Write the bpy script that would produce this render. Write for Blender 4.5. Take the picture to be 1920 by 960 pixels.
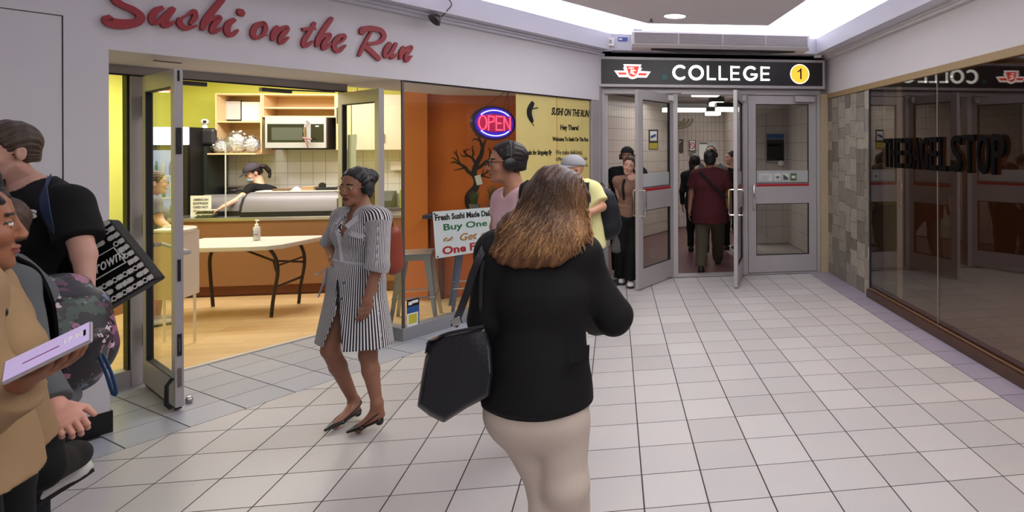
import bpy, bmesh, math, random
import numpy as np
from mathutils import Vector, Matrix
random.seed(7); np.random.seed(7)
for _o in list(bpy.data.objects): bpy.data.objects.remove(_o)
COL = bpy.context.scene.collection
SCN = bpy.context.scene
PI = math.pi

# ---------------------------------------------------------------- camera
# world: X right along the floor rows, Y into the depth of the concourse, metres
CF, CCX, CCY, CYAW, CROLL, CH = 1173.4, 1331.84, 276.03, .1517, -.0037, 1.6915
cam = bpy.data.cameras.new('camera'); camo = bpy.data.objects.new('camera', cam); COL.objects.link(camo)
cam.sensor_width = 36.0; cam.sensor_fit = 'HORIZONTAL'
cam.lens = CF / 1920 * 36
cam.shift_x = (960 - CCX) / 1920; cam.shift_y = (CCY - 480) / 1920
cam.clip_start = .05; cam.clip_end = 100
camo.location = (0, 0, CH)
camo.rotation_euler = (Matrix.Rotation(-CYAW, 4, 'Z') @ Matrix.Rotation(PI/2, 4, 'X') @ Matrix.Rotation(CROLL, 4, 'Z')).to_euler()
SCN.camera = camo

# ---------------------------------------------------------------- world, exposure
w = bpy.data.worlds.new('world'); SCN.world = w; w.use_nodes = True
w.node_tree.nodes['Background'].inputs[0].default_value = (.80, .78, .82, 1)
w.node_tree.nodes['Background'].inputs[1].default_value = .20
SCN.view_settings.view_transform = 'Standard'; SCN.view_settings.look = 'None'
SCN.view_settings.gamma = 1; SCN.view_settings.use_curve_mapping = False
SCN.view_settings.exposure = 0.0

# ---------------------------------------------------------------- lamps and added area lights
def area(name, loc, size, power, color, rot=(0, 0, 0), sy=None):
    l = bpy.data.lights.new(name, 'AREA'); l.energy = power; l.color = color
    l.shape = 'RECTANGLE'; l.size = size; l.size_y = sy or size
    o = bpy.data.objects.new(name, l); o.location = loc; o.rotation_euler = rot; COL.objects.link(o)
    return o
WARM = (1, .93, .86); COOL = (.93, .93, 1)
# soft area lights added under the ceiling panel, standing in for its unseen downlights
area('panel_soft_light', (0.6, 5.2, 3.12), 1.6, 62, (1, .982, .975), sy=2.6)
area('panel_soft_light', (0.6, 1.4, 3.12), 2.0, 62, (1, .982, .975), sy=3.0)
area('panel_soft_light', (0.3, -2.0, 3.12), 2.4, 75, (1, .982, .975), sy=2.6)
area('shop_ceiling_lamp', (-3.9, 7.9, 2.66), 2.2, 72, (1, .96, .88), sy=.7)
area('shop_ceiling_lamp', (-4.2, 6.3, 2.66), 1.6, 38, (1, .94, .84), sy=.7)
area('shop_ceiling_lamp', (-1.7, 6.75, 2.62), .7, 17, (1, .9, .78), sy=.4)
area('station_ceiling_lamp', (1.4, 11.2, 2.52), 1.6, 26, (1, .97, .93), sy=1.2)
area('bagel_shop_fill', (4.6, 4.5, 2.55), 1.5, 85, (1, .70, .48), sy=3)  # added warm fill that browns the dark interior; no lamp is known there
area('station_ceiling_lamp', (.6, 9.2, 2.5), 1.2, 10, (1, .97, .93), sy=.8)

# ---------------------------------------------------------------- colour and materials
def lin(c):
    c = c / 255.
    return c / 12.92 if c <= .04045 else ((c + .055) / 1.055) ** 2.4
def S3(r, g, b): return (lin(r), lin(g), lin(b), 1)
MATS = {}
def mat(name, col=(128, 128, 128), rough=.5, metal=0, var=0, scale=8, bump=0, bscale=60, emit=0, spec=.5, attr=None, coat=0):
    if name in MATS: return MATS[name]
    m = bpy.data.materials.new(name); m.use_nodes = True; nt = m.node_tree; N = nt.nodes; L = nt.links
    b = N['Principled BSDF']; c = S3(*col)
    b.inputs['Base Color'].default_value = c; b.inputs['Roughness'].default_value = rough
    b.inputs['Metallic'].default_value = metal; b.inputs['Specular IOR Level'].default_value = spec
    if coat: b.inputs['Coat Weight'].default_value = coat
    tc = N.new('ShaderNodeTexCoord')
    if attr:
        a = N.new('ShaderNodeAttribute'); a.attribute_name = attr; L.new(a.outputs['Color'], b.inputs['Base Color'])
    elif var:
        n = N.new('ShaderNodeTexNoise'); n.inputs['Scale'].default_value = scale; n.inputs['Detail'].default_value = 4
        L.new(tc.outputs['Object'], n.inputs['Vector'])
        mx = N.new('ShaderNodeMix'); mx.data_type = 'RGBA'
        mx.inputs['A'].default_value = tuple(x * (1 - var) for x in c[:3]) + (1,)
        mx.inputs['B'].default_value = tuple(min(1, x * (1 + var)) for x in c[:3]) + (1,)
        L.new(n.outputs['Fac'], mx.inputs['Factor']); L.new(mx.outputs['Result'], b.inputs['Base Color'])
    if bump:
        n2 = N.new('ShaderNodeTexNoise'); n2.inputs['Scale'].default_value = bscale; n2.inputs['Detail'].default_value = 3
        L.new(tc.outputs['Object'], n2.inputs['Vector'])
        bp = N.new('ShaderNodeBump'); bp.inputs['Strength'].default_value = bump; bp.inputs['Distance'].default_value = .004
        L.new(n2.outputs['Fac'], bp.inputs['Height']); L.new(bp.outputs['Normal'], b.inputs['Normal'])
    if emit:
        b.inputs['Emission Color'].default_value = c; b.inputs['Emission Strength'].default_value = emit
    MATS[name] = m; return m
def glass_mat(name, tint=(1, 1, 1), ior=1.45, gain=1.0, rough=.0, base=0.0):
    m = bpy.data.materials.new(name); m.use_nodes = True; nt = m.node_tree; N = nt.nodes; L = nt.links; N.clear()
    o = N.new('ShaderNodeOutputMaterial'); mx = N.new('ShaderNodeMixShader')
    t = N.new('ShaderNodeBsdfTransparent'); t.inputs[0].default_value = (*tint, 1)
    g = N.new('ShaderNodeBsdfGlossy'); g.inputs['Roughness'].default_value = rough
    f = N.new('ShaderNodeLayerWeight'); f.inputs['Blend'].default_value = .5
    f0 = ((ior-1)/(ior+1))**2 * 2
    pw = N.new('ShaderNodeMath'); pw.operation = 'POWER'; pw.inputs[1].default_value = 5; L.new(f.outputs['Facing'], pw.inputs[0])
    mm = N.new('ShaderNodeMath'); mm.operation = 'MULTIPLY_ADD'; mm.inputs[1].default_value = gain*.9; mm.inputs[2].default_value = f0*gain*.5+base; mm.use_clamp = True
    L.new(pw.outputs[0], mm.inputs[0]); L.new(mm.outputs[0], mx.inputs[0]); L.new(t.outputs[0], mx.inputs[1]); L.new(g.outputs[0], mx.inputs[2]); L.new(mx.outputs[0], o.inputs[0])
    MATS[name] = m; return m
def emat(name, col, strength):
    if name in MATS: return MATS[name]
    m = bpy.data.materials.new(name); m.use_nodes = True; b = m.node_tree.nodes['Principled BSDF']
    b.inputs['Base Color'].default_value = S3(*col); b.inputs['Emission Color'].default_value = S3(*col); b.inputs['Emission Strength'].default_value = strength
    MATS[name] = m; return m

# ---------------------------------------------------------------- objects, names and labels
ORG = {}
def tag(o, label=None, cat=None, group=None, kind=None):
    if label: o['label'] = label
    if cat: o['category'] = cat
    if group: o['group'] = group
    if kind: o['kind'] = kind
    return o
def thing(name, label, cat, loc=(0, 0, 0), group=None):
    o = bpy.data.objects.new(name, None); o.empty_display_size = .1; o.location = loc; COL.objects.link(o)
    ORG[o.name] = Vector(loc); return tag(o, label, cat, group)
class MB:
    def __init__(s): s.v = []; s.f = []
    def add(s, vs, fs):
        b = len(s.v); s.v += [tuple(map(float, v)) for v in vs]; s.f += [tuple(i + b for i in f) for f in fs]; return s
    def box(s, x0, x1, y0, y1, z0, z1):
        return s.add([(x0,y0,z0),(x1,y0,z0),(x1,y1,z0),(x0,y1,z0),(x0,y0,z1),(x1,y0,z1),(x1,y1,z1),(x0,y1,z1)],
                     [(0,3,2,1),(4,5,6,7),(0,1,5,4),(1,2,6,5),(2,3,7,6),(3,0,4,7)])
    def prism(s, poly, z0, z1):
        n = len(poly); a = sum(poly[i][0]*poly[(i+1)%n][1]-poly[(i+1)%n][0]*poly[i][1] for i in range(n))
        if a < 0: poly = poly[::-1]
        return s.add([(x,y,z0) for x,y in poly]+[(x,y,z1) for x,y in poly],
                     [tuple(range(n))[::-1], tuple(range(n,2*n))]+[(i,(i+1)%n,(i+1)%n+n,i+n) for i in range(n)])
    def obox(s, c, ax, ay, az, hx, hy, hz):
        c = Vector(c); ax, ay, az = Vector(ax).normalized()*hx, Vector(ay).normalized()*hy, Vector(az).normalized()*hz
        vs = [c+ax*i+ay*j+az*k for k in (-1,1) for i,j in ((-1,-1),(1,-1),(1,1),(-1,1))]
        fs = [(0,3,2,1),(4,5,6,7),(0,1,5,4),(1,2,6,5),(2,3,7,6),(3,0,4,7)]
        if ax.cross(ay).dot(az) < 0: fs = [f[::-1] for f in fs]
        return s.add(vs, fs)
    def tube(s, pts, r, n=8, closed=False, flat=None):
        pts = [Vector(p) for p in pts]; m = len(pts); rr = r if isinstance(r, (list, tuple)) else [r]*m
        b = len(s.v); up = None
        for i, p in enumerate(pts):
            if closed: t = (pts[(i+1)%m]-pts[i-1])
            else: t = pts[min(i+1,m-1)]-pts[max(i-1,0)]
            if t.length < 1e-9: t = Vector((0,0,1))
            t.normalize()
            if up is None:
                up = Vector((0,0,1)) if abs(t.z) < .9 else Vector((1,0,0))
            u = (up - t*up.dot(t))
            if u.length < 1e-6: u = t.orthogonal()
            u.normalize(); w_ = t.cross(u); up = u
            for k in range(n):
                a = 2*PI*k/n; fu = flat if flat else 1
                s.v.append(tuple(p + u*math.cos(a)*rr[i]*fu + w_*math.sin(a)*rr[i]))
        M = m if closed else m-1
        for i in range(M):
            for k in range(n):
                j = (i+1) % m
                s.f.append((b+i*n+k, b+i*n+(k+1)%n, b+j*n+(k+1)%n, b+j*n+k))
        if not closed:
            s.f.append(tuple(b+k for k in range(n))[::-1]); s.f.append(tuple(b+(m-1)*n+k for k in range(n)))
        return s
    def lathe(s, prof, c=(0,0,0), n=20, axis=None):
        c = Vector(c); b = len(s.v)
        if axis is None: X, Y, Z = Vector((1,0,0)), Vector((0,1,0)), Vector((0,0,1))
        else:
            Z = Vector(axis).normalized(); X = Z.orthogonal().normalized(); Y = Z.cross(X)
        for r, z in prof:
            for k in range(n):
                a = 2*PI*k/n; s.v.append(tuple(c + X*r*math.cos(a) + Y*r*math.sin(a) + Z*z))
        for i in range(len(prof)-1):
            for k in range(n): s.f.append((b+i*n+k, b+i*n+(k+1)%n, b+(i+1)*n+(k+1)%n, b+(i+1)*n+k))
        s.f.append(tuple(b+k for k in range(n))[::-1]); s.f.append(tuple(b+(len(prof)-1)*n+k for k in range(n)))
        return s
    def tri(s, o):   # append another mesh builder
        return s.add(o.v, o.f)
    def xf(s, M, start=0):
        for i in range(start, len(s.v)): s.v[i] = tuple(M @ Vector(s.v[i]))
        return s
def part(name, mb, m, parent=None, smooth=False, bevel=0, kind=None, label=None):
    me = bpy.data.meshes.new(name)
    off = ORG[parent.name] if parent is not None else Vector((0,0,0))
    vs = [(v[0]-off.x, v[1]-off.y, v[2]-off.z) for v in mb.v]
    me.from_pydata(vs, [], mb.f); me.update()
    if smooth:
        me.polygons.foreach_set('use_smooth', [True]*len(me.polygons))
    me.materials.append(m)
    o = bpy.data.objects.new(name, me); COL.objects.link(o)
    if parent is not None: o.parent = parent
    ORG[o.name] = off
    if bevel:
        bv = o.modifiers.new('bevel', 'BEVEL'); bv.width = bevel; bv.segments = 2; bv.limit_method = 'ANGLE'; bv.angle_limit = .6
    if smooth:
        try: me.set_sharp_from_angle(angle=.7)
        except Exception: pass
    if kind: o['kind'] = kind
    if label: o['label'] = label
    return o
def struct(name, mb, m, parent=None, **k):
    return part(name, mb, m, parent, kind=None if parent else 'structure', **k)
def text_mb(txt, size=1, extrude=.01, offset=0, xs=1, shear=0, align='LEFT', spacing=1):
    """lettering with Blender's own font as a mesh builder in the XZ plane, facing -Y, baseline at z=0"""
    cu = bpy.data.curves.new('t', 'FONT'); cu.body = txt; cu.size = size; cu.extrude = extrude; cu.offset = offset
    cu.shear = shear; cu.align_x = align; cu.resolution_u = 3; cu.space_character = spacing
    ob = bpy.data.objects.new('t', cu); me = bpy.data.meshes.new_from_object(ob)
    mb = MB(); mb.v = [(v.co.x*xs, -v.co.z, v.co.y) for v in me.vertices]; mb.f = [tuple(p.vertices) for p in me.polygons]
    bpy.data.objects.remove(ob); bpy.data.curves.remove(cu); bpy.data.meshes.remove(me)
    return mb
def bbox(mb):
    a = np.array(mb.v); return a.min(0), a.max(0)
def fit_text(txt, wid, hei, extrude=.004, offset=0, shear=0, spacing=1):
    """lettering stretched to a width and a height, origin at the lower left"""
    mb = text_mb(txt, 1, 0.01, offset, 1, shear, spacing=spacing); lo, hi = bbox(mb)
    mb.v = [((x-lo[0])/(hi[0]-lo[0])*wid, y/.01*extrude, (z-lo[2])/(hi[2]-lo[2])*hei) for x, y, z in mb.v]
    return mb
def frame_M(o, x, z):
    """matrix that takes local x to x, local z to z, local -y to the outward normal"""
    x = Vector(x).normalized(); z = Vector(z).normalized(); y = z.cross(x)
    M = Matrix.Identity(4)
    for i in range(3): M[i][0] = x[i]; M[i][1] = y[i]; M[i][2] = z[i]; M[i][3] = o[i]
    return M
def catmull(P, n=6):
    P = [Vector(p) for p in P]; out = []
    Q = [P[0]*2-P[1]] + P + [P[-1]*2-P[-2]]
    for i in range(1, len(Q)-2):
        for k in range(n):
            t = k/n; a, b, c, d = Q[i-1], Q[i], Q[i+1], Q[i+2]
            out.append(.5*((2*b)+(c-a)*t+(2*a-5*b+4*c-d)*t*t+(3*b-a-3*c+d)*t**3))
    out.append(P[-1]); return out
def stroke(mb, pts, wd, ext, smooth=True, n=6):
    """a flat brush stroke in XZ with thickness along -Y; wd a width or list of widths"""
    if isinstance(wd, (int, float)): wd = [wd]*len(pts)
    P = catmull([(p[0], w_, p[1]) for p, w_ in zip(pts, wd)], n) if smooth and len(pts) > 2 else [Vector((p[0], w_, p[1])) for p, w_ in zip(pts, wd)]
    m = len(P); b = len(mb.v)
    for i, p in enumerate(P):
        t = P[min(i+1,m-1)]-P[max(i-1,0)]; t = Vector((t.x, t.z)); t.normalize(); nn = Vector((-t.y, t.x)); w_ = p.y/2
        ex = Vector((0,0))
        if i == 0: ex = -t*w_*.45
        if i == m-1: ex = t*w_*.45
        if i in (0, m-1): w_ *= .72
        for sgn in (1, -1):
            for y in (-ext, 0): mb.v.append((p.x+nn.x*w_*sgn+ex.x, y, p.z+nn.y*w_*sgn+ex.y))
    for i in range(m-1):
        a = b+i*4; c = a+4
        mb.f += [(a, c, c+2, a+2), (a, a+1, c+1, c), (a+2, c+2, c+3, a+3), (a+1, a+3, c+3, c+1)]
    mb.f += [(b, b+2, b+3, b+1), (b+4*(m-1), b+4*(m-1)+1, b+4*(m-1)+3, b+4*(m-1)+2)]
    return mb
# camera-aligned directions, used only to lay people out in depth
RT = Vector((math.cos(CYAW), -math.sin(CYAW), 0)); FW = Vector((math.sin(CYAW), math.cos(CYAW), 0)); UP = Vector((0,0,1))
def pt(px, py, zc):
    dx, dy = px-CCX, py-CCY
    u = dx*math.cos(CROLL)+dy*math.sin(CROLL); v = -dx*math.sin(CROLL)+dy*math.cos(CROLL)
    return Vector((0,0,CH)) + zc*(FW + RT*(u/CF) - UP*(v/CF))
# shop front line: s runs along it, q towards the concourse
SA = math.radians(53.5); SD = Vector((math.cos(SA), math.sin(SA), 0)); SN = Vector((math.sin(SA), -math.cos(SA), 0))
def SP(s, q, z=0): return SD*s + SN*(q-4.93) + UP*z
def sbox(mb, s0, s1, q0, q1, z0, z1):
    return mb.obox(SP((s0+s1)/2, (q0+q1)/2, (z0+z1)/2), SD, SN, UP, abs(s1-s0)/2, abs(q1-q0)/2, abs(z1-z0)/2)
# ================================================================ THE CONCOURSE
M_wall = mat('plaster', (214, 211, 216), .75, var=.04, scale=3, bump=.15, bscale=120)
M_wallr = mat('plaster_right', (205, 200, 202), .7, var=.04, scale=2)
M_fascia = mat('fascia_white', (205, 203, 214), .6)
M_cove = mat('cove_white', (238, 238, 244), .7)
M_panel = mat('ceiling_panel_grey', (236, 229, 234), .8)
M_grout = mat('grout', (62, 52, 54), .9)
M_black = mat('black', (12, 12, 13), .5)
M_alu = mat('aluminium', (178, 173, 175), .42, metal=.25, var=.06, scale=5)
M_alud = mat('aluminium_dark', (104, 100, 100), .45, metal=.6)
M_dark = mat('dark_gasket', (24, 22, 22), .6)
M_steel = mat('steel', (178, 176, 178), .3, metal=.9)
M_chrome = mat('chrome', (215, 212, 208), .15, metal=1)
M_white = mat('white', (232, 232, 230), .5)
M_glass = glass_mat('clear_glass', (.97, .985, .975), 1.45, 1.0)

M_glassd = glass_mat('door_glass_clear', (.96, .98, .965), 1.45, .35)

def tile_mat(name, col, fleck, rough=.34, per=.10, fl=.5):
    m = bpy.data.materials.new(name); m.use_nodes = True; nt = m.node_tree; N = nt.nodes; L = nt.links; b = N['Principled BSDF']
    b.inputs['Roughness'].default_value = rough; b.inputs['Specular IOR Level'].default_value = .45
    oi = N.new('ShaderNodeObjectInfo'); geo = N.new('ShaderNodeNewGeometry')
    mr = N.new('ShaderNodeMapRange'); mr.inputs[3].default_value = 1-per; mr.inputs[4].default_value = 1+per*.6
    L.new(oi.outputs['Random'], mr.inputs[0])
    base = N.new('ShaderNodeMix'); base.data_type = 'RGBA'; base.blend_type = 'MULTIPLY'; base.inputs['Factor'].default_value = 1
    base.inputs['A'].default_value = S3(*col); L.new(mr.outputs[0], base.inputs['B'])
    nz = N.new('ShaderNodeTexNoise'); nz.inputs['Scale'].default_value = 3.2; nz.inputs['Detail'].default_value = 3; L.new(geo.outputs['Position'], nz.inputs['Vector'])
    tint = N.new('ShaderNodeMix'); tint.data_type = 'RGBA'; tint.inputs['B'].default_value = (col[0]/255*.82, col[1]/255*.70, col[2]/255*.62, 1)
    mm = N.new('ShaderNodeMapRange'); mm.inputs[1].default_value = .45; mm.inputs[2].default_value = .8; mm.inputs[4].default_value = .22
    L.new(nz.outputs['Fac'], mm.inputs[0]); L.new(mm.outputs[0], tint.inputs['Factor']); L.new(base.outputs['Result'], tint.inputs['A'])
    v = N.new('ShaderNodeTexVoronoi'); v.inputs['Scale'].default_value = 75; L.new(geo.outputs['Position'], v.inputs['Vector'])
    n2 = N.new('ShaderNodeTexNoise'); n2.inputs['Scale'].default_value = 9; L.new(geo.outputs['Position'], n2.inputs['Vector'])
    lt = N.new('ShaderNodeMath'); lt.operation = 'LESS_THAN'; lt.inputs[1].default_value = .14; L.new(v.outputs['Distance'], lt.inputs[0])
    m3 = N.new('ShaderNodeMapRange'); m3.inputs[1].default_value = .46; m3.inputs[2].default_value = .62; m3.inputs[4].default_value = fl; L.new(n2.outputs['Fac'], m3.inputs[0])
    ml = N.new('ShaderNodeMath'); ml.operation = 'MULTIPLY'; L.new(lt.outputs[0], ml.inputs[0]); L.new(m3.outputs[0], ml.inputs[1])
    fm = N.new('ShaderNodeMix'); fm.data_type = 'RGBA'; fm.inputs['B'].default_value = S3(*fleck); L.new(ml.outputs[0], fm.inputs['Factor'])
    L.new(tint.outputs['Result'], fm.inputs['A']); L.new(fm.outputs['Result'], b.inputs['Base Color'])
    MATS[name] = m; return m
M_tile = tile_mat('floor_tile_white', (190, 186, 186), (105, 100, 100), .36)
M_tileb = tile_mat('floor_tile_blue', (166, 170, 181), (120, 122, 132), .34, .09, .2)
M_tilep = tile_mat('floor_tile_violet', (150, 143, 160), (110, 104, 120), .36, .08, .2)

# ---- floor with its tiles
T = .305; GX = -.5687*T; GY = 14.6573*T
floor = struct('floor', MB().box(-7.5, 8.0, -6, 16, -.12, -.0025), M_grout); tag(floor, 'pale speckled square tile floor of the concourse with grey border tiles')
def clip(poly, a, b, c):          # keep a*x+b*y+c >= 0
    out = []
    for i in range(len(poly)):
        p, q = poly[i], poly[(i+1) % len(poly)]; dp, dq = a*p[0]+b*p[1]+c, a*q[0]+b*q[1]+c
        if dp >= 0: out.append(p)
        if (dp >= 0) != (dq >= 0):
            t = dp/(dp-dq); out.append((p[0]+(q[0]-p[0])*t, p[1]+(q[1]-p[1])*t))
    return out
def tile_mesh(name, poly, m, zt=0.0, zb=-.012):
    mb = MB().prism(poly, zb, zt); me = bpy.data.meshes.new(name); me.from_pydata(mb.v, [], mb.f); me.update(); me.materials.append(m); return me
G = .0036
full = tile_mesh('floor_tile', [(G, G), (T-G, G), (T-G, T-G), (G, T-G)], M_tile)
nx, ny = SN.x, SN.y; qb = -4.93+.348
cells = []
for c in range(-16, 9):
    for r in range(-60, 30):
        x0, y1 = GX+c*T, GY-r*T; y0 = y1-T
        if y0 > 8.15 or y0 < -6 or x0 < -6: continue
        yt = min(y1-G, 8.07)
        if yt - y0 < .03: continue
        poly = [(x0+G, y0+G), (x0+T-G, y0+G), (x0+T-G, yt), (x0+G, yt)]
        whole = yt == y1-G and all(nx*x+ny*y-qb > G for x, y in poly)
        if not whole:
            poly = clip(poly, nx, ny, -qb-G)
            if len(poly) < 3: continue
            a = abs(sum(poly[i][0]*poly[(i+1)%len(poly)][1]-poly[(i+1)%len(poly)][0]*poly[i][1] for i in range(len(poly))))/2
            if a < .0004: continue
        zc = x0*math.sin(CYAW)+y0*math.cos(CYAW); xc = x0*math.cos(CYAW)-y0*math.sin(CYAW)
        sx = CCX + CF*xc/max(zc, .1)
        vis = zc > 2.75 and -120 < sx < 1960
        cells.append((0 if vis else 1, zc, x0, y0, whole, poly))
cells.sort(key=lambda t: (t[0], t[1]))
rest = MB(); nt_ = 0
for vis, zc, x0, y0, whole, poly in cells:
    if vis == 0 and nt_ < 300:
        if whole: o = bpy.data.objects.new('floor_tile', full); o.location = (x0, y0, 0)
        else: o = bpy.data.objects.new('floor_tile', tile_mesh('floor_tile', poly, M_tile))
        COL.objects.link(o); o.parent = floor; nt_ += 1
    else: rest.prism(poly, -.012, 0)
part('floor_tile_field', rest, M_tile, floor, kind='stuff')
# grey-blue tiles along the shop front, laid parallel to it
bt = tile_mesh('border_tile', [(G, G), (T-G, G), (T-G, T-G), (G, T-G)], M_tileb)
for k in range(-2, 17):
    for j in range(4):
        s0 = 1.889+T*(k-3); q0 = .348-T*(j+1)
        if s0+T < 1.65 and j > 0: continue
        if s0 > 3.5 and j > 1: continue
        p0 = SP(s0, q0)
        if p0.y > 8.0: continue
        o = bpy.data.objects.new('border_tile', bt)
        M = Matrix.Identity(4); M[0][0], M[1][0] = SD.x, SD.y; M[0][1], M[1][1] = -SN.x, -SN.y
        o.matrix_world = Matrix.Translation(SP(s0, q0+T)) @ M
        COL.objects.link(o); o.parent = floor
# violet tiles along the right-hand shop
for k in range(30):
    y0 = GY-(-13+k)*T - T if False else 8.15-(k+1)*T+.02
    o = bpy.data.objects.new('edge_tile', tile_mesh('edge_tile', [(2.5715+G, y0+G), (2.846, y0+G), (2.846, y0+T-G), (2.5715+G, y0+T-G)], M_tilep))
    COL.objects.link(o); o.parent = floor

# ---- left wall: plain pilaster beside the sushi shop, flush panel further left
wl = struct('wall_left', sbox(sbox(MB(), 1.438, 1.634, -.87, 0, .128, 2.9), -2.5, 1.432, -.87, -.004, .128, 2.452), M_wall)
tag(wl, 'plain pale grey plaster wall beside the sushi shop entrance')
part('header_panel', sbox(MB(), -2.5, 1.438, -.3, 0, 2.457, 2.9), M_wall, wl)
part('panel_gap', sbox(MB(), -2.5, 1.44, -.4, -.01, .1, 2.5), M_dark, wl)
bl = struct('baseboard_left', sbox(MB(), -2.5, 1.645, -.86, .008, 0, .128), M_black); tag(bl, 'black rubber base along the foot of the left wall')
# ---- header over the sushi shop, with its recessed soffit
hd = struct('wall_header', sbox(MB(), 1.634, 6.36, -1.0, 0, 2.29, 3.0), M_wall); tag(hd, 'pale plaster header wall carrying the red shop lettering')
part('cornice_moulding', sbox(sbox(MB(), -2.5, 6.3, 0, .05, 2.86, 2.92), -2.5, 6.3, .05, .09, 2.885, 2.92), M_fascia, hd)
part('soffit_vent', sbox(MB(), 1.98, 2.13, -.36, -.33, 2.286, 2.291), M_dark, hd)
# wall upper behind the fascia, up to the ceiling
up = MB(); sbox(up, -2.5, 6.6, -.3, 0, 3.0, 3.6); up.box(-.6, 3.1, 8.16, 8.4, 2.85, 3.6); up.box(2.85, 3.1, -6, 8.4, 3.0, 3.6)
struct('wall_upper', up, M_cove)
# fascia running round the room below the light cove
fa = MB(); pl = [SP(-2.5, .2), SP(6.05, .2), Vector((0, 7.9, 0)), Vector((2.62, 7.9, 0)), Vector((2.62, -6, 0))]
e0 = SP(6.05, .2); kx = SP(0, .2); t_ = (7.9-kx.y)/SD.y; cor = kx+SD*t_
sbox(fa, -2.5, t_, 0, .2, 2.91, 3.085); fa.box(cor.x, 2.85, 7.9, 8.16, 2.91, 3.085); fa.box(2.62, 2.85, -6, 7.9, 2.91, 3.085)
fas = struct('trim_1', fa, M_fascia); tag(fas, 'white fascia band running round the concourse under the lit cove')
lipm = MB(); sbox(lipm, -2.5, t_, .17, .2, 3.085, 3.11); lipm.box(cor.x, 2.65, 7.9, 7.93, 3.085, 3.11); lipm.box(2.62, 2.65, -6, 7.9, 3.085, 3.11)
part('fascia_lip', lipm, M_fascia, fas)
# hidden strip lights behind the fascia lip (real cove lamps)
def cove_strip(a, b, power):
    a, b = Vector(a), Vector(b); mid = (a+b)/2; L_ = (b-a).length; d = (b-a).normalized()
    o = area('cove_lamp', mid, L_, power, (.93, .94, 1), sy=.06)
    x = d; z = Vector((0, 0, -1)); y = z.cross(x)       # lamp shines up: local -Z = up
    M = Matrix.Identity(4)
    for i in range(3): M[i][0] = x[i]; M[i][1] = y[i]; M[i][2] = z[i]; M[i][3] = mid[i]
    o.matrix_world = M
cove_strip(SP(-2, .1, 3.10), SP(t_-.2, .1, 3.10), 46)
cove_strip((.1, 8.03, 3.10), (2.7, 8.03, 3.10), 17)
cove_strip((2.74, 7.8, 3.10), (2.74, -1.5, 3.10), 46)
# ceiling proper and the dropped grey panel
ce = struct('ceiling', MB().box(-7, 8, -6, 8.4, 3.56, 3.7), M_cove)
pp = [(-.53-4.6*.655, 6.33-4.6*.755), (-.53, 6.33), (.39, 7.39), (1.83, 7.33), (1.89, 6.0), (1.95, -5), (-3.54, -5)]
ptop = [(x*.94+.06, y*.97+.1) for x, y in pp]
pm = MB().prism(pp, 3.15, 3.19); pm.prism([(x*.93+.05, y*.965+.12) for x, y in pp], 3.19, 3.56)
cp = struct('ceiling_panel', pm, M_panel); tag(cp, 'dropped grey ceiling panel with a round downlight')
# sloping cove edge
def downlight(x, y):
    t = thing('downlight', 'round recessed downlight glowing in the grey ceiling panel', 'ceiling light', (x, y, 3.15))
    part('trim_ring', MB().lathe([(.118, 0), (.125, -.006), (.142, -.004), (.145, .004)], (x, y, 3.149), 28), M_fascia, t, smooth=True)
    part('lamp_lens', MB().lathe([(.116, -.003), (.08, -.009), (.01, -.011)], (x, y, 3.149), 28), emat('downlight_glow', (255, 252, 235), 7), t, smooth=True)
downlight(.667, 6.93)
t = thing('sprinkler', 'small dark fire sprinkler head on the grey ceiling panel', 'sprinkler', (.415, 7.12, 3.15))
part('sprinkler_pipe', MB().tube([(.415, 7.12, 3.15), (.415, 7.12, 3.125)], .012), M_alud, t)
part('deflector', MB().lathe([(.03, 0), (.03, .004), (.01, .008)], (.415, 7.12, 3.117), 12), M_alud, t)

# ---- end wall with the station doors
M_beige = mat('beige_trim', (178, 158, 128), .6)
ew = struct('wall_back', MB().box(-.6, 2.9, 8.16, 8.36, 2.46, 2.93), mat('lilac_wall', (160, 152, 158), .7)); tag(ew, 'grey wall strip above the station sign')
part('corner_post', MB().box(2.745, 2.86, 8.1, 8.3, 0, 2.40), M_beige, ew, label='beige corner post right of the station doors')
# frame
fr = thing('door_frame', 'grey metal frame holding the three station doors', 'door frame', (1.3, 8.2, 0))
FR = MB(); part('head_rail', MB().box(-.2, 2.745, 8.13, 8.27, 2.385, 2.455), M_alu, fr)
for x0, x1 in ((-.2, -.125), (.752, .815), (1.675, 1.745), (2.70, 2.745)): part('mullion', MB().box(x0, x1, 8.13, 8.27, .0, 2.385), M_alu, fr, bevel=.004)
part('threshold', MB().box(-.12, 2.7, 8.1, 8.3, .0, .012), M_alu, fr)
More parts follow.
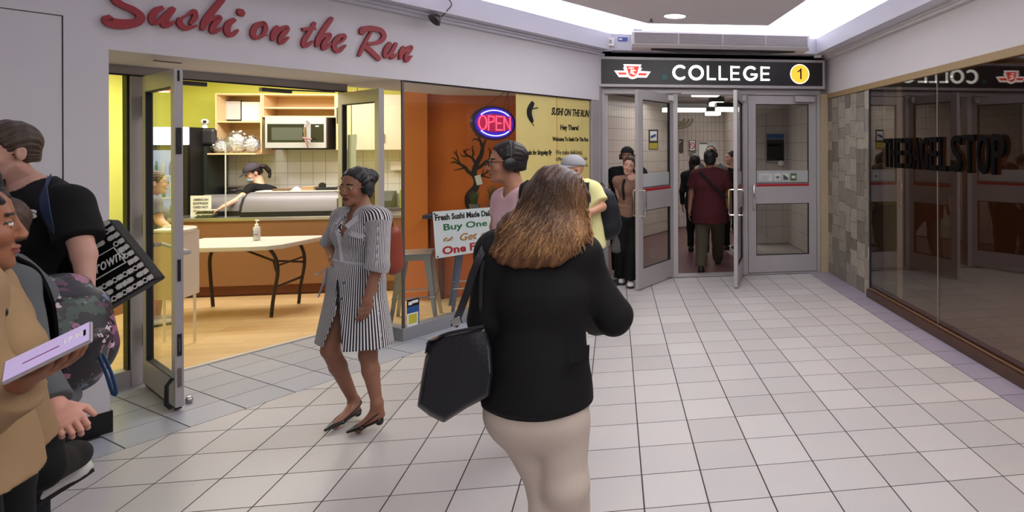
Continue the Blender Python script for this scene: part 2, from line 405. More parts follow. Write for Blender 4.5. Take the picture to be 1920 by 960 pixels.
# floor inside the station
M_terr = mat('station_floor_red', (104, 72, 74), .35, var=.08, scale=60)
sf = struct('floor_station', MB().box(-1.2, 3.1, 8.3, 13.3, -.11, .004), M_terr); tag(sf, 'dull red terrazzo floor inside the station')
def station_door(name, label, hx, hy, ang, wid, closed=False, stickers=False):
    """hinge at (hx,hy); leaf runs from the hinge along direction ang"""
    t = thing(name, label, 'door', (hx, hy, 0)); t['kind'] = 'structure'; del t['category']
    d = Vector((math.cos(ang), math.sin(ang), 0)); nn = Vector((d.y, -d.x, 0)); th = .022
    H = Vector((hx, hy, 0))
    def bx(a, b, z0, z1, y=0, hy_=th): return MB().obox(H+d*((a+b)/2)+UP*((z0+z1)/2)+nn*y, d, nn, UP, (b-a)/2, hy_, (z1-z0)/2)
    W = wid; st = .105; z0 = .02; z1 = 2.375
    lf = MB()
    for q in (bx(0, st, z0, z1), bx(W-st, W, z0, z1), bx(st, W-st, z0, .245), bx(st, W-st, .935, 1.205), bx(st, W-st, 2.265, z1)): lf.tri(q)
    leaf = part('door_leaf', lf, M_alu, t)
    for a, b in ((.245, .935), (1.205, 2.265)):
        part('glass_pane', bx(st-.004, W-st+.004, a-.004, b+.004, 0, .004), M_glass, t)
        g = MB()
        for q in (bx(st, st+.009, a, b, 0, th*.8), bx(W-st-.009, W-st, a, b, 0, th*.8), bx(st, W-st, a, a+.009, 0, th*.8), bx(st, W-st, b-.009, b, 0, th*.8)): g.tri(q)
        part('gasket', g, M_dark, t)
    part('red_stripe', bx(st, W-st, 1.165, 1.2, 0, th+.002), mat('stripe_red', (160, 36, 44), .5), t)
    part('clear_band', bx(st, W-st, 1.205, 1.375, 0, .006), mat('frost', (176, 178, 178), .5), t)
    for sgn in (1, -1):
        h = H+d*(W-.065); off = nn*sgn
        pts = [h+off*th+UP*1.18, h+off*.075+UP*1.18, h+off*.085+UP*1.165-d*0, h+off*.085+UP*.89, h+off*.075+UP*.875, h+off*th+UP*.875]
        part('pull_handle', MB().tube(pts, .011, 8), M_chrome, t, smooth=True)
    for z in (.35, 1.2, 2.1): part('hinge', MB().tube([H+nn*(th+.006)+UP*(z-.06), H+nn*(th+.006)+UP*(z+.06)], .011, 8), M_alud, t)
    part('lock', MB().lathe([(.02, 0), (.018, .006)], H+d*(W-.055)+nn*th+UP*1.34, 12, nn), M_alud, t)
    return t, H, d, nn, bx
h1 = Vector((.75, 8.16)); e1 = Vector((.25, 7.41))
station_door('door_1', 'open grey glazed station door on the left with a red stripe, swung towards the concourse', h1.x, h1.y, math.atan2(e1.y-h1.y, e1.x-h1.x), .89)
h2 = Vector((1.672, 8.16)); e2 = Vector((1.425, 7.34))
station_door('door_2', 'middle grey glazed station door standing open almost edge-on', h2.x, h2.y, math.atan2(e2.y-h2.y, e2.x-h2.x), .87)
t3, H3, d3, n3, bx3 = station_door('door_3', 'closed grey glazed station door on the right with stickers and a red stripe', 2.695, 8.17, PI, .94, True)
# n3 for ang=pi: d=(-1,0), nn=(0,1): concourse side is -nn
def flat3(name, x0, x1, z0, z1, m, y=.012, lab=None): return part(name, MB().box(x0, x1, 8.17-y-.001, 8.17-y, z0, z1), m, t3, label=lab)
flat3('notice_sticker', 1.905, 2.085, 1.24, 1.335, mat('sticker_white', (205, 206, 206), .5))
for k in range(3): part('notice_line', MB().box(1.925, 2.06-.02*k, 8.155, 8.1565, 1.30-.022*k, 1.306-.022*k), mat('print_grey', (120, 120, 125), .6), t3)
flat3('wifi_sticker', 2.115, 2.2, 1.24, 1.335, MATS['sticker_white'])
wf = MB()
for r_ in (.012, .024, .036):
    pts = [(2.158+r_*math.cos(a), 8.155, 1.262+r_*math.sin(a)) for a in np.linspace(PI*.22, PI*.78, 7)]
    wf.tube(pts, .0035, 6)
wf.lathe([(.006, 0), (.006, .002)], (2.158, 8.155, 1.262), 8, (0, -1, 0)); part('wifi_mark', wf, M_black, t3)
flat3('bars_sticker', 2.225, 2.31, 1.24, 1.335, MATS['sticker_white'])
bm_ = MB()
for k, hh_ in enumerate((.07, .055, .045, .03)): bm_.box(2.237+k*.017, 2.250+k*.017, 8.153, 8.156, 1.25, 1.25+hh_)
part('bars_mark', bm_, M_black, t3)
flat3('green_sticker', 2.335, 2.42, 1.24, 1.335, mat('sticker_green', (70, 110, 62), .5)); part('sticker_plate', MB().box(2.352, 2.403, 8.153, 8.156, 1.27, 1.305), MATS['sticker_white'], t3)
# closers
def closer(label, x0, x1, y, z=2.33):
    t = thing('door_closer', label, 'door closer', (x0, y, z))
    part('closer_body', MB().box(x0, x1, y-.04, y+.03, z-.04, z+.04), M_alu, t, bevel=.006)
    part('closer_arm', MB().obox(((x0+x1)/2+.02, y-.05, z+.052), (1, -.3, 0), (.3, 1, 0), UP, .15, .012, .005), M_alud, t)
closer('grey door closer on the head rail over the left open door', .60, .76, 8.06)
closer('grey door closer on the head rail over the middle open door', 1.60, 1.70, 8.06)
closer('dark door closer at the top of the closed right door', 2.38, 2.64, 8.10, 2.33)

# ---- illuminated station sign
sg = thing('station_sign', 'long black lit sign reading COLLEGE with a red transit shield and a yellow 1', 'sign', (1.3, 8.06, 2.46))
part('sign_case', MB().box(-.2, 2.775, 8.02, 8.16, 2.462, 2.846), M_alu, sg, bevel=.005)
part('sign_face', MB().box(-.165, 2.74, 8.012, 8.03, 2.50, 2.81), mat('sign_black', (26, 24, 26), .35), sg)
E_w = emat('letter_glow', (255, 255, 250), 1.25)
def letter(name, mb, x, z, m=E_w, y=8.010): return part(name, mb.xf(Matrix.Translation((x, y, z))), m, sg)
LH = .195; LW = .03
def arc(cx_, cz, r, a0, a1, n=14): return [(cx_+r*math.cos(math.radians(a0+(a1-a0)*i/n)), cz+r*math.sin(math.radians(a0+(a1-a0)*i/n))) for i in range(n+1)]
def lt_poly(strokes):
    mb = MB()
    for s_ in strokes: stroke(mb, s_, .036, .012, smooth=False)
    return mb
R = LH/2-.016; x = .735; xs_ = []
let = {'C': (.185, [arc(.098, LH/2, R, 48, 312)]), 'O': (.215, [arc(.1, LH/2, R, 0, 360, 24)]), 'L': (.135, [[(.018, LH-.012), (.018, .018)], [(.018, .018), (.112, .018)]]),
       'E': (.155, [[(.018, LH-.012), (.018, .012)], [(.018, .018), (.118, .018)], [(.018, LH/2), (.108, LH/2)], [(.018, LH-.018), (.118, LH-.018)]]),
       'G': (.205, [arc(.098, LH/2, R, 48, 340), [(.105, LH/2-.012), (.178, LH/2-.012)], [(.168, LH/2-.012), (.168, .055)]])}
word = 'COLLEGE'; tot = sum(let[c][0] for c in word); sc = (2.012-.732-.10)/ (tot-.03); gap = .10/6
for c in word:
    wd, ss = let[c]; mb = lt_poly(ss); letter('sign_letter', mb.xf(Matrix.Scale(sc, 4, (1, 0, 0))), x, 2.555); x += wd*sc+gap
# shield emblem
def poly_mb(P, y0=-.012): # extruded polygon in XZ
    n = len(P); a = sum(P[i][0]*P[(i+1)%n][1]-P[(i+1)%n][0]*P[i][1] for i in range(n))
    if a < 0: P = P[::-1]
    return MB().add([(x_, y0, z_) for x_, z_ in P]+[(x_, 0, z_) for x_, z_ in P], [tuple(range(n)), tuple(range(n, 2*n))[::-1]]+[(i, i+n, (i+1)%n+n, (i+1)%n) for i in range(n)])
k = .457/600.
def ez(L): return [((x_-480)*k+.227, (225-z_)*k+2.655) for x_, z_ in L]
E_r = emat('emblem_red', (232, 64, 52), .95); E_p = emat('emblem_white', (255, 232, 226), 1.15)
wing = ez([(180, 212), (350, 212), (325, 158), (348, 158), (330, 104), (628, 104), (612, 158), (640, 164), (612, 212), (785, 220), (715, 322), (555, 322), (520, 342), (480, 350), (440, 342), (405, 318), (255, 318)])
part('emblem_outline', poly_mb(wing).xf(Matrix.Translation((0, 8.012, 0))), E_p, sg)
for P in (ez([(235, 243), (372, 243), (385, 278), (262, 278)]), ez([(590, 247), (728, 250), (700, 288), (570, 286)]), ez([(378, 136), (592, 136), (552, 262), (522, 300), (480, 314), (440, 298), (415, 262)])):
    part('emblem_field', poly_mb(P, -.016).xf(Matrix.Translation((0, 8.011, 0))), E_r, sg)
mono = MB()
for s_ in (ez([(415, 172), (470, 160), (505, 172)]), ez([(462, 168), (458, 215), (448, 258)]), ez([(500, 196), (470, 206), (462, 240), (482, 262), (505, 252)]), ez([(532, 214), (500, 204), (488, 240), (505, 272), (532, 262)])): stroke(mono, s_, .011, .02)
part('emblem_monogram', mono.xf(Matrix.Translation((0, 8.011, 0))), E_p, sg)
part('line_disc_rim', MB().lathe([(.131, 0), (.131, .010)], (2.425, 8.014, 2.655), 36, (0, -1, 0)), E_p, sg)
part('line_disc', MB().lathe([(.119, 0), (.119, .014)], (2.425, 8.014, 2.655), 36, (0, -1, 0)), emat('disc_yellow', (255, 186, 52), 1.0), sg)
one = MB(); stroke(one, [(2.437, 2.592), (2.437, 2.722)], .027, .018, False); stroke(one, [(2.437, 2.712), (2.397, 2.685)], .022, .018, False)
part('line_number', one.xf(Matrix.Translation((0, 8.012, 0))), mat('digit_dark', (46, 30, 22), .6), sg)
part('green_sticker', MB().box(.598, .668, 8.004, 8.013, 2.556, 2.622), mat('teal', (60, 104, 104), .5), sg, label='small teal sticker')

# ---- air curtain above the sign
ac = thing('air_curtain', 'long grey air curtain unit mounted over the station sign', 'air curtain', (1.35, 7.8, 2.93))
x0, x1 = .212, 2.44; ya, yb = 7.64, 7.9; z0, z1 = 2.915, 3.125
prof = [(yb, z0), (ya+.07, z0), (ya+.015, z0+.035), (ya+.015, z1-.03), (ya+.05, z1), (yb, z1)]
def xprism(prof, x0, x1):
    n = len(prof); return MB().add([(x0, y, z) for y, z in prof]+[(x1, y, z) for y, z in prof], [tuple(range(n)), tuple(range(n, 2*n))[::-1]]+[(i, i+n, (i+1)%n+n, (i+1)%n) for i in range(n)])
M_acg = mat('aircurtain_grey', (216, 210, 212), .5)
part('unit_casing', xprism(prof, x0, x1), M_acg, ac, bevel=.008)
M_mesh = mat('grille_dark', (118, 112, 112), .6, metal=.3, var=.35, scale=14)
M_sh = mat('nozzle_dark', (38, 30, 30), .8)
gw = (x1-x0-.05)/4
for k in range(4):
    a = x0+.02+k*(gw+.005); g = part('intake_grille', MB().box(a+.012, a+gw-.006, ya+.005, ya+.014, z0+.05, z1-.035), M_mesh, ac)
    sl = MB()
    for j in range(13): sl.box(a+.012, a+gw-.006, ya-.002, ya+.006, z0+.053+j*.0098, z0+.0565+j*.0098)
    part('grille_wires', sl, M_acg, g)
part('air_nozzle', MB().add([(.45, 7.74, 2.914), (2.3, 7.74, 2.914), (1.9, 7.72, 2.885), (.8, 7.72, 2.885), (.45, 7.88, 2.914), (2.3, 7.88, 2.914), (1.9, 7.86, 2.885), (.8, 7.86, 2.885)], [(0, 1, 2, 3), (4, 7, 6, 5), (3, 2, 6, 7), (0, 3, 7, 4), (1, 5, 6, 2)]), M_sh, ac)
part('end_cap', MB().box(x1-.0, x1+.018, ya+.03, yb, z0+.006, z1-.01), M_fascia, ac, bevel=.006)
part('cable_gland', MB().box(.23, .34, 7.7, 7.74, 3.125, 3.137), M_alud, ac)
t = thing('thermostat', 'small white control box on the fascia left of the air curtain', 'control box', (-.04, 7.88, 2.98))
part('control_case', MB().box(-.085, -.0, 7.86, 7.9, 2.955, 3.055), M_white, t, bevel=.004)
part('control_buttons', MB().box(-.055, -.035, 7.855, 7.86, 2.99, 3.0).box(-.055, -.035, 7.855, 7.86, 3.015, 3.025).box(-.075, -.065, 7.855, 7.86, 3.0, 3.01), M_black, t)
t = thing('blue_label', 'small blue sticker on the fascia left of the air curtain', 'sticker', (.1, 7.895, 3.05))
part('label_sheet', MB().box(.045, .165, 7.893, 7.899, 3.02, 3.07), mat('label_blue', (74, 92, 170), .5), t)
part('label_text', MB().box(.055, .10, 7.891, 7.893, 3.035, 3.055), M_white, t)
t = thing('dome_camera', 'small dome security camera under the fascia in the right corner', 'camera', (2.68, 8.05, 2.91))
part('camera_mount', MB().lathe([(.05, 0), (.055, -.02), (.045, -.035)], (2.68, 8.03, 2.91), 20), M_white, t, smooth=True)
part('camera_dome', MB().lathe([(.035, -.03), (.03, -.05), (.015, -.062), (.001, -.066)], (2.68, 8.03, 2.91), 20), M_black, t, smooth=True)
# hanging spot/speaker over the header
t = thing('hanging_spotlight', 'small dark spotlight hanging on a curved cable over the red lettering', 'spotlight', (-2.5, 5.9, 2.9))
a = SP(3.80, .16, 2.84)
part('cable', MB().tube(catmull([SP(3.80, .2, 3.1), SP(3.90, .24, 3.0), SP(3.885, .2, 2.93), SP(3.85, .17, 2.87)]), .006, 6), M_alud, t, smooth=True)
part('lamp_head', MB().lathe([(.012, .055), (.03, .04), (.055, -.0), (.062, -.012), (.05, -.012), (.02, .01)], SP(3.80, .15, 2.842), 18, (SD*.75+UP*.75+SN*.1)), mat('spot_dark', (52, 50, 54), .35), t, smooth=True)

# ================================================================ RIGHT SIDE: stone pier and the bagel shop
wr = struct('wall_right', MB().box(2.85, 3.05, -6, 8.3, 2.405, 3.0), M_wallr); tag(wr, 'plain pale wall above the glass of the bagel shop')
part('cornice_moulding', MB().box(2.80, 2.85, -6, 8.16, 2.86, 2.91).box(2.77, 2.80, -6, 8.16, 2.885, 2.91), M_wallr, wr)
M_oak = mat('oak_trim', (150, 126, 88), .5, var=.12, scale=12)
tr = struct('trim_2', MB().box(2.835, 2.95, -6, 8.1, 2.338, 2.405), M_oak, bevel=.004); tag(tr, 'light oak rail over the bagel shop glass')
# stone pier: tumbled stone tiles in vertical running bond
def stone_mat():
    m = bpy.data.materials.new('stone'); m.use_nodes = True; nt = m.node_tree; N = nt.nodes; L = nt.links; b = N['Principled BSDF']
    b.inputs['Roughness'].default_value = .55
    oi = N.new('ShaderNodeObjectInfo'); geo = N.new('ShaderNodeNewGeometry'); cr = N.new('ShaderNodeValToRGB')
    cr.color_ramp.elements[0].color = S3(92, 84, 76); cr.color_ramp.elements[1].color = S3(172, 164, 150)
    e = cr.color_ramp.elements.new(.5); e.color = S3(132, 124, 114)
    nz = N.new('ShaderNodeTexNoise'); nz.inputs['Scale'].default_value = 11; nz.inputs['Detail'].default_value = 6; nz.inputs['Roughness'].default_value = .65
    mp = N.new('ShaderNodeMapping'); mp.inputs['Scale'].default_value = (1, 2.2, .7); L.new(geo.outputs['Position'], mp.inputs[0]); L.new(mp.outputs[0], nz.inputs['Vector'])
    ma = N.new('ShaderNodeMath'); ma.operation = 'MULTIPLY_ADD'; ma.inputs[1].default_value = .62; L.new(oi.outputs['Random'], ma.inputs[0])
    mb_ = N.new('ShaderNodeMath'); mb_.operation = 'MULTIPLY_ADD'; mb_.inputs[1].default_value = 1.0; mb_.inputs[2].default_value = -.32
    L.new(nz.outputs['Fac'], mb_.inputs[0]); L.new(mb_.outputs[0], ma.inputs[2]); L.new(ma.outputs[0], cr.inputs[0]); L.new(cr.outputs[0], b.inputs['Base Color'])
    bp = N.new('ShaderNodeBump'); bp.inputs['Strength'].default_value = .5; bp.inputs['Distance'].default_value = .01; L.new(nz.outputs['Fac'], bp.inputs['Height']); L.new(bp.outputs[0], b.inputs['Normal'])
    return m
M_stone = stone_mat()
pier = struct('wall_pier', MB().box(2.862, 3.0, 6.735, 8.1, 0, 2.34), mat('mortar', (86, 78, 70), .9)); tag(pier, 'pier faced with mottled grey-brown stone tiles beside the station doors')
z_ = 0; rng = random.Random(3); row = 0
ys = [8.1]
while ys[-1] > 6.78: ys.append(max(6.738, ys[-1]-rng.choice((.16, .2, .24))))
for a_, b_ in zip(ys[1:], ys[:-1]):
    z_ = 0
    while z_ < 2.33:
        hh_ = rng.choice((.13, .17, .2, .25)); z2 = min(2.336, z_+hh_); pr = rng.uniform(0, .009)
        part('stone_tile', MB().box(2.848-pr, 2.875, a_+.002, b_-.002, z_+.002, z2-.002), M_stone, pier, bevel=0)
        z_ = z2
# shop glass on a low timber sill
M_wal = mat('walnut', (74, 50, 36), .35, var=.2, scale=9)
ss = struct('trim_3', MB().box(2.80, 2.96, -6, 6.715, .0, .085).box(2.83, 2.95, -6, 6.715, .085, .1), M_wal); tag(ss, 'dark walnut sill along the foot of the bagel shop glass')
part('sill_bead', MB().box(2.826, 2.836, -6, 6.712, .094, .104), mat('bead', (120, 92, 70), .4), ss)
M_mir = glass_mat('shop_glass', (.66, .58, .50), 1.5, 1.25, 0.0, .07)
wn = thing('window_1', 'tall dark reflective glass front of the closed bagel shop', 'window', (2.86, 5, .1)); wn['kind'] = 'structure'; del wn['category']
for a_, b_ in ((5.228, 6.71), (2.6, 5.222), (0, 2.594), (-3, -.006)): part('glass_pane', MB().box(2.852, 2.862, a_, b_, .1, 2.34), M_mir, wn)
part('pane_edge', MB().box(2.850, 2.864, 5.222, 5.228, .1, 2.34), mat('edge_light', (150, 150, 140), .2), wn)
part('end_gasket', MB().box(2.846, 2.87, 6.708, 6.74, 0, 2.34), M_dark, wn)
part('end_strip', MB().box(2.846, 2.85, 6.735, 6.765, 0, 2.34), mat('pale_strip', (178, 172, 168), .5), wn)
# interior of the closed shop
M_brown = mat('brown_panel', (88, 62, 44), .5, var=.2, scale=3)
wi = struct('wall_bagel_shop', MB().box(6.2, 6.4, -4, 8.1, 0, 2.7).box(2.95, 6.4, 7.9, 8.1, 0, 2.7).box(2.95, 6.4, -4, -3.8, 0, 2.7), M_brown)
struct('ceiling_bagel_shop', MB().box(2.96, 6.4, -4, 8.1, 2.6, 2.7), mat('dim_ceiling', (90, 82, 78), .8))
struct('floor_bagel_shop', MB().box(2.96, 6.3, -4, 8.1, .0, .02), mat('carpet_grey', (92, 88, 86), .9))
for y_, nm in ((6.6, 0), (5.2, 0), (3.9, 0), (2.6, 0)):
    pa = part('wall_panel', MB().box(6.14, 6.2, y_-1.2, y_, .12, 2.3), M_brown, wi)
t = thing('white_partition', 'pale upright partition board just inside the bagel shop glass beside the stone pier', 'partition', (3.1, 6.45, .02))
part('partition_board', MB().box(3.0, 3.06, 6.35, 6.7, .02, 2.34), mat('pale_board', (176, 188, 190), .6), t)
t = thing('display_post', 'slim pale upright post inside the bagel shop', 'post', (4.0, 5.6, .02))
part('post_tube', MB().box(4.0, 4.03, 5.6, 5.63, .02, 2.6), mat('post_pale', (140, 130, 124), .4), t)
# black raised letters THE BAGEL STOP on the glass
sn = thing('shop_letters', 'bulky black raised letters THE BAGEL STOP fixed on the dark glass', 'sign', (2.84, 5.2, 1.48))
M_blk = mat('gloss_black', (7, 6, 6), .6, spec=.05)
Mx = lambda y_, z_: frame_M((2.85, y_, z_), (0, -1, 0), (0, 0, 1))
segs = [('THE', 6.30, 5.845, 1.475, 1.775), ('BAGEL', 5.80, 5.0, 1.475, 1.775), ('STOP', 4.96, 4.18, 1.475, 1.785)]
for wtxt, ya_, yb_, za_, zb_ in segs:
    n = len(wtxt); lw = (ya_-yb_)/n
    for i, ch in enumerate(wtxt):
        mb = fit_text(ch, lw*.84, zb_-za_, .013, .012); mb.xf(Matrix.Translation((0, -.013, 0)))
        mb.xf(Mx(ya_-i*lw, za_)); part('black_letter', mb, M_blk, sn)
# ================================================================ SUSHI SHOP FRONT
def onS(px, py, q=0):
    d = pt(px, py, 1)-Vector((0,0,CH)); o = Vector((0,0,CH)); k_ = (q-4.93 - o.dot(SN))/d.dot(SN); p = o+d*k_
    return p.dot(SD), p.z
def onY(px, py, Y_):
    d = pt(px, py, 1)-Vector((0,0,CH)); p = Vector((0,0,CH))+d*(Y_/d.y); return p.x, p.z
# --- red brush-script letters
M_red = mat('letter_red', (152, 34, 46), .45, bump=.1)
ls = thing('shop_lettering', 'red raised brush-script letters Sushi on the Run on the pale header', 'sign', SP(2.6, 0, 2.5))
def A(L_): return [onS(170+x/5.818, y/5.818) for x, y in L_]
def B(L_): return [onS(450+x/5.647, 20+y/5.647) for x, y in L_]
letters = [
 ('S', [(A([(640,-30),(560,-110),(400,-130),(270,-70),(250,0),(330,60),(450,112),(528,180),(490,245),(340,268),(210,250),(165,220),(195,190)]), [.03,.045,.05,.052,.055,.055,.056,.06,.068,.085,.085,.07,.05])]),
 ('u', [(A([(765,88),(700,118),(655,190),(672,250),(730,232),(810,160),(885,95)]), [.04,.05,.052,.05,.038,.038,.045]), (A([(885,95),(815,190),(780,262),(810,288),(895,240)]), [.045,.05,.05,.04,.022])]),
 ('s', [(A([(948,222),(1040,168),(1112,115)]), [.02,.022,.03]), (A([(1120,118),(1122,190),(1072,262)]), [.036,.045,.03]), (A([(960,205),(955,260),(1010,308),(1080,300),(1140,280)]), [.035,.05,.05,.035,.018])]),
 ('h', [(A([(1430,-15),(1330,105),(1235,230),(1203,325)]), [.05,.055,.055,.04]), (A([(1215,300),(1290,222),(1372,188),(1385,210),(1322,290),(1312,345),(1350,348),(1412,305)]), [.02,.03,.04,.045,.05,.045,.035,.02])]),
 ('i', [(A([(1552,215),(1490,262),(1470,335),(1500,382),(1550,368),(1590,330)]), [.042,.052,.055,.05,.035,.02]), (A([(1600,150),(1622,140),(1645,130)]), [.05,.085,.05])]),
 ('o', [(B([(235,132),(155,165),(122,245),(152,288),(218,268),(255,195),(238,132)]), [.045,.05,.052,.045,.032,.045,.045]), (B([(225,262),(268,262)]), [.03,.02])]),
 ('n', [(B([(385,175),(342,245),(330,312)]), [.045,.052,.04]), (B([(335,295),(400,212),(470,178),(480,205),(422,280),(410,335),(440,335),(498,285)]), [.02,.032,.042,.048,.05,.045,.035,.02])]),
 ('t', [(B([(778,132),(720,230),(668,312),(662,370),(700,370),(757,325)]), [.035,.045,.052,.05,.035,.02]), (B([(655,200),(775,190)]), [.05,.05])]),
 ('h', [(B([(958,82),(880,190),(812,308),(798,380)]), [.042,.05,.05,.035]), (B([(805,352),(862,282),(925,252),(930,278),(875,350),(868,400),(900,392),(948,352)]), [.02,.03,.04,.045,.05,.045,.035,.02])]),
 ('e', [(B([(1000,352),(1062,328),(1096,282),(1078,262),(1030,282),(985,345),(990,408),(1032,428),(1102,370)]), [.022,.025,.035,.042,.045,.052,.052,.045,.02])]),
 ('R', [(B([(1272,242),(1292,202),(1380,192),(1475,212),(1510,268),(1472,328),(1390,350),(1335,345)]), [.06,.07,.065,.06,.058,.05,.04,.035]), (B([(1372,232),(1318,320),(1280,400),(1245,478)]), [.03,.035,.04,.035]), (B([(1290,362),(1372,432),(1458,515)]), [.055,.062,.06])]),
 ('u', [(B([(1575,345),(1530,410),(1520,480),(1560,472),(1640,352)]), [.042,.048,.048,.035,.035]), (B([(1640,350),(1592,440),(1592,500),(1650,460)]), [.042,.048,.045,.02])]),
 ('n', [(B([(1722,388),(1690,440),(1680,512)]), [.042,.048,.038]), (B([(1685,490),(1740,420),(1790,385),(1795,402),(1745,480),(1748,532),(1802,482)]), [.022,.032,.04,.045,.048,.045,.02])])]
for nm, ss_ in letters:
    mb = MB()
    for i, (P, W_) in enumerate(ss_): stroke(mb, P, [w_*.70 for w_ in W_], .024+.0005*i)
    M = frame_M(SP(0, .002), SD, UP); part('script_letter', mb.xf(M), M_red, ls)

# --- frame, sidelight and the pair of open doors
Q = -.87
sf_ = thing('entrance_frame', 'dull aluminium frame of the sushi shop entrance with a narrow sidelight', 'door frame', SP(2.2, Q))
part('head_rail', sbox(sbox(MB(), 1.634, 3.60, Q-.06, Q+.06, 2.225, 2.285), 1.634, 3.6, Q-.05, Q+.065, 2.283, 2.29), M_alu, sf_)
part('head_shadow_gap', sbox(MB(), 1.634, 3.6, Q+.06, Q+.066, 2.215, 2.226), M_dark, sf_)
part('door_post', sbox(MB(), 2.02, 2.118, Q-.06, Q+.06, 0, 2.225), M_alu, sf_, bevel=.004)
part('post_gasket', sbox(MB(), 2.006, 2.02, Q-.03, Q+.04, .1, 2.225), M_dark, sf_)
part('sidelight_base', sbox(MB(), 1.636, 2.02, Q-.05, Q+.05, 0, .115), M_alu, sf_)
part('glass_pane', sbox(MB(), 1.636, 2.01, Q-.004, Q+.004, .115, 2.225), M_glassd, sf_)
part('right_post', sbox(MB(), 3.575, 3.605, Q-.05, Q+.03, 0, 2.225), M_alu, sf_, bevel=.004)
part('threshold_strip', sbox(MB(), 2.12, 3.57, Q-.02, Q+.02, 0, .012), mat('threshold_bright', (215, 212, 205), .35, metal=.4), sf_)
def shop_door(name, label, hinge, end, W):
    H = Vector((*hinge, 0)); d = Vector((end[0]-hinge[0], end[1]-hinge[1], 0)).normalized(); nn = Vector((d.y, -d.x, 0)); th = .022
    t = thing(name, label, 'door', H); t['kind'] = 'structure'; del t['category']
    bx = lambda a, b, z0, z1, y=0, h_=th: MB().obox(H+d*((a+b)/2)+UP*((z0+z1)/2)+nn*y, d, nn, UP, (b-a)/2, h_, (z1-z0)/2)
    lf = MB(); st = .075
    for q in (bx(0, st, .03, 2.21), bx(W-st, W, .03, 2.21), bx(st, W-st, .03, .20), bx(st, W-st, 2.10, 2.21)): lf.tri(q)
    part('door_leaf', lf, M_alu, t); part('glass_pane', bx(st-.003, W-st+.003, .197, 2.103, 0, .004), M_glassd, t)
    g = MB()
    for q in (bx(st, st+.012, .2, 2.1, 0, th*.85), bx(W-st-.006, W-st, .2, 2.1, 0, th*.85), bx(st, W-st, .2, .208, 0, th*.85), bx(st, W-st, 2.092, 2.1, 0, th*.85)): g.tri(q)
    part('gasket', g, M_dark, t)
    for z in (.36, 1.15, 2.0): part('hinge', MB().obox(H-d*.02+UP*z, d, nn, UP, .02, .018, .075), M_alud, t)
    return t, H, d, nn, bx
hl = (-3.337+.02, 5.052-.01); el = (-2.794, 4.522)
t, H, d, nn, bx = shop_door('door_4', 'left leaf of the sushi shop door standing open, worn aluminium with keyed edge', hl, el, .76)
E_ = H+d*.76
def edge(z0, z1, w_, nm, m, y=0): return part(nm, MB().obox(E_+d*.002+UP*((z0+z1)/2)+nn*y, d, nn, UP, .004, w_, (z1-z0)/2), m, t)
edge(1.66, 1.83, .014, 'lock_plate', M_dark); edge(1.70, 1.79, .007, 'latch', M_alud)
edge(.84, .98, .008, 'lock_slot', M_black); edge(.36, .50, .011, 'bolt_slot', M_dark); edge(.39, .47, .004, 'flush_bolt', M_steel)
edge(.16, .28, .010, 'scuff_plate', mat('scuffed', (110, 100, 92), .7, var=.5, scale=40)); edge(2.13, 2.2, .005, 'screws', M_dark)
part('door_stop', MB().lathe([(.012, 0), (.024, .01), (.026, .03), (.012, .04)], E_-d*.13-nn*.06+UP*.02, 14, -nn), M_steel, t, smooth=True)
part('foot_bolt', MB().tube([E_-d*.02+nn*.03+UP*.22, E_-d*.02+nn*.06+UP*.18, E_-d*.02+nn*.062+UP*.06, E_-d*.02+nn*.04+UP*.03], .012, 8), M_black, t, smooth=True)
part('floor_sweep', bx(.02, .74, .012, .03, 0, .016), M_black, t)
part('push_bar', MB().tube([H+d*.08-nn*.022+UP*1.01, H+d*.08-nn*.07+UP*1.01, H+d*.68-nn*.07+UP*1.01, H+d*.68-nn*.022+UP*1.01], .014, 8), M_alu, t, smooth=True)
t, H, d, nn, bx = shop_door('door_5', 'right leaf of the sushi shop door swung open towards the concourse, paper sheet on its glass', tuple(SP(3.565, Q+.01))[:2], tuple(SP(3.46, Q+.76))[:2], .76)
part('paper_sheet', bx(.08, .24, 1.42, 1.82, -.028, .001), M_white, t)
part('closer_body', MB().obox(SP(3.0, Q+.02, 2.19), SD, SN, UP, .12, .022, .016), M_alud, sf_)
part('closer_arm', MB().obox(SP(3.22, Q+.10, 2.2), SD+SN*.5, SN, UP, .2, .012, .006), M_alud, sf_)
part('left_closer_body', MB().obox(SP(2.42, Q-.02, 2.20), SD, SN, UP, .09, .022, .016), M_alud, sf_)

# --- display window box
wb = thing('window_2', 'display window of the sushi shop on a grey metal plinth', 'window', SP(3.6, 0)); wb['kind'] = 'structure'; del wb['category']
part('metal_plinth', sbox(sbox(MB(), 3.58, 6.2, -.1, 0, 0, .112), 3.58, 3.66, Q, -.1, 0, .112), mat('plinth', (150, 152, 156), .5, metal=.3), wb)
part('glass_pane', sbox(MB(), 3.600, 6.2, -.03, -.022, .112, 2.29), M_glass, wb)
part('glass_pane', sbox(MB(), 3.600, 3.608, Q+.03, -.03, .112, 2.29), M_glass, wb)
part('corner_bead', sbox(MB(), 3.592, 3.612, -.034, -.014, .112, 2.29), M_alud, wb)
part('end_jamb', sbox(sbox(MB(), 6.2, 6.34, -.12, -.005, 0, 2.29), 6.34, 6.40, -.05, .01, 0, 2.46), M_alu, wb, bevel=.004)
part('head_gap', sbox(MB(), 3.6, 6.2, -.05, -.012, 2.278, 2.29), M_dark, wb)
struct('wall_jamb', sbox(MB(), 6.34, 6.55, -.3, -.02, 0, 2.9), M_wall)

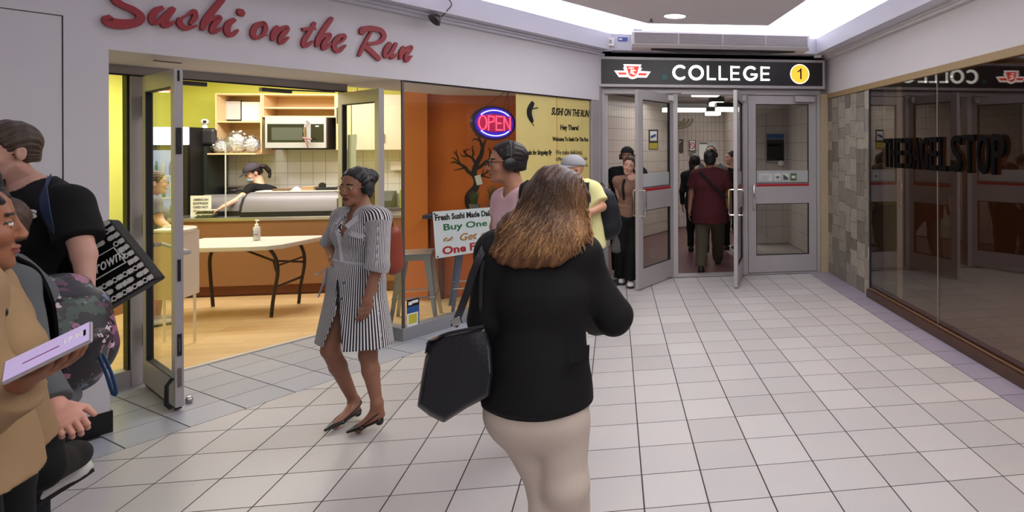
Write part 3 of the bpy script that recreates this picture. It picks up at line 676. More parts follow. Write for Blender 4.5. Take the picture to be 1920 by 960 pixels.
# --- yellow window film with lettering
M_film = mat('film_yellow', (244, 216, 142), .5, var=.16, scale=1.2)
fm_ = thing('window_poster', 'yellow window film with black welcome wording of the sushi shop', 'poster', SP(5.5, -.03, 1.2))
s0, s1 = onS(968, 300, -.035)[0], 6.19
part('film_sheet', sbox(MB(), s0, s1, -.040, -.036, 1.12, 2.278), M_film, fm_)
def post_text(txt, x0, x1, y0, y1, off=.01, shear=0, nm='poster_line'):
    (a, zb), (b, zt) = onS(x0, y1, -.033), onS(x1, y0, -.033); _, za = onS(x0, y0, -.033); _, zbb = onS(x1, y1, -.033)
    h_ = ((za-zb)+(zt-zbb))/2; mb = fit_text(txt, b-a, h_, .0015, off, shear)
    part(nm, mb.xf(frame_M(SP(a, -.034, (zb+zbb)/2), SD, UP)), M_black, fm_)
post_text('SUSHI ON THE RUN', 1034, 1105, 204, 218, .03, .3)
post_text('Hey There!', 1051, 1085, 234, 247, .03)
post_text('Welcome To Sushi On The Run', 1036, 1103, 257, 265, .035)
post_text('Thanks for Stopping By', 981, 1035, 281, 293, .03, .35)
post_text('We make delicious,', 1042, 1092, 281, 291, .0)
post_text('different, quick, fresh', 1042, 1101, 294, 303, .0)
post_text('quality sushi.', 1050, 1103, 306, 316, .0)
rl = MB(); pts = [onS(x, y, -.034) for x, y in ((999, 193), (993, 205), (993, 216), (998, 228))]; stroke(rl, pts, [.06, .075, .075, .05], .0015)
pts = [onS(x, y, -.034) for x, y in ((995, 205), (1008, 202))]; stroke(rl, pts, .02, .002, False)
pts = [onS(x, y, -.034) for x, y in ((996, 228), (1001, 236))]; stroke(rl, pts, .012, .002, False)
part('roll_drawing', rl.xf(frame_M(SP(0, -.034), SD, UP)), M_black, fm_)
gl = MB(); stroke(gl, [onS(x, y, -.034) for x, y in ((1003, 198), (1002, 210), (1001, 224))], .03, .0012); part('roll_shine', gl.xf(frame_M(SP(0, -.0345), SD, UP)), mat('film_pale', (226, 214, 170), .5), fm_)

# --- LED sign
op = thing('open_sign', 'oval LED sign glowing red OPEN inside a blue ring, hung in the window', 'sign', SP(4.70, -.08, 1.95))
def oval(s_, z_, a, b, q0, q1, n=40):
    P = [(s_+a*math.cos(2*PI*i/n), z_+b*math.sin(2*PI*i/n)) for i in range(n)]
    return MB().add([SP(x, q1, z) for x, z in P]+[SP(x, q0, z) for x, z in P], [tuple(range(n)), tuple(range(n, 2*n))[::-1]]+[(i, i+n, (i+1)%n+n, (i+1)%n) for i in range(n)])
part('sign_board', oval(4.70, 1.95, .292, .178, -.11, -.075), mat('led_board', (34, 12, 60), .4), op)
part('blue_field', oval(4.70, 1.95, .262, .158, -.08, -.073), emat('led_blue', (44, 18, 165), .6), op)
part('red_field', oval(4.70, 1.95, .24, .092, -.078, -.071), emat('led_red_field', (150, 12, 60), .7), op)
dots = MB(); dotb = MB()
def led(mb, s_, z_, r=.0062): mb.obox(SP(s_, -.068, z_), SD, SN, UP, r, .004, r)
def led_line(mb, P, step=.0185):
    for a, b in zip(P[:-1], P[1:]):
        L_ = math.hypot(b[0]-a[0], b[1]-a[1]); n = max(1, round(L_/step))
        for i in range(n+1): led(mb, a[0]+(b[0]-a[0])*i/n, a[1]+(b[1]-a[1])*i/n)
lx = 4.70-.215; zc_ = 1.95; hh2 = .07
led_line(dots, [(lx+.05+.05*math.cos(a), zc_+hh2*math.sin(a)) for a in np.linspace(0, 2*PI, 15)])
led_line(dots, [(lx+.125, zc_-hh2), (lx+.125, zc_+hh2), (lx+.195, zc_+hh2*.9), (lx+.20, zc_+.02), (lx+.125, zc_)])
led_line(dots, [(lx+.305, zc_+hh2), (lx+.228, zc_+hh2), (lx+.228, zc_-hh2), (lx+.305, zc_-hh2)]); led_line(dots, [(lx+.228, zc_), (lx+.29, zc_)])
led_line(dots, [(lx+.335, zc_-hh2), (lx+.335, zc_+hh2), (lx+.42, zc_-hh2), (lx+.42, zc_+hh2)])
for a in list(np.linspace(PI*.22, PI*.78, 19)) + list(np.linspace(PI*1.22, PI*1.78, 19)): led(dotb, 4.70+.235*math.cos(a), zc_+.132*math.sin(a), .0055)
part('red_leds', dots, emat('led_red', (255, 80, 110), 1.9), op, kind='stuff'); part('blue_leds', dotb, emat('led_white', (190, 190, 255), 2.4), op, kind='stuff')
part('hanging_cords', MB().tube([SP(4.58, -.09, 2.11), SP(4.86, -.09, 2.29)], .003, 5).tube([SP(4.82, -.09, 2.07), SP(4.9, -.09, 2.29)], .003, 5).tube([SP(4.9, -.09, 2.29), SP(4.91, -.09, 1.78)], .0025, 5), M_dark, op)

# --- promotion board on the glass
pb = thing('promotion_board', 'white board reading Fresh Sushi Made Daily Buy One Get One FREE on the window', 'sign', SP(4.2, -.05, .85))
a = onS(811, 397, -.045); b = onS(925, 388, -.045); c = onS(818, 485, -.045)
wv = Vector((b[0]-a[0], 0, b[1]-a[1]))*1.03; hv = Vector((c[0]-a[0]-.0, 0, c[1]-a[1]))
M = Matrix.Identity(4)
BW = wv.length; BH = .44; xx = (SD*wv.x+UP*wv.z).normalized(); zz = (UP*1 - SD*.075).normalized()
o_ = SP(a[0]+.035, -.045, a[1]-BH)
MF = frame_M(o_, xx, zz)
part('board_sheet', MB().box(0, BW, 0, .004, 0, BH).xf(MF), mat('board_white', (222, 226, 232), .5), pb)
def btxt(t_, x, z, w_, h_, m, off=.02, sh=0): part('board_line', fit_text(t_, w_, h_, .001, off, sh).xf(MF @ Matrix.Translation((x, -.0015, z))), m, pb)
btxt('Fresh Sushi Made Daily', .02, .335, BW*.93, .078, M_black, .03)
btxt('Buy One', BW*.14, .235, BW*.70, .082, mat('print_green', (40, 112, 66), .6), .02)
btxt('Get', BW*.38, .135, BW*.28, .072, mat('print_tan', (176, 122, 62), .6), .02, .25)
btxt('One FREE', BW*.10, .025, BW*.84, .078, mat('print_red', (176, 34, 40), .6), .03)
for x_ in (BW*.2, BW*.8):
    sh_ = MB()
    for i in range(5): sh_.lathe([(.011, 0), (.011, .0012)], (x_-.045+i*.022, -.001, .168+.012*math.sin(i*2.1)), 8, (0, -1, 0)); stroke(sh_, [(x_-.06+i*.022, .15), (x_-.035+i*.022, .16)], .006, .002, False)
    part('sushi_drawing', sh_.xf(MF), MATS['print_tan'] if 'print_tan' in MATS else M_oak, pb)
for x_, z_2 in ((.015, BH-.02), (BW-.02, BH-.02), (.02, .015)): part('suction_cup', MB().lathe([(.009, 0), (.006, .006)], (x_, -.001, z_2), 10, (0, -1, 0)).xf(MF), M_dark, pb)
# sticker at the glass corner
st_ = thing('window_sticker', 'small black, blue and yellow sticker low on the window corner', 'sticker', SP(3.7, -.02, .3))
(a, zt), (b, zb) = onS(763, 563, -.02), onS(786, 609, -.02)
part('sticker_sheet', sbox(MB(), a, b, -.0215, -.0195, zb, zt), mat('sticker_blue', (34, 84, 150), .4), st_)
hh3 = zt-zb; ww = b-a
part('sticker_black', sbox(MB(), a, b, -.02, -.0185, zb+hh3*.74, zt), M_black, st_)
part('sticker_white', sbox(MB(), a, b-ww*.1, -.02, -.0183, zb, zb+hh3*.5), M_white, st_)
part('sticker_yellow', sbox(MB(), a+ww*.12, b-ww*.2, -.0185, -.0178, zb+hh3*.12, zb+hh3*.46), mat('sticker_yel', (200, 190, 60), .5), st_)
part('sticker_figure', sbox(sbox(MB(), a+ww*.1, a+ww*.4, -.0185, -.0175, zb+hh3*.8, zb+hh3*.92), a+ww*.4, a+ww*.9, -.0185, -.0175, zb+hh3*.84, zb+hh3*.94), M_white, st_)

# ================================================================ SHOP INTERIOR
M_yel = mat('wall_lime', (222, 222, 104), .7); M_or = mat('wall_orange', (208, 106, 34), .55, var=.05, scale=2); M_or2 = mat('column_orange', (206, 118, 52), .55)
M_wood = None
def wood_mat(name, c1, c2, rough=.38):
    m = bpy.data.materials.new(name); m.use_nodes = True; nt = m.node_tree; N = nt.nodes; L = nt.links; b = N['Principled BSDF']; b.inputs['Roughness'].default_value = rough
    geo = N.new('ShaderNodeNewGeometry'); oi = N.new('ShaderNodeObjectInfo'); mp = N.new('ShaderNodeMapping'); mp.inputs['Scale'].default_value = (1.2, 14, 14); L.new(geo.outputs['Position'], mp.inputs[0])
    nz = N.new('ShaderNodeTexNoise'); nz.inputs['Scale'].default_value = 2; nz.inputs['Detail'].default_value = 4; L.new(mp.outputs[0], nz.inputs['Vector'])
    ad = N.new('ShaderNodeMath'); ad.operation = 'MULTIPLY_ADD'; ad.inputs[1].default_value = .45; L.new(oi.outputs['Random'], ad.inputs[0])
    sc_ = N.new('ShaderNodeMath'); sc_.operation = 'MULTIPLY'; sc_.inputs[1].default_value = .7; L.new(nz.outputs['Fac'], sc_.inputs[0]); L.new(sc_.outputs[0], ad.inputs[2])
    mx = N.new('ShaderNodeMix'); mx.data_type = 'RGBA'; mx.inputs['A'].default_value = S3(*c1); mx.inputs['B'].default_value = S3(*c2); L.new(ad.outputs[0], mx.inputs['Factor']); L.new(mx.outputs['Result'], b.inputs['Base Color'])
    MATS[name] = m; return m
M_floorw = wood_mat('floor_laminate', (226, 198, 150), (204, 168, 118))
fw = struct('floor_sushi_shop', MB().prism([tuple(SP(-1, Q-.01))[:2], tuple(SP(3.62, Q-.01))[:2], tuple(SP(3.62, -.05))[:2], tuple(SP(5.9, -.05))[:2], (-1.3, 9.2), (-7, 9.2), (-7, 2)], -.05, -.001), mat('plank_gap', (120, 84, 48), .7)); tag(fw, 'honey-coloured laminate plank floor of the sushi shop')
qv = -4.93
n_pl = 0
for r in range(24):
    y0 = 4.6+.14*r
    for c in range(8):
        x0 = -6.4+.8*c+.37*(r % 2)
        base = [(x0+.001, y0+.001), (x0+.799, y0+.001), (x0+.799, y0+.139), (x0+.001, y0+.139)]
        base = clip(base, 0, -1, 7.9)
        if len(base) < 3: continue
        p1 = clip(base, -nx, -ny, qv+Q-.02)
        p2 = clip(clip(clip(base, nx, ny, -(qv+Q)-.0+.02), SD.x, SD.y, -3.66), -nx, -ny, qv-.1)
        for P in (p1, p2):
            P = clip(P, 1, 0, 5.6) if len(P) > 2 else P
            if len(P) > 2:
                xs2 = [p[0] for p in P]; ys2 = [p[1] for p in P]
                if max(xs2)-min(xs2) < .02 or max(ys2)-min(ys2) < .02: continue
                o = bpy.data.objects.new('floor_plank', tile_mesh('floor_plank', P, M_floorw, .004, -.01)); COL.objects.link(o); o.parent = fw
wk = struct('wall_shop_back', MB().box(-6.2, -2.2, 9.07, 9.2, 0, 2.8), M_yel); tag(wk, 'lime yellow back wall of the sushi shop with white square tiles below the cupboards')
M_wt = mat('wall_tile_white', (226, 226, 224), .18); M_wg = mat('wall_grout', (150, 146, 140), .8)
part('tile_grout', MB().box(-5.15, -2.25, 9.055, 9.071, .85, 1.70), M_wg, wk)
wt = MB().box(.002, .153, -.006, 0, .002, .153); mew = bpy.data.meshes.new('wall_tile'); mew.from_pydata(wt.v, [], wt.f); mew.materials.append(M_wt)
for i in range(18):
    for j in range(5):
        o = bpy.data.objects.new('wall_tile', mew); o.location = (-5.06+.155*i, 9.055, .905+.155*j); COL.objects.link(o); o.parent = wk
struct('wall_shop_left', MB().box(-5.75, -5.6, 4.2, 9.1, 0, 2.8), M_yel)
struct('wall_shop_side', MB().prism([tuple(SP(1.60, Q-.01))[:2], tuple(SP(1.634, Q-.01))[:2], (-5.6, 6.0), (-5.7, 5.9)], 0, 2.8), M_yel)
struct('ceiling_shop', MB().prism([tuple(SP(-.5, -1.0))[:2], tuple(SP(6.3, -.9))[:2], (-1.3, 8.2), (-1.3, 9.2), (-6.2, 9.2), (-6.2, 4)], 2.72, 2.8).tri(sbox(MB(), 3.55, 6.4, -1.02, -.1, 2.72, 2.8)), mat('shop_ceiling', (205, 200, 180), .8))
wo = struct('wall_orange', MB().box(-2.06, -.66, 7.45, 7.6, 0, 2.8), M_or); tag(wo, 'orange wall behind the display window with a black tree painted on it')
part('orange_column', MB().box(-2.30, -2.06, 7.36, 9.1, 0, 2.8), M_or2, wo)
# tree on the orange wall
M_tree = mat('tree_black', (34, 18, 14), .6)
def TT(L_): return [onY(760+x/3.839, 150+y/3.839, 7.448) for x, y in L_]
tr_ = MB()
br = [([(470,915),(462,840),(505,775),(512,730),(498,690),(497,650),(515,600),(545,540),(556,490)], [.11,.10,.075,.06,.055,.06,.055,.045,.04]),
 ([(556,490),(540,440),(525,400)], [.035,.025,.012]), ([(556,490),(570,450),(585,425)], [.03,.02,.01]), ([(540,440),(505,425),(480,435)], [.02,.015,.008]), ([(530,420),(520,400),(500,395)], [.015,.01,.008]),
 ([(500,690),(455,660),(430,630),(390,605),(350,590),(325,600)], [.05,.04,.035,.025,.018,.008]), ([(430,630),(395,640),(350,650)], [.022,.016,.008]), ([(400,608),(380,580),(375,550),(345,515)], [.024,.018,.014,.006]),
 ([(375,555),(365,520),(372,500)], [.016,.01,.006]), ([(372,582),(345,560),(330,565)], [.014,.01,.006]), ([(505,600),(480,560),(450,545),(425,520),(420,500)], [.035,.026,.02,.014,.006]), ([(450,545),(415,550),(395,530)], [.018,.012,.006]), ([(480,560),(490,525),(480,490),(490,470)], [.02,.016,.01,.006]), ([(425,520),(445,500),(470,500)], [.012,.008,.005]),
 ([(500,645),(545,620),(580,585),(610,570),(640,530)], [.04,.034,.026,.018,.008]), ([(590,580),(625,575),(650,560)], [.018,.012,.006]), ([(605,570),(608,520),(600,485)], [.018,.012,.006]), ([(608,530),(630,515),(640,500)], [.012,.008,.005]), ([(560,610),(590,610),(615,600)], [.018,.012,.006]),
 ([(510,700),(550,690),(580,670),(610,655)], [.03,.022,.014,.006]), ([(550,690),(590,700),(625,705)], [.018,.012,.006]), ([(570,680),(590,655),(585,640)], [.014,.01,.005]), ([(545,690),(560,660),(555,645)], [.014,.01,.005])]
for i, (P, W_) in enumerate(br): stroke(tr_, TT(P), W_, .0015+.00004*i)
part('painted_tree', tr_.xf(Matrix.Translation((0, 7.448, 0))), M_tree, wo)
# --- counter
ct = thing('service_counter', 'long orange-brown fronted service counter with a steel top', 'counter', (-3.7, 8.2, 0))
part('counter_front', MB().box(-5.05, -2.32, 7.92, 8.34, .12, .865), mat('counter_front', (150, 108, 76), .5, var=.06, scale=2), ct)
part('toe_kick', MB().box(-5.05, -2.32, 7.97, 8.34, 0.005, .12), mat('toe_brown', (120, 66, 44), .6), ct)
part('counter_top', MB().box(-5.05, -2.32, 7.89, 8.36, .865, .905), M_steel, ct, bevel=.003)
part('side_front', MB().box(-5.05, -5.0, 7.2, 7.9, 0.005, .865), MATS['counter_front'], ct)
# --- sushi case
def caseprof(x0, x1, y0, z0, nm, lab, m2=M_steel, h=.27, dpt=.36):
    t = thing(nm, lab, 'display case', ((x0+x1)/2, y0+dpt/2, z0))
    pr = [(y0, z0+.055), (y0+.02, z0+.12), (y0+.065, z0+.2), (y0+.13, z0+h-.015), (y0+.2, z0+h), (y0+dpt, z0+h), (y0+dpt, z0+.055)]
    part('case_hood', xprism(pr, x0+.012, x1-.012), m2, t, smooth=True); part('case_base', MB().box(x0, x1, y0-.008, y0+dpt, z0+.002, z0+.055), M_black, t)
    for x_ in (x0, x1-.012): part('end_panel', xprism([(y-.006 if y < y0+.3 else y, z) for y, z in pr], x_, x_+.012), M_dark, t)
    return t
M_case = mat('case_steel', (118, 114, 118), .42, metal=.2, var=.1, scale=3)
t = caseprof(-4.27, -2.92, 7.95, .906, 'sushi_case', 'long low curved steel sushi display case on the counter', M_case)
part('top_ledge', MB().box(-4.2, -2.94, 8.12, 8.32, 1.176, 1.19), M_white, t)
caseprof(-4.86, -4.36, 8.12, .906, 'small_case', 'smaller rounded steel case behind the paper notice on the counter', M_case, .24, .22)
def simple(name, label, cat, loc, items, group=None):
    t = thing(name, label, cat, loc, group)
    for nm, mb, m, *r in items: part(nm, mb, m, t, **(r[0] if r else {}))
    return t
x_, z_2 = onY(510, 352, 8.2)
simple('serving_tray', 'flat brown tray lying on top of the sushi case beside the cashier', 'tray', (-3.93, 8.2, 1.19), [('tray_base', MB().box(-4.03, -3.84, 8.14, 8.3, 1.191, 1.212), mat('tray_brown', (112, 82, 60), .5), dict(bevel=.004))])
simple('paper_pile', 'crumpled pile of white paper on the sushi case', 'paper', (-3.78, 8.2, 1.19), [('paper_sheet', MB().add([(-3.83, 8.15, 1.192), (-3.72, 8.15, 1.192), (-3.72, 8.27, 1.192), (-3.83, 8.27, 1.192), (-3.79, 8.2, 1.24), (-3.75, 8.22, 1.21)], [(0, 3, 2, 1), (0, 1, 4), (1, 5, 4), (1, 2, 5), (2, 3, 5), (3, 4, 5), (3, 0, 4)]), M_white)])
simple('tape_dispenser', 'black tape dispenser on the sushi case', 'dispenser', (-3.45, 8.2, 1.19), [('dispenser_body', MB().box(-3.56, -3.34, 8.16, 8.24, 1.191, 1.225), M_black, dict(bevel=.006)), ('tape_roll', MB().lathe([(.035, -.02), (.038, 0), (.035, .02)], (-3.50, 8.2, 1.245), 18, (0, 1, 0)), M_dark)])
simple('cardboard_tray', 'shallow tan cardboard tray on the sushi case', 'tray', (-3.66, 8.22, 1.19), [('tray_box', MB().box(-3.72, -3.58, 8.16, 8.28, 1.191, 1.235), mat('card_tan', (176, 148, 112), .8))])
simple('wooden_block', 'small tan block at the right end of the sushi case', 'block', (-3.1, 8.2, 1.19), [('block_body', MB().box(-3.17, -3.02, 8.16, 8.26, 1.191, 1.222), mat('block_tan', (150, 124, 96), .7), dict(bevel=.003))])
tl = MB()
for i in range(26):
    a_ = random.uniform(0, 6.28); r_ = random.uniform(0, .04); tl.obox((-3.26+r_*math.cos(a_), 8.2+r_*math.sin(a_)*.6, 1.225+random.uniform(0, .03)), (math.cos(a_), math.sin(a_), .5), (-math.sin(a_), math.cos(a_), 0), (0, 0, 1), .016, .005, .002)
simple('small_plant', 'tiny green and yellow potted plant on the sushi case', 'plant', (-3.26, 8.2, 1.19), [('plant_pot', MB().lathe([(.022, 0), (.028, .03)], (-3.26, 8.2, 1.191), 12), M_dark), ('foliage', tl, mat('leaf_olive', (120, 122, 62), .6), dict(kind='stuff'))])
PX = onY(440, 358, 8.93)[0]; pots = []
for k, zz_ in enumerate((1.045, 1.10, 1.155)): pots.append(('pan', MB().lathe([(.085, 0), (.10, .045), (.104, .05), (.1, .05), (.08, .01)], (PX, 8.93, zz_), 22), M_steel, dict(smooth=True)))
pots.append(('pan_base', MB().box(PX-.12, PX+.12, 8.82, 9.02, .907, 1.043), M_alud))
simple('steel_pans', 'stack of round steel pans behind the cashier', 'pans', (PX, 8.93, .907), pots)
simple('back_counter', 'steel counter along the tiled back wall behind the cashier', 'counter', (-3.7, 8.92, 0), [('counter_body', MB().box(-4.62, -2.32, 8.82, 9.045, .005, .87), M_white), ('counter_top', MB().box(-4.62, -2.32, 8.80, 9.045, .87, .905), M_steel)])
# notice
x0_, zt_ = onY(357, 367, 8.05); x1_, _ = onY(396, 367, 8.05); _, zb_ = onY(357, 402, 8.05)
nt2 = thing('paper_notice', 'white paper notice reading AMERICAN EXPRESS CARD NOT ACCEPTED on the counter', 'notice', (x0_, 8.05, .906))
part('paper_sheet', MB().box(x0_, x1_, 8.05, 8.053, .907, zt_), M_white, nt2)
for k, tx in enumerate(('AMERICAN', 'EXPRESS', 'CARD NOT', 'ACCEPTED')):
    part('notice_line', fit_text(tx, (x1_-x0_)*.72, .026, .001, .03).xf(Matrix.Translation((x0_+.03, 8.049, zt_-.06-.043*k))), mat('ink_grey', (90, 88, 96), .7), nt2)
tz = .907
for k, (dx_, dz_) in enumerate(((0, 0), (.0, .045))):
    t = thing('sushi_tray', ('lower' if k == 0 else 'upper')+' clear-lidded green takeaway tray of sushi in the pile on the counter', 'takeaway tray', (-4.6, 8.0, tz+dz_), 'takeaway trays on the counter')
    part('tray_base', MB().box(-4.73+.01*k, -4.55+.01*k, 7.93, 8.03, tz+dz_, tz+dz_+.016), mat('tray_green', (70, 84, 52), .4), t)
    fd = MB()
    for i in range(6): fd.lathe([(.012, 0), (.013, .014)], (-4.715+.028*i, 7.965+.03*(i % 2), tz+dz_+.016), 8)
    part('sushi_pieces', fd, mat('rice_pink', (206, 176, 140), .7, var=.3, scale=60), t); part('clear_lid', MB().box(-4.73+.01*k, -4.55+.01*k, 7.93, 8.03, tz+dz_+.032, tz+dz_+.044), mat('lid', (200, 206, 190), .2), t)
simple('glass_screen_post', 'thin clear upright edge of the screen on the counter', 'post', (-4.35, 7.93, .906), [('post_tube', MB().box(-4.412, -4.404, 7.92, 7.935, .906, 1.75), mat('clear_edge', (196, 206, 196), .2))])
# --- wall cupboards
M_bir = mat('birch', (226, 196, 150), .5, var=.05, scale=4); M_birin = mat('birch_inside', (206, 170, 120), .6)
cu = thing('open_cupboard', 'open birch wall cupboard with framed sheets above plastic bags', 'cupboard', (-4.7, 8.9, 1.64))
def shelfbox(t, x0, x1, z0, z1, shelves, y0=8.73, y1=9.045, tk=.018):
    for a_, b_ in ((x0, x0+tk), (x1-tk, x1)): part('side_panel', MB().box(a_, b_, y0, y1, z0, z1), M_bir, t)
    part('top_panel', MB().box(x0+tk, x1-tk, y0, y1, z1-tk, z1), M_bir, t); part('back_panel', MB().box(x0+tk, x1-tk, y1-.01, y1, z0, z1-tk), M_birin, t)
    for z in shelves: part('shelf', MB().box(x0+tk, x1-tk, y0+.004, y1-.01, z-tk/2, z+tk/2), M_bir, t)
shelfbox(cu, -4.97, -4.435, 1.64, 2.395, [2.035])
part('bottom_shelf', MB().box(-4.975, -4.435, 8.58, 9.045, 1.622, 1.64), M_bir, cu)
cu2 = thing('microwave_cupboard', 'birch wall cupboard with two shelf gaps over the microwave', 'cupboard', (-4.0, 8.9, 2.1))
shelfbox(cu2, -4.43, -3.56, 2.095, 2.395, [2.215]); part('bottom_panel', MB().box(-4.41, -3.58, 8.73, 9.05, 2.095, 2.113), M_bir, cu2)
simple('tall_cupboard_side', 'plain birch filler panel right of the microwave', 'panel', (-3.5, 8.9, 1.68), [('panel_board', MB().box(-3.56, -3.38, 8.73, 9.045, 1.675, 2.395), M_bir)])
cu3 = thing('closed_cupboard', 'closed cream wall cupboard above the tiles at the right', 'cupboard', (-2.8, 8.9, 1.68))
part('cupboard_body', MB().box(-3.37, -2.31, 8.75, 9.045, 1.675, 2.395), M_bir, cu3)
M_cream = mat('cream_door', (212, 200, 178), .45)
for a_ in (-3.37, -3.02, -2.67):
    dd = part('cupboard_door', MB().box(a_+.003, a_+.347, 8.728, 8.749, 1.675, 2.395), M_cream, cu3); part('door_handle', MB().tube([(a_+.05, 8.715, 1.76), (a_+.05, 8.715, 1.88)], .005, 6), M_alud, dd)
def framed(x0p, x1p, y0p, y1p, label, m, black):
    x0, z1 = onY(x0p, y0p, 8.95); x1, z0 = onY(x1p, y1p, 8.95); t = thing('framed_sheet', label, 'picture frame', (x0, 8.95, z0))
    part('frame', MB().box(x0, x1, 8.93, 8.945, z0, z1), M_black if black else M_white, t); part('sheet', MB().box(x0+.012, x1-.012, 8.925, 8.931, z0+.012, z1-.012), m, t)
framed(419, 455, 188, 226, 'black framed certificate on the upper cupboard shelf', mat('paper_grey', (200, 198, 200), .6), True)
framed(454, 489, 191, 227, 'unframed white certificate leaning right of the black framed one', M_white, False)
# plastic bags of containers
def blob(c, r, n=260, amp=.35, seed=1):
    bm = bmesh.new(); bmesh.ops.create_icosphere(bm, subdivisions=(4 if amp > .5 else 3), radius=1); rg = random.Random(seed)
    ph = [(Vector((rg.gauss(0,1), rg.gauss(0,1), rg.gauss(0,1)))*(5.5 if amp > .5 else 3.2), rg.uniform(0, 6.28)) for _ in range(14)]
    mb = MB()
    for v in bm.verts:
        s_ = 1+amp*sum(abs(math.sin(v.co.dot(k_)+p_)) for k_, p_ in ph)/14-amp*.6
        mb.v.append((c[0]+v.co.x*r[0]*s_, c[1]+v.co.y*r[1]*s_, c[2]+v.co.z*r[2]*s_))
    mb.f = [tuple(v.index for v in f.verts) for f in bm.faces]; bm.free(); return mb
M_bag = glass_mat('plastic_bag', (.86, .87, .9), 1.5, 1.6, .18, .22)
for k, (x_, z_2, rx, rz, lab) in enumerate(((-4.88, 1.735, .12, .09, 'clear bag of containers hanging over the left end of the lower shelf'), (-4.70, 1.78, .12, .135, 'large clear bag of containers in the middle of the lower shelf'), (-4.53, 1.755, .085, .11, 'clear bag of containers at the right end of the lower shelf'))):
    t = thing('plastic_bag', lab, 'plastic bag', (x_, 8.66, 1.641), 'clear plastic bags on the lower shelf')
    part('bag_contents', blob((x_, 8.70, z_2-.01), (rx*.72, .06, rz*.72), seed=k+9, amp=.9), M_white, t)
    part('bag_film', blob((x_, 8.70, z_2), (rx, .10, rz), seed=k+3, amp=.9), M_bag, t)
# --- microwave
mw = thing('microwave', 'stainless over-the-range microwave with a black window and curved handle', 'microwave', (-3.95, 8.85, 1.70))
part('oven_body', MB().box(-4.35, -3.63, 8.66, 9.05, 1.695, 2.09), M_dark, mw)
dr = part('oven_door', MB().box(-4.35, -3.83, 8.63, 8.66, 1.70, 2.09), mat('appliance', (176, 176, 180), .4, metal=.3), mw, bevel=.004)
part('door_window', MB().box(-4.32, -3.87, 8.626, 8.632, 1.775, 2.005), mat('window_black', (30, 32, 30), .12), dr)
part('window_mesh', MB().box(-4.27, -3.91, 8.623, 8.627, 1.80, 1.96), mat('window_grey', (72, 76, 70), .3), dr)
part('control_panel', MB().box(-3.83, -3.64, 8.63, 8.66, 1.70, 2.09), MATS['appliance'], mw); part('keypad', MB().box(-3.815, -3.665, 8.625, 8.632, 1.775, 2.005), MATS['window_black'], mw)
part('display_mark', MB().box(-3.76, -3.72, 8.622, 8.626, 1.97, 1.985), MATS['paper_grey'], mw)
part('pull_handle', MB().tube(catmull([(-3.85, 8.62, 2.04), (-3.855, 8.58, 2.0), (-3.865, 8.57, 1.9), (-3.86, 8.58, 1.81), (-3.85, 8.62, 1.78)]), .013, 8), M_chrome, mw, smooth=True)
part('towel_knot', MB().tube(catmull([(-3.88, 8.57, 1.83), (-3.83, 8.55, 1.82), (-3.78, 8.57, 1.81)]), .012, 6).tube(catmull([(-3.84, 8.56, 1.82), (-3.83, 8.55, 1.76), (-3.82, 8.57, 1.70)]), .009, 6), mat('cloth_rose', (150, 104, 100), .8), mw, smooth=True)
part('bottom_vent', MB().box(-4.3, -3.68, 8.68, 9.0, 1.684, 1.695), M_black, mw)
# --- fridge, dark cabinet, camera
fg = thing('drinks_fridge', 'tall glass-door drinks fridge with a lit white top panel', 'fridge', (-5.3, 8.6, 0))
x0, _ = onY(262, 240, 8.3); x1, _ = onY(350, 240, 8.3)
zt_, zb_ = onY(300, 238, 8.3)[1], onY(300, 272, 8.3)[1]
part('fridge_body', MB().box(x0, x1, 8.36, 8.605, .01, zt_), M_black, fg); part('lit_header', MB().box(x0+.01, x1-.004, 8.31, 8.36, zb_, zt_), emat('fridge_light', (226, 226, 255), 1.05), fg, bevel=.01)
part('lit_back', MB().box(x0+.04, x1-.06, 8.352, 8.358, .2, zb_-.06), emat('fridge_glow', (150, 160, 215), .55), fg)
part('door_glass', MB().box(x0+.02, x1-.03, 8.30, 8.306, .15, zb_-.02), M_glass, fg); part('door_frame', MB().box(x0, x0+.03, 8.30, 8.33, .1, zb_-.01).box(x1-.05, x1, 8.30, 8.33, .1, zb_-.01), M_black, fg)
cols_ = [(190, 190, 200), (80, 90, 160), (170, 60, 60), (200, 200, 205), (60, 120, 90)]
for i, z in enumerate((.55, .85, 1.12, 1.38)):
    part('fridge_shelf', MB().box(x0+.04, x1-.06, 8.312, 8.35, z-.012, z), M_white, fg)
    for j in range(6):
        xx_ = x0+.08+j*.075
        if xx_ > x1-.08: continue
        t = thing('drink_bottle', '%s drink bottle, %s from the left on the %s fridge shelf' % (('grey', 'dark blue', 'red', 'white', 'green')[(i+j) % 5], ('first', 'second', 'third', 'fourth', 'fifth', 'sixth')[j], ('lowest', 'second lowest', 'second highest', 'highest')[i]), 'bottle', (xx_, 8.33, z), 'bottles on the fridge shelves')
        part('bottle_body', MB().lathe([(.0165, 0), (.0165, .11), (.007, .15), (.007, .17)], (xx_, 8.33, z+.001), 10), mat('bottle_%d' % ((i+j) % 5), cols_[(i+j) % 5], .3), t)
x1, _ = onY(351, 240, 8.62); x2 = -4.985
bc = thing('dark_cabinet', 'tall black cabinet between the fridge and the tiles', 'cabinet', ((x1+x2)/2, 8.6, 0))
zc1 = onY(380, 240, 8.62)[1]; zc2 = onY(380, 273, 8.62)[1]
part('cabinet_body', MB().box(x1+.01, x2, 8.62, 9.0, .01, zc2), mat('cabinet_green_black', (34, 40, 36), .4), bc); part('cabinet_top', MB().box(x1+.01, x2, 8.64, 9.0, zc2, zc1), M_black, bc)
part('rounded_cover', MB().obox(((x1+x2)/2+.04, 8.63, (zc1+zc2)/2), (1, 0, 0), (0, 1, 0), UP, .16, .04, (zc1-zc2)/2-.01), mat('cover_black', (46, 46, 50), .35), bc, bevel=.03)
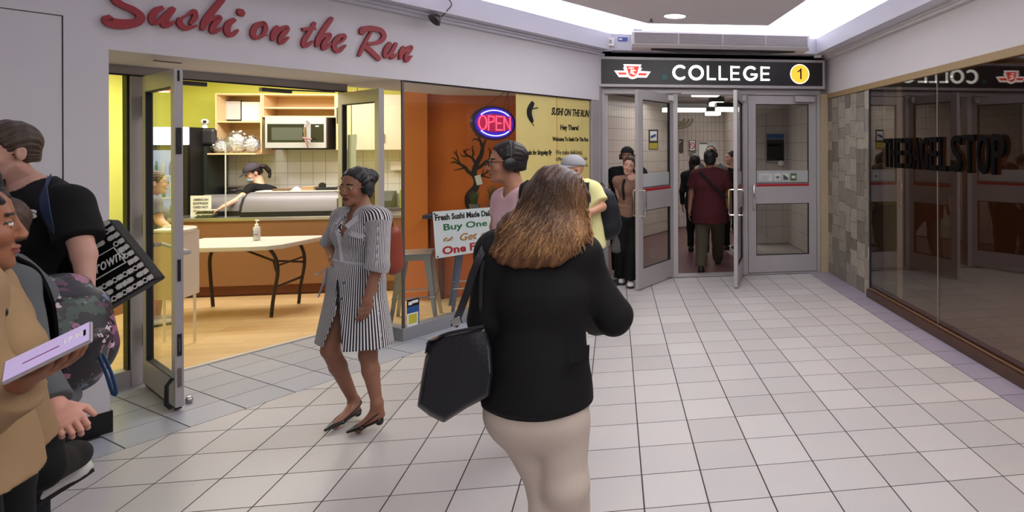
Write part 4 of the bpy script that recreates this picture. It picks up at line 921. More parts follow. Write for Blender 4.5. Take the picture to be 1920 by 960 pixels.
part('cabinet_door', MB().box(x1+.05, x2-.01, 8.612, 8.62, .2, zc2-.01), mat('cabinet_door_green', (42, 50, 44), .35), bc)
cxx = onY(384, 230, 8.7)[0]; cz = zc1
sc_ = thing('desk_camera', 'small white round camera standing on the black cabinet', 'camera', (cxx, 8.7, cz))
part('camera_base', MB().lathe([(.03, 0), (.028, .03), (.02, .04)], (cxx, 8.7, cz), 16), M_white, sc_, smooth=True); part('camera_head', blob((cxx, 8.7, cz+.075), (.042, .042, .042), amp=0), M_white, sc_, smooth=True)
part('camera_lens', MB().lathe([(.02, 0), (.018, .006)], (cxx+.02, 8.662, cz+.08), 14, (.4, -1, 0)), M_black, sc_)
# --- folding table with sanitizer
ft = thing('folding_table', 'white folding table with bent black legs standing in front of the counter', 'table', (-4.0, 7.1, 0))
ya, yb, xr = 6.72, 7.46, -3.16
P = [(-4.36, ya), (xr-.36, ya), (xr-.22, ya+.03), (xr-.12, ya+.12), (xr-.005, yb-.2), (xr+.02, yb-.1), (xr+.01, yb-.02), (xr-.04, yb), (-4.36, yb)]
part('table_top', MB().prism(P, .692, .738), mat('table_white', (200, 194, 184), .4), ft, bevel=.008)
M_leg = mat('leg_dark', (52, 42, 38), .4, metal=.4)
for y_ in (6.85, 7.4):
    part('leg', MB().tube(catmull([(-3.42, y_, .70), (-3.36, y_, .60), (-3.34, y_, .45), (-3.38, y_, .2), (-3.40, y_+.0, .012)]), .017, 8), M_leg, ft, smooth=True)
    part('leg', MB().tube(catmull([(-4.2, y_, .70), (-4.25, y_, .60), (-4.27, y_, .45), (-4.24, y_, .012)]), .017, 8), M_leg, ft, smooth=True)
part('cross_bar', MB().tube([(-3.37, 6.85, .3), (-3.37, 7.4, .3)], .014, 8).tube([(-3.345, 6.85, .52), (-3.345, 7.4, .52)], .01, 8), M_leg, ft, smooth=True)
part('diagonal_brace', MB().tube([(-3.9, 7.12, .70), (-3.5, 7.1, .53), (-3.35, 6.85, .46)], .012, 8).tube([(-3.5, 7.1, .53), (-3.35, 7.4, .46)], .012, 8), M_leg, ft, smooth=True)
bt_ = thing('sanitizer_bottle', 'clear pump bottle of hand sanitizer standing on the white table', 'bottle', (-3.69, 7.16, .743))
part('bottle_body', MB().lathe([(.030, 0), (.033, .01), (.033, .12), (.028, .135), (.013, .142)], (-3.69, 7.16, .743), 20), mat('clear_plastic', (206, 208, 206), .15), bt_, smooth=True)
part('bottle_label', MB().lathe([(.0335, .03), (.0335, .10)], (-3.69, 7.16, .743), 20), mat('label_pale', (190, 186, 186), .5), bt_, smooth=True)
part('label_marks', MB().box(-3.718, -3.708, 7.124, 7.127, .78, .86).box(-3.70, -3.664, 7.124, 7.127, .80, .806), M_alud, bt_)
part('pump_head', MB().lathe([(.016, .14), (.017, .165), (.006, .17), (.005, .195), (.013, .2), (.013, .21)], (-3.69, 7.16, .743), 14).tube([(-3.69, 7.16, .948), (-3.655, 7.14, .945)], .005, 6), M_white, bt_, smooth=True)
# --- white tray stand near the entrance
ws = thing('tray_stand', 'white tubular tray stand with a cream panel just inside the entrance', 'stand', (-3.9, 5.9, 0))
za = pt(355, 432, 5.35); zl = pt(262, 430, 5.35); zb3 = pt(352, 560, 5.35)
M_st = mat('stand_cream', (222, 214, 200), .5)
c1, c2 = pt(270, 434, 5.2), pt(330, 434, 5.2); vdep = Vector((-.03, .28, 0))
part('top_rail', MB().tube(catmull([c1, c2, c2+Vector((.04, .08, 0)), c2+vdep, c1+vdep]), .014, 8), M_st, ws, smooth=True)
part('tray_top', MB().prism([tuple(c1)[:2], tuple(c2)[:2], tuple(c2+vdep)[:2], tuple(c1+vdep)[:2]], c1.z-.012, c1.z-.002), M_st, ws)
p1, p2 = c2+Vector((.01, 0, -.02)), c2+vdep+Vector((.03, 0, -.02)); h_ = c2.z-pt(350, 558, 5.2).z
part('side_panel', MB().add([p1, p2, p2-UP*h_, p1-UP*h_, p1+Vector((.008, 0, 0)), p2+Vector((.008, 0, 0)), p2-UP*h_+Vector((.008, 0, 0)), p1-UP*h_+Vector((.008, 0, 0))], [(0, 1, 2, 3), (4, 7, 6, 5), (0, 4, 5, 1), (2, 6, 7, 3), (0, 3, 7, 4), (1, 5, 6, 2)]), M_st, ws)
part('front_panel', MB().obox((c1+c2)/2-UP*(h_/2+.02), (c2-c1), (c2-c1).cross(UP), UP, (c2-c1).length/2, .004, h_/2), mat('stand_tint', (206, 176, 160), .5), ws)
for p_ in (c1, c2, c1+vdep, c2+vdep): part('leg', MB().tube([p_, Vector((p_.x, p_.y, .012))], .011, 8), M_st, ws, smooth=True)
# --- pendant lamps
def pendant(px, py, zc, label):
    c_ = pt(px, py, zc); t = thing('pendant_lamp', label, 'pendant lamp', (c_.x, c_.y, c_.z))
    part('lamp_shade', MB().lathe([(.02, .085), (.06, .08), (.088, .03), (.09, -.03), (.085, -.03), (.08, .02), (.02, .07)], c_, 20), emat('shade_red', (230, 70, 48), .7), t, smooth=True)
    part('lamp_bulb', MB().lathe([(.06, -.028), (.05, -.035), (.01, -.037)], c_, 16), emat('bulb_glow', (255, 214, 170), 4), t); part('cord', MB().tube([c_+UP*.08, Vector((c_.x, c_.y, 2.72))], .004, 5), M_black, t)
pendant(305, 166, 6.4, 'red pendant lamp seen above the left shop door')
pendant(670, 184, 7.4, 'red pendant lamp seen through the right shop door')
nl = thing('neon_tube', 'short violet neon tube high over the right shop door', 'neon light', tuple(pt(672, 160, 6.2)))
a = pt(664, 160, 6.2); b = pt(684, 158, 6.2); part('glowing_tube', MB().tube([a, b], .018, 10), emat('neon_violet', (150, 60, 255), 2), nl, smooth=True)
# --- display area: bar ledge, stools, plants
br_ = thing('bar_ledge', 'dark blue bar ledge against the orange wall', 'ledge', (-1.5, 7.3, .9))
part('ledge_top', MB().box(-2.05, -.95, 7.12, 7.447, .93, .97), mat('ledge_blue', (56, 62, 84), .4), br_, bevel=.004)
part('ledge_apron', MB().box(-2.04, -.95, 7.38, 7.447, .6, .93), mat('apron_dark', (120, 44, 24), .6), br_)
for x_ in (-1.95, -1.0): part('ledge_leg', MB().box(x_, x_+.05, 7.36, 7.42, 0.003, .93), mat('ledge_leg', (90, 40, 26), .6), br_)
M_gal = mat('galvanised', (176, 176, 172), .35, metal=.8, var=.15, scale=10); M_blu = mat('stool_blue', (92, 104, 132), .4, metal=.3)
def stool(x, y, rot, h, m, label):
    t = thing('bar_stool', label, 'stool', (x, y, 0), 'metal bar stools in the display window')
    Mr = Matrix.Translation((x, y, 0)) @ Matrix.Rotation(rot, 4, 'Z')
    sw, bw = .155, .215
    part('seat', MB().box(-sw, sw, -sw, sw, h-.018, h).xf(Mr), m, t, bevel=.014); part('seat_skirt', MB().box(-sw+.01, sw-.01, -sw+.01, sw-.01, h-.07, h-.018).xf(Mr), m, t)
    for sx in (-1, 1):
        for sy in (-1, 1):
            mb = MB(); a_ = Vector((sx*(sw-.012), sy*(sw-.012), h-.03)); b_ = Vector((sx*bw, sy*bw, .006))
            for (ux, uy, wd, wd2) in ((1, 0, .062, .03), (0, 1, .062, .03)):
                u_ = Vector((ux, uy, 0)); v_ = Vector((uy, ux, 0)); sg_ = -(sx if ux else sy)
                n0 = len(mb.v)
                mb.add([a_, a_+u_*sg_*wd, b_+u_*sg_*wd2, b_, a_+v_*.006*-(sy if ux else sx), a_+u_*sg_*wd+v_*.006*-(sy if ux else sx), b_+u_*sg_*wd2+v_*.006*-(sy if ux else sx), b_+v_*.006*-(sy if ux else sx)], [(0,1,2,3),(4,7,6,5),(0,4,5,1),(2,6,7,3),(1,5,6,2),(0,3,7,4)])
            part('leg', mb.xf(Mr), m, t)
    k_ = bw-.03; z = .26
    part('foot_rail', MB().tube([(-k_, -k_, z), (k_, -k_, z), (k_, k_, z), (-k_, k_, z), (-k_, -k_, z)], .009, 6).xf(Mr), M_chrome, t)
    return t
stool(-1.93, 6.52, .15, .68, M_gal, 'grey metal bar stool beside the window corner')
stool(-1.50, 6.92, .3, .68, M_blu, 'blue-grey metal bar stool half hidden behind the white promotion board')
t = thing('pedestal_stool', 'bar stool on a round dark pedestal base below the promotion board', 'stool', (-1.35, 7.0, 0))
px_ = pt(878, 548, 6.95); cxp, cyp = -1.12, 6.98
part('round_base', MB().lathe([(.19, 0), (.19, .012), (.05, .035), (.03, .05)], (cxp, cyp, .004), 28), mat('base_plum', (70, 42, 50), .3), t, smooth=True); part('pole', MB().tube([(cxp, cyp, .03), (cxp, cyp, .64)], .022, 12), M_chrome, t, smooth=True)
part('foot_ring', MB().tube([(cxp+.14*math.cos(a_), cyp+.14*math.sin(a_), .26) for a_ in np.linspace(0, 2*PI, 20, endpoint=False)], .01, 8, closed=True), M_chrome, t, smooth=True); part('seat', MB().lathe([(.16, .62), (.17, .65), (.16, .69)], (cxp, cyp, .0), 24), M_black, t, smooth=True)
def pot_plant(px, py, Y_, zb, h, label, spread=.06):
    x_ = onY(px, py, Y_)[0]; t = thing('potted_plant', label, 'plant', (x_, Y_, zb))
    part('plant_pot', MB().lathe([(.045, 0), (.06, .09), (.063, .1), (.055, .1)], (x_, Y_, zb+.001), 16), mat('pot_grey', (112, 108, 100), .7), t, smooth=True)
    lf = MB()
    for i in range(70):
        a_ = random.uniform(0, 6.28); e_ = random.uniform(.2, 1); tip = Vector((x_+spread*e_*math.cos(a_), Y_+spread*e_*math.sin(a_), zb+.1+h*random.uniform(.4, 1)))
        lf.tube([(x_+.02*math.cos(a_), Y_+.02*math.sin(a_), zb+.09), tip], [.004, .0015], 4)
    part('foliage', lf, mat('leaf_green', (70, 84, 38), .6), t, kind='stuff'); return t
pot_plant(890, 385, 7.25, .971, .15, 'small grassy plant in a grey pot on the bar ledge by the tree trunk')
pot_plant(926, 372, 7.25, .971, .22, 'wispy plant behind the man in the pink shirt', .08)
tg = thing('paper_tag', 'small white tag hanging on the painted tree trunk', 'tag', (-1.62, 7.43, 1.4)); a = onY(892, 329, 7.44); b = onY(903, 346, 7.44)
part('tag_card', MB().obox(((a[0]+b[0])/2, 7.44, (a[1]+b[1])/2), (1, 0, .25), (0, 1, 0), (-.25, 0, 1), .033, .002, .055), M_white, tg)
# things at the back right: dispenser, green box, knife stand
x_ = onY(748, 300, 9.0)[0]
simple('wall_dispenser', 'small white paper dispenser on the tiles seen past the door', 'dispenser', (x_, 9.0, 1.4), [('dispenser_case', MB().box(x_-.09, x_+.05, 8.95, 9.049, 1.40, 1.52), M_white)])
simple('green_container', 'olive green box on the back counter seen past the door', 'box', (-2.72, 8.9, .906), [('box_body', MB().box(-2.82, -2.62, 8.82, 9.02, .906, 1.14), mat('olive', (150, 156, 74), .6), dict(bevel=.005))])
simple('dark_machine', 'dark slanted machine beside the olive box on the counter', 'machine', (-3.0, 8.9, .906), [('machine_body', xprism([(8.82, .906), (8.82, 1.0), (8.93, 1.12), (9.02, 1.12), (9.02, .906)], -3.1, -2.92), mat('machine_grey', (66, 70, 66), .4))])

# ================================================================ STATION BEYOND THE DOORS
M_stw = mat('station_tile', (198, 186, 180), .28); M_stg = mat('station_grout', (120, 104, 92), .8)
def wall_line(name, a, b, z1=2.62, th=.1, label=None):
    a = Vector((*a, 0)); b = Vector((*b, 0)); d_ = (b-a).normalized(); n_ = Vector((d_.y, -d_.x, 0)); L_ = (b-a).length
    o = struct(name, MB().obox((a+b)/2-n_*(th/2)+UP*(z1/2), d_, n_, UP, L_/2, th/2, z1/2), M_stg)
    if label: tag(o, label)
    return o, a, d_, n_, L_
def tile_run(o, a, d_, n_, L_, tw, thh, z1=2.6, mm_=M_stw, single=False, z0=.02):
    mb = MB(); i = 0
    while i*tw < L_-.01:
        w_ = min(tw, L_-i*tw)
        j = 0
        while z0+j*thh < z1-.02:
            h_ = min(thh, z1-z0-j*thh); c_ = a+d_*(i*tw+w_/2)+UP*(z0+j*thh+h_/2)+n_*.002
            m1 = MB().obox(c_, d_, n_, UP, w_/2-.003, .004, h_/2-.003)
            if single: part('wall_tile', m1, mm_, o)
            else: mb.tri(m1)
            j += 1
        i += 1
    if not single: part('wall_tiles', mb, mm_, o, kind='stuff')
r1 = wall_line('wall_station_left', (-1.0, 9.3), (1.35, 13.1), label='cream tiled wall of the station passage, left'); tile_run(*r1, .085, .2)
r2 = wall_line('wall_station_end', (1.35, 13.1), (2.3, 13.1), label='cream tiled end wall of the station passage'); tile_run(*r2, .085, .2)
r3 = wall_line('wall_station_right', (2.3, 13.1), (2.3, 10.55)); tile_run(*r3, .17, .2)
r4 = wall_line('wall_station_booth', (2.3, 10.55), (2.98, 10.55), label='cream tiled wall behind the closed right door'); tile_run(*r4, .29, .29, single=True)
r5 = wall_line('wall_station_side', (2.98, 10.6), (2.98, 8.3)); tile_run(*r5, .29, .29, single=True)
struct('floor_booth', MB().box(1.78, 2.98, 8.5, 10.55, .004, .012), mat('booth_floor', (170, 160, 154), .4))
struct('ceiling_station', MB().box(-1.2, 3.1, 8.3, 13.3, 2.62, 2.75), mat('station_ceiling', (150, 142, 146), .7))
struct('wall_station_near', MB().box(-1.1, -.2, 8.3, 8.4, 0, 2.7).box(-1.2, -1.1, 8.3, 9.3, 0, 2.7), M_stg)
def fixture(x, y, z, L_, rot, label, w_=.24, e=3.5):
    t = thing('ceiling_light', label, 'ceiling light', (x, y, z), 'strip lights in the station')
    Mr = Matrix.Translation((x, y, z)) @ Matrix.Rotation(rot, 4, 'Z')
    part('light_housing', MB().box(-L_/2, L_/2, -w_/2, w_/2, .02, .10).xf(Mr), M_dark, t); part('light_diffuser', MB().box(-L_/2+.01, L_/2-.01, -w_/2+.01, w_/2-.01, -.05, .02).xf(Mr), emat('diffuser_glow', (255, 252, 236), e), t, bevel=.01)
fixture(1.28, 11.6, 2.40, .82, 0, 'dark-topped strip light hanging over the left part of the passage')
fixture(1.45, 10.0, 2.56, .45, 0, 'shallow strip light at the ceiling just past the middle door', e=2)
fixture(1.95, 12.4, 2.38, .3, 0, 'brightest square light at the end of the passage', .3, 6)
fixture(1.86, 11.4, 2.50, .25, 0, 'small square ceiling light just above the brightest one', .3, 5)
fixture(1.98, 10.7, 2.36, .5, 0, 'strip light at the right of the passage, half hidden by the open door')
pp_ = MB()
for r_ in (.08, .14, .2): pp_.tube([(1.28+r_*1.3*math.cos(a_), 12.4, 2.26-r_*.9*math.sin(a_)) for a_ in np.linspace(0, PI*.9, 10)], .022, 6)
t = thing('ceiling_pipes', 'bundle of curved dark pipes hanging under the station ceiling', 'pipes', (1.3, 12.4, 2.3)); part('curved_pipe', pp_, mat('pipe_olive', (110, 100, 76), .6), t, smooth=True)
def plate(name, label, cat, px0, px1, py0, py1, Y_, m, inner=()):
    x0, z1 = onY(px0, py0, Y_); x1, z0 = onY(px1, py1, Y_); t = thing(name, label, cat, (x0, Y_, z0)); part('sign_plate', MB().box(x0, x1, Y_-.012, Y_, z0, z1), m, t)
    for nm, f, mm_ in inner:
        part(nm, MB().box(x0+(x1-x0)*f[0], x0+(x1-x0)*f[1], Y_-.017, Y_-.012, z0+(z1-z0)*f[2], z0+(z1-z0)*f[3]), mm_, t)
    return t, x0, x1, z0, z1
M_sd = mat('sign_dark_grey', (52, 48, 52), .5); M_yl = mat('sign_yellow', (196, 176, 52), .5)
Yl = 11.35
t, x0, x1, z0, z1 = plate('station_notice', 'dark framed notice with a blue picture over a yellow panel on the left tiled wall', 'notice', 1216, 1234, 243, 281, Yl, M_sd, [('white_panel', (.15, .85, .45, .92), M_white), ('yellow_panel', (.06, .94, .04, .34), M_yl)])
part('blue_hand', MB().obox(((x0+x1)/2, Yl-.019, z0+(z1-z0)*.68), (1, 0, .5), (0, 1, 0), (-.5, 0, 1), .05, .003, .022), mat('blue_print', (52, 80, 150), .5), t)
plate('dark_plaque', 'dark plaque with faint white lines on the end wall', 'notice', 1264, 1281, 261, 286, 13.07, mat('plaque', (64, 56, 54), .5), [('white_line', (.1, .8, .78, .84), M_white), ('white_line', (.1, .6, .64, .69), M_white)])
t, x0, x1, z0, z1 = plate('no_smoking_sign', 'white no-smoking sign in a dark frame on the end wall', 'sign', 1292, 1304, 263, 283, 13.07, M_sd, [('white_panel', (.1, .9, .06, .95), M_white)])
rg = MB().tube([((x0+x1)/2+.05*math.cos(a_), 13.048, (z0+z1)/2+.065*math.sin(a_)) for a_ in np.linspace(0, 2*PI, 18, endpoint=False)], .008, 6, closed=True).tube([((x0+x1)/2-.035, 13.048, (z0+z1)/2+.045), ((x0+x1)/2+.035, 13.048, (z0+z1)/2-.045)], .007, 6)
part('prohibition_ring', rg, mat('ring_red', (180, 50, 60), .5), t)
plate('small_grey_notice', 'small grey notice below the no-smoking sign', 'notice', 1292, 1304, 284, 292, 13.07, mat('plate_grey', (110, 108, 104), .5))
plate('wall_map', 'pale map board behind the headphone wearer in the passage', 'notice', 1310, 1343, 267, 300, 13.07, mat('map_pale', (190, 190, 196), .4), [('map_header', (.05, .5, .92, .97), M_sd), ('map_sheet', (.03, .45, .05, .88), M_white)])
t, x0, x1, z0, z1 = plate('help_screen', 'black help panel with a blue band in a silver frame behind the right door', 'screen', 1435, 1472, 249, 304, 10.52, M_steel, [('black_screen', (.06, .94, .05, .78), M_black), ('blue_band', (.06, .94, .8, .96), mat('band_blue', (44, 84, 140), .5)), ('screen_lines', (.12, .75, .55, .6), MATS['plate_grey']), ('screen_mark', (.55, .9, .09, .13), M_white)])
part('round_button', MB().lathe([(.05, 0), (.045, .03), (.02, .04)], (x0+(x1-x0)*.75, 10.5, z0-.02), 18, (0, -1, 0)), M_white, t, smooth=True)
# ================================================================ PEOPLE: implicit-surface bodies and clothes
f32 = np.float32
def V3(*a): return np.array(a, float) if len(a) == 3 else np.array(a[0], float)
def nrm(v): v = np.array(v, float); return v/np.linalg.norm(v)
class Field:
    def __init__(s): s.p = []; s.disp = None
    def cap(s, a, b, ra, rb=None, w=None, k=.02, fa=False, fb=False, op='u'):
        """tapered capsule; radii are numbers or (half width along w, half depth); fa/fb cut the ends flat"""
        rb = ra if rb is None else rb
        A_ = ra if isinstance(ra, (tuple, list)) else (ra, ra); B_ = rb if isinstance(rb, (tuple, list)) else (rb, rb)
        a, b = V3(a), V3(b)
        if np.linalg.norm(b-a) < 1e-5: b = b+np.array([0, 0, 1e-4])
        s.p.append(('c', op, k, a, b, A_, B_, nrm(w) if w is not None else np.array([1., 0, 0]), fa, fb)); return s
    def chain(s, pts, rs, k=.02, w=None, op='u', fb=False, fa=False):
        for i in range(len(pts)-1): s.cap(pts[i], pts[i+1], rs[i], rs[i+1], w, k, fa and i == 0, fb and i == len(pts)-2, op)
        return s
    def ell(s, c, r, ax=None, k=.02, op='u'):
        s.p.append(('e', op, k, V3(c), np.array(r, float), np.eye(3) if ax is None else np.array(ax, float))); return s
    def cut(s, c, n): s.p.append(('p', 'x', 0, V3(c), nrm(n))); return s
    def bounds(s):
        lo = np.full(3, 1e9); hi = -lo
        for p in s.p:
            if p[1] != 'u': continue
            if p[0] == 'c': r = max(*p[5], *p[6])+.01; l, h = np.minimum(p[3], p[4])-r, np.maximum(p[3], p[4])+r
            else: r = max(p[4])+.01; l, h = p[3]-r, p[3]+r
            lo = np.minimum(lo, l); hi = np.maximum(hi, h)
        return lo, hi
    def grid(s, lo, hi, h):
        n = np.ceil((hi-lo)/h).astype(int)+1
        X = [(lo[i]+h*np.arange(n[i])).astype(f32) for i in range(3)]
        D = np.full(n, .25, f32)
        for p in s.p:
            if p[0] == 'p':
                d = (X[0]-f32(p[3][0]))[:, None, None]*f32(p[4][0])+(X[1]-f32(p[3][1]))[None, :, None]*f32(p[4][1])+(X[2]-f32(p[3][2]))[None, None, :]*f32(p[4][2])
                np.maximum(D, d, out=D); continue
            k = p[2]
            if p[0] == 'c': r = max(*p[5], *p[6])+k+2.5*h; l, hh = np.minimum(p[3], p[4])-r, np.maximum(p[3], p[4])+r
            else: r = max(p[4])+k+2.5*h; l, hh = p[3]-r, p[3]+r
            i0 = np.clip(((l-lo)/h).astype(int), 0, n); i1 = np.clip(((hh-lo)/h).astype(int)+2, 0, n)
            if np.any(i1-i0 < 1): continue
            sl = tuple(slice(i0[i], i1[i]) for i in range(3))
            x = X[0][sl[0]][:, None, None]; y = X[1][sl[1]][None, :, None]; z = X[2][sl[2]][None, None, :]
            if p[0] == 'c':
                a, b, A_, B_, w = p[3], p[4], p[5], p[6], p[7]; ab = b-a; L2 = ab@ab
                rx, ry, rz = x-f32(a[0]), y-f32(a[1]), z-f32(a[2])
                tt = (rx*f32(ab[0])+ry*f32(ab[1])+rz*f32(ab[2]))/f32(L2); t = np.clip(tt, 0, 1)
                qx, qy, qz = rx-t*f32(ab[0]), ry-t*f32(ab[1]), rz-t*f32(ab[2])
                if A_[0] == A_[1] and B_[0] == B_[1]: d = np.sqrt(qx*qx+qy*qy+qz*qz)-(f32(A_[0])+t*f32(B_[0]-A_[0]))
                else:
                    l_ = qx*f32(w[0])+qy*f32(w[1])+qz*f32(w[2]); m2 = np.maximum(qx*qx+qy*qy+qz*qz-l_*l_, 0)
                    W = f32(A_[0])+t*f32(B_[0]-A_[0]); Dp = f32(A_[1])+t*f32(B_[1]-A_[1])
                    q = np.sqrt(l_*l_/(W*W)+m2/(Dp*Dp)); d = (q-1)*np.minimum(W, Dp)
                L_ = f32(math.sqrt(L2))
                if p[8]: d = np.maximum(d, -tt*L_)
                if p[9]: d = np.maximum(d, (tt-1)*L_)
            else:
                c, r_, ax = p[3], p[4], p[5]; rx, ry, rz = x-f32(c[0]), y-f32(c[1]), z-f32(c[2]); k0 = 0; k1 = 0
                for i in range(3):
                    u = rx*f32(ax[i][0])+ry*f32(ax[i][1])+rz*f32(ax[i][2]); k0 = k0+(u/f32(r_[i]))**2; k1 = k1+(u/f32(r_[i]**2))**2
                k0 = np.sqrt(k0); d = k0*(k0-1)/(np.sqrt(k1)+1e-6)
            S_ = D[sl]
            if p[1] == 'u':
                if k > 0: hh_ = np.clip(.5+.5*(S_-d)/f32(k), 0, 1); D[sl] = S_*(1-hh_)+d*hh_-f32(k)*hh_*(1-hh_)
                else: D[sl] = np.minimum(S_, d)
            else:
                if k > 0: hh_ = np.clip(.5+.5*(-S_-d)/f32(k), 0, 1); D[sl] = -((-S_)*(1-hh_)+d*hh_-f32(k)*hh_*(1-hh_))
                else: D[sl] = np.maximum(S_, -d)
        if s.disp is not None:
            m = np.abs(D) < .05; ii = np.nonzero(m)
            P_ = np.stack([X[0][ii[0]], X[1][ii[1]], X[2][ii[2]]], 1); D[m] += s.disp(P_).astype(f32)
        return D, lo
    def mesh(s, h, bnd=None):
        lo, hi = s.bounds()
        if bnd is not None: lo, hi = np.maximum(lo, bnd[0]), np.minimum(hi, bnd[1])
        else: lo, hi = lo-2*h, hi+2*h
        if np.any(hi-lo < h*2): return np.zeros((0, 3)), np.zeros((0, 4), int)
        D, o = s.grid(lo, hi, h); return surfnets(D, o, h)
def surfnets(D, o, h):
    S_ = D < 0; n = np.array(D.shape); cn = n-1; nc = int(np.prod(cn)); P_ = []; C_ = []; Q_ = []
    def cid(i, j, k): return (i*cn[1]+j)*cn[2]+k
    for ax in range(3):
        s0 = [slice(None)]*3; s1 = [slice(None)]*3; s0[ax] = slice(0, -1); s1[ax] = slice(1, None)
        A_ = S_[tuple(s0)]; B_ = S_[tuple(s1)]; idx = np.array(np.nonzero(A_ != B_)); b, c = [(1, 2), (2, 0), (0, 1)][ax]
        ok = (idx[b] >= 1) & (idx[b] < n[b]-1) & (idx[c] >= 1) & (idx[c] < n[c]-1); idx = idx[:, ok]
        if idx.shape[1] == 0: continue
        i2 = idx.copy(); i2[ax] += 1; d0 = D[tuple(idx)]; d1 = D[tuple(i2)]; t = d0/(d0-d1)
        pos = idx.astype(float).copy(); pos[ax] += t; cells = []
        for db, dc in ((-1, -1), (0, -1), (0, 0), (-1, 0)):
            q = idx.copy(); q[b] += db; q[c] += dc; ci = cid(*q); cells.append(ci); P_.append(pos.T); C_.append(ci)
        q = np.stack(cells, 1); flip = ~S_[tuple(idx)]; q[flip] = q[flip][:, ::-1]; Q_.append(q)
    if not Q_: return np.zeros((0, 3)), np.zeros((0, 4), int)
    P_ = np.concatenate(P_); C_ = np.concatenate(C_); Q_ = np.concatenate(Q_)
    u, inv = np.unique(C_, return_inverse=True); cnt = np.bincount(inv)
    v = np.stack([np.bincount(inv, P_[:, i])/cnt for i in range(3)], 1)*h+o
    return v, np.searchsorted(u, Q_)
def mesh_obj(name, v, q, m, parent, cols=None, uvf=None, label=None, solid=None):
    off = np.array(ORG[parent.name]) if parent is not None else np.zeros(3)
    me = bpy.data.meshes.new(name); me.vertices.add(len(v)); me.vertices.foreach_set('co', (v-off).astype(f32).ravel())
    me.loops.add(len(q)*4); me.loops.foreach_set('vertex_index', q.astype(np.int32).ravel())
    me.polygons.add(len(q)); me.polygons.foreach_set('loop_start', np.arange(0, len(q)*4, 4, dtype=np.int32)); me.polygons.foreach_set('loop_total', np.full(len(q), 4, np.int32))
    me.polygons.foreach_set('use_smooth', np.ones(len(q), bool)); me.update(calc_edges=True); me.validate()
    if cols is not None:
        a = me.color_attributes.new('Col', 'FLOAT_COLOR', 'POINT'); a.data.foreach_set('color', np.concatenate([cols, np.ones((len(v), 1))], 1).astype(f32).ravel())
    if uvf is not None:
        a = me.attributes.new('band', 'FLOAT', 'POINT'); a.data.foreach_set('value', uvf.astype(f32))
    me.materials.append(m); o = bpy.data.objects.new(name, me); COL.objects.link(o)
    if parent is not None: o.parent = parent; ORG[o.name] = Vector(off)
    if label: o['label'] = label
    return o
def fmesh(F, h, patches=()):
    """coarse mesh plus finer patches [(centre, radius, res)], joined into one vertex list"""
    v, q = F.mesh(h); 
    if not patches: return v, q
    V_ = [v]; drop = np.zeros(len(v), bool)
    for c, r, hr in patches:
        lo, hi = np.array(c)-r, np.array(c)+r; drop |= np.all((v > lo+h*1.3) & (v < hi-h*1.3), 1)
    q = q[~np.any(drop[q], 1)] if len(q) else q; Q_ = [q]; n = len(v)
    for c, r, hr in patches:
        pv, pq = F.mesh(hr, (np.array(c)-r, np.array(c)+r)); V_.append(pv); Q_.append(pq+n); n += len(pv)
    v = np.concatenate(V_); q = np.concatenate(Q_); used = np.unique(q); mp = np.full(len(v), -1); mp[used] = np.arange(len(used)); return v[used], mp[q]
def folds(amp, freq=22, seed=0, stretch=(1, 1, .45)):
    rg = np.random.RandomState(seed); K = rg.randn(5, 3)*np.array(stretch); K /= np.linalg.norm(K, axis=1)[:, None]; K *= freq*rg.uniform(.6, 1.5, (5, 1)); ph = rg.uniform(0, 6, 5); W_ = rg.randn(3)*6
    def f(P_):
        wv = np.sin(P_@W_)*1.5; o = 0
        for i in range(5): o = o+np.sin(P_@K[i]+ph[i]+wv)
        return o*(amp/3)
    return f
# materials for people
def cloth(name, col, rough=.85, bump=.25, bs=300, var=.05): return mat(name, col, rough, var=var, scale=14, bump=bump, bscale=bs, spec=.25)
M_skin = mat('skin', (180, 130, 110), .5, attr='Col', spec=.35)
M_hairc = mat('hair', (40, 30, 26), .45, attr='Col', spec=.4, bump=.6, bscale=160)
def L3(c): return np.array(S3(*c)[:3])
def axes(facing, pitch=0, roll=0):
    """facing: degrees, 0 = away from the camera, 90 = towards the right, 180 = towards the camera, 270 = left; pitch>0 looks down"""
    a = math.radians(facing); f = np.array(FW)*math.cos(a)+np.array(RT)*math.sin(a); r = np.array(RT)*math.cos(a)-np.array(FW)*math.sin(a); u = np.array([0, 0, 1.])
    p = math.radians(pitch); f, u = f*math.cos(p)-u*math.sin(p), u*math.cos(p)+f*math.sin(p)
    t = math.radians(roll); r, u = r*math.cos(t)+u*math.sin(t), u*math.cos(t)-r*math.sin(t)
    return r, f, u
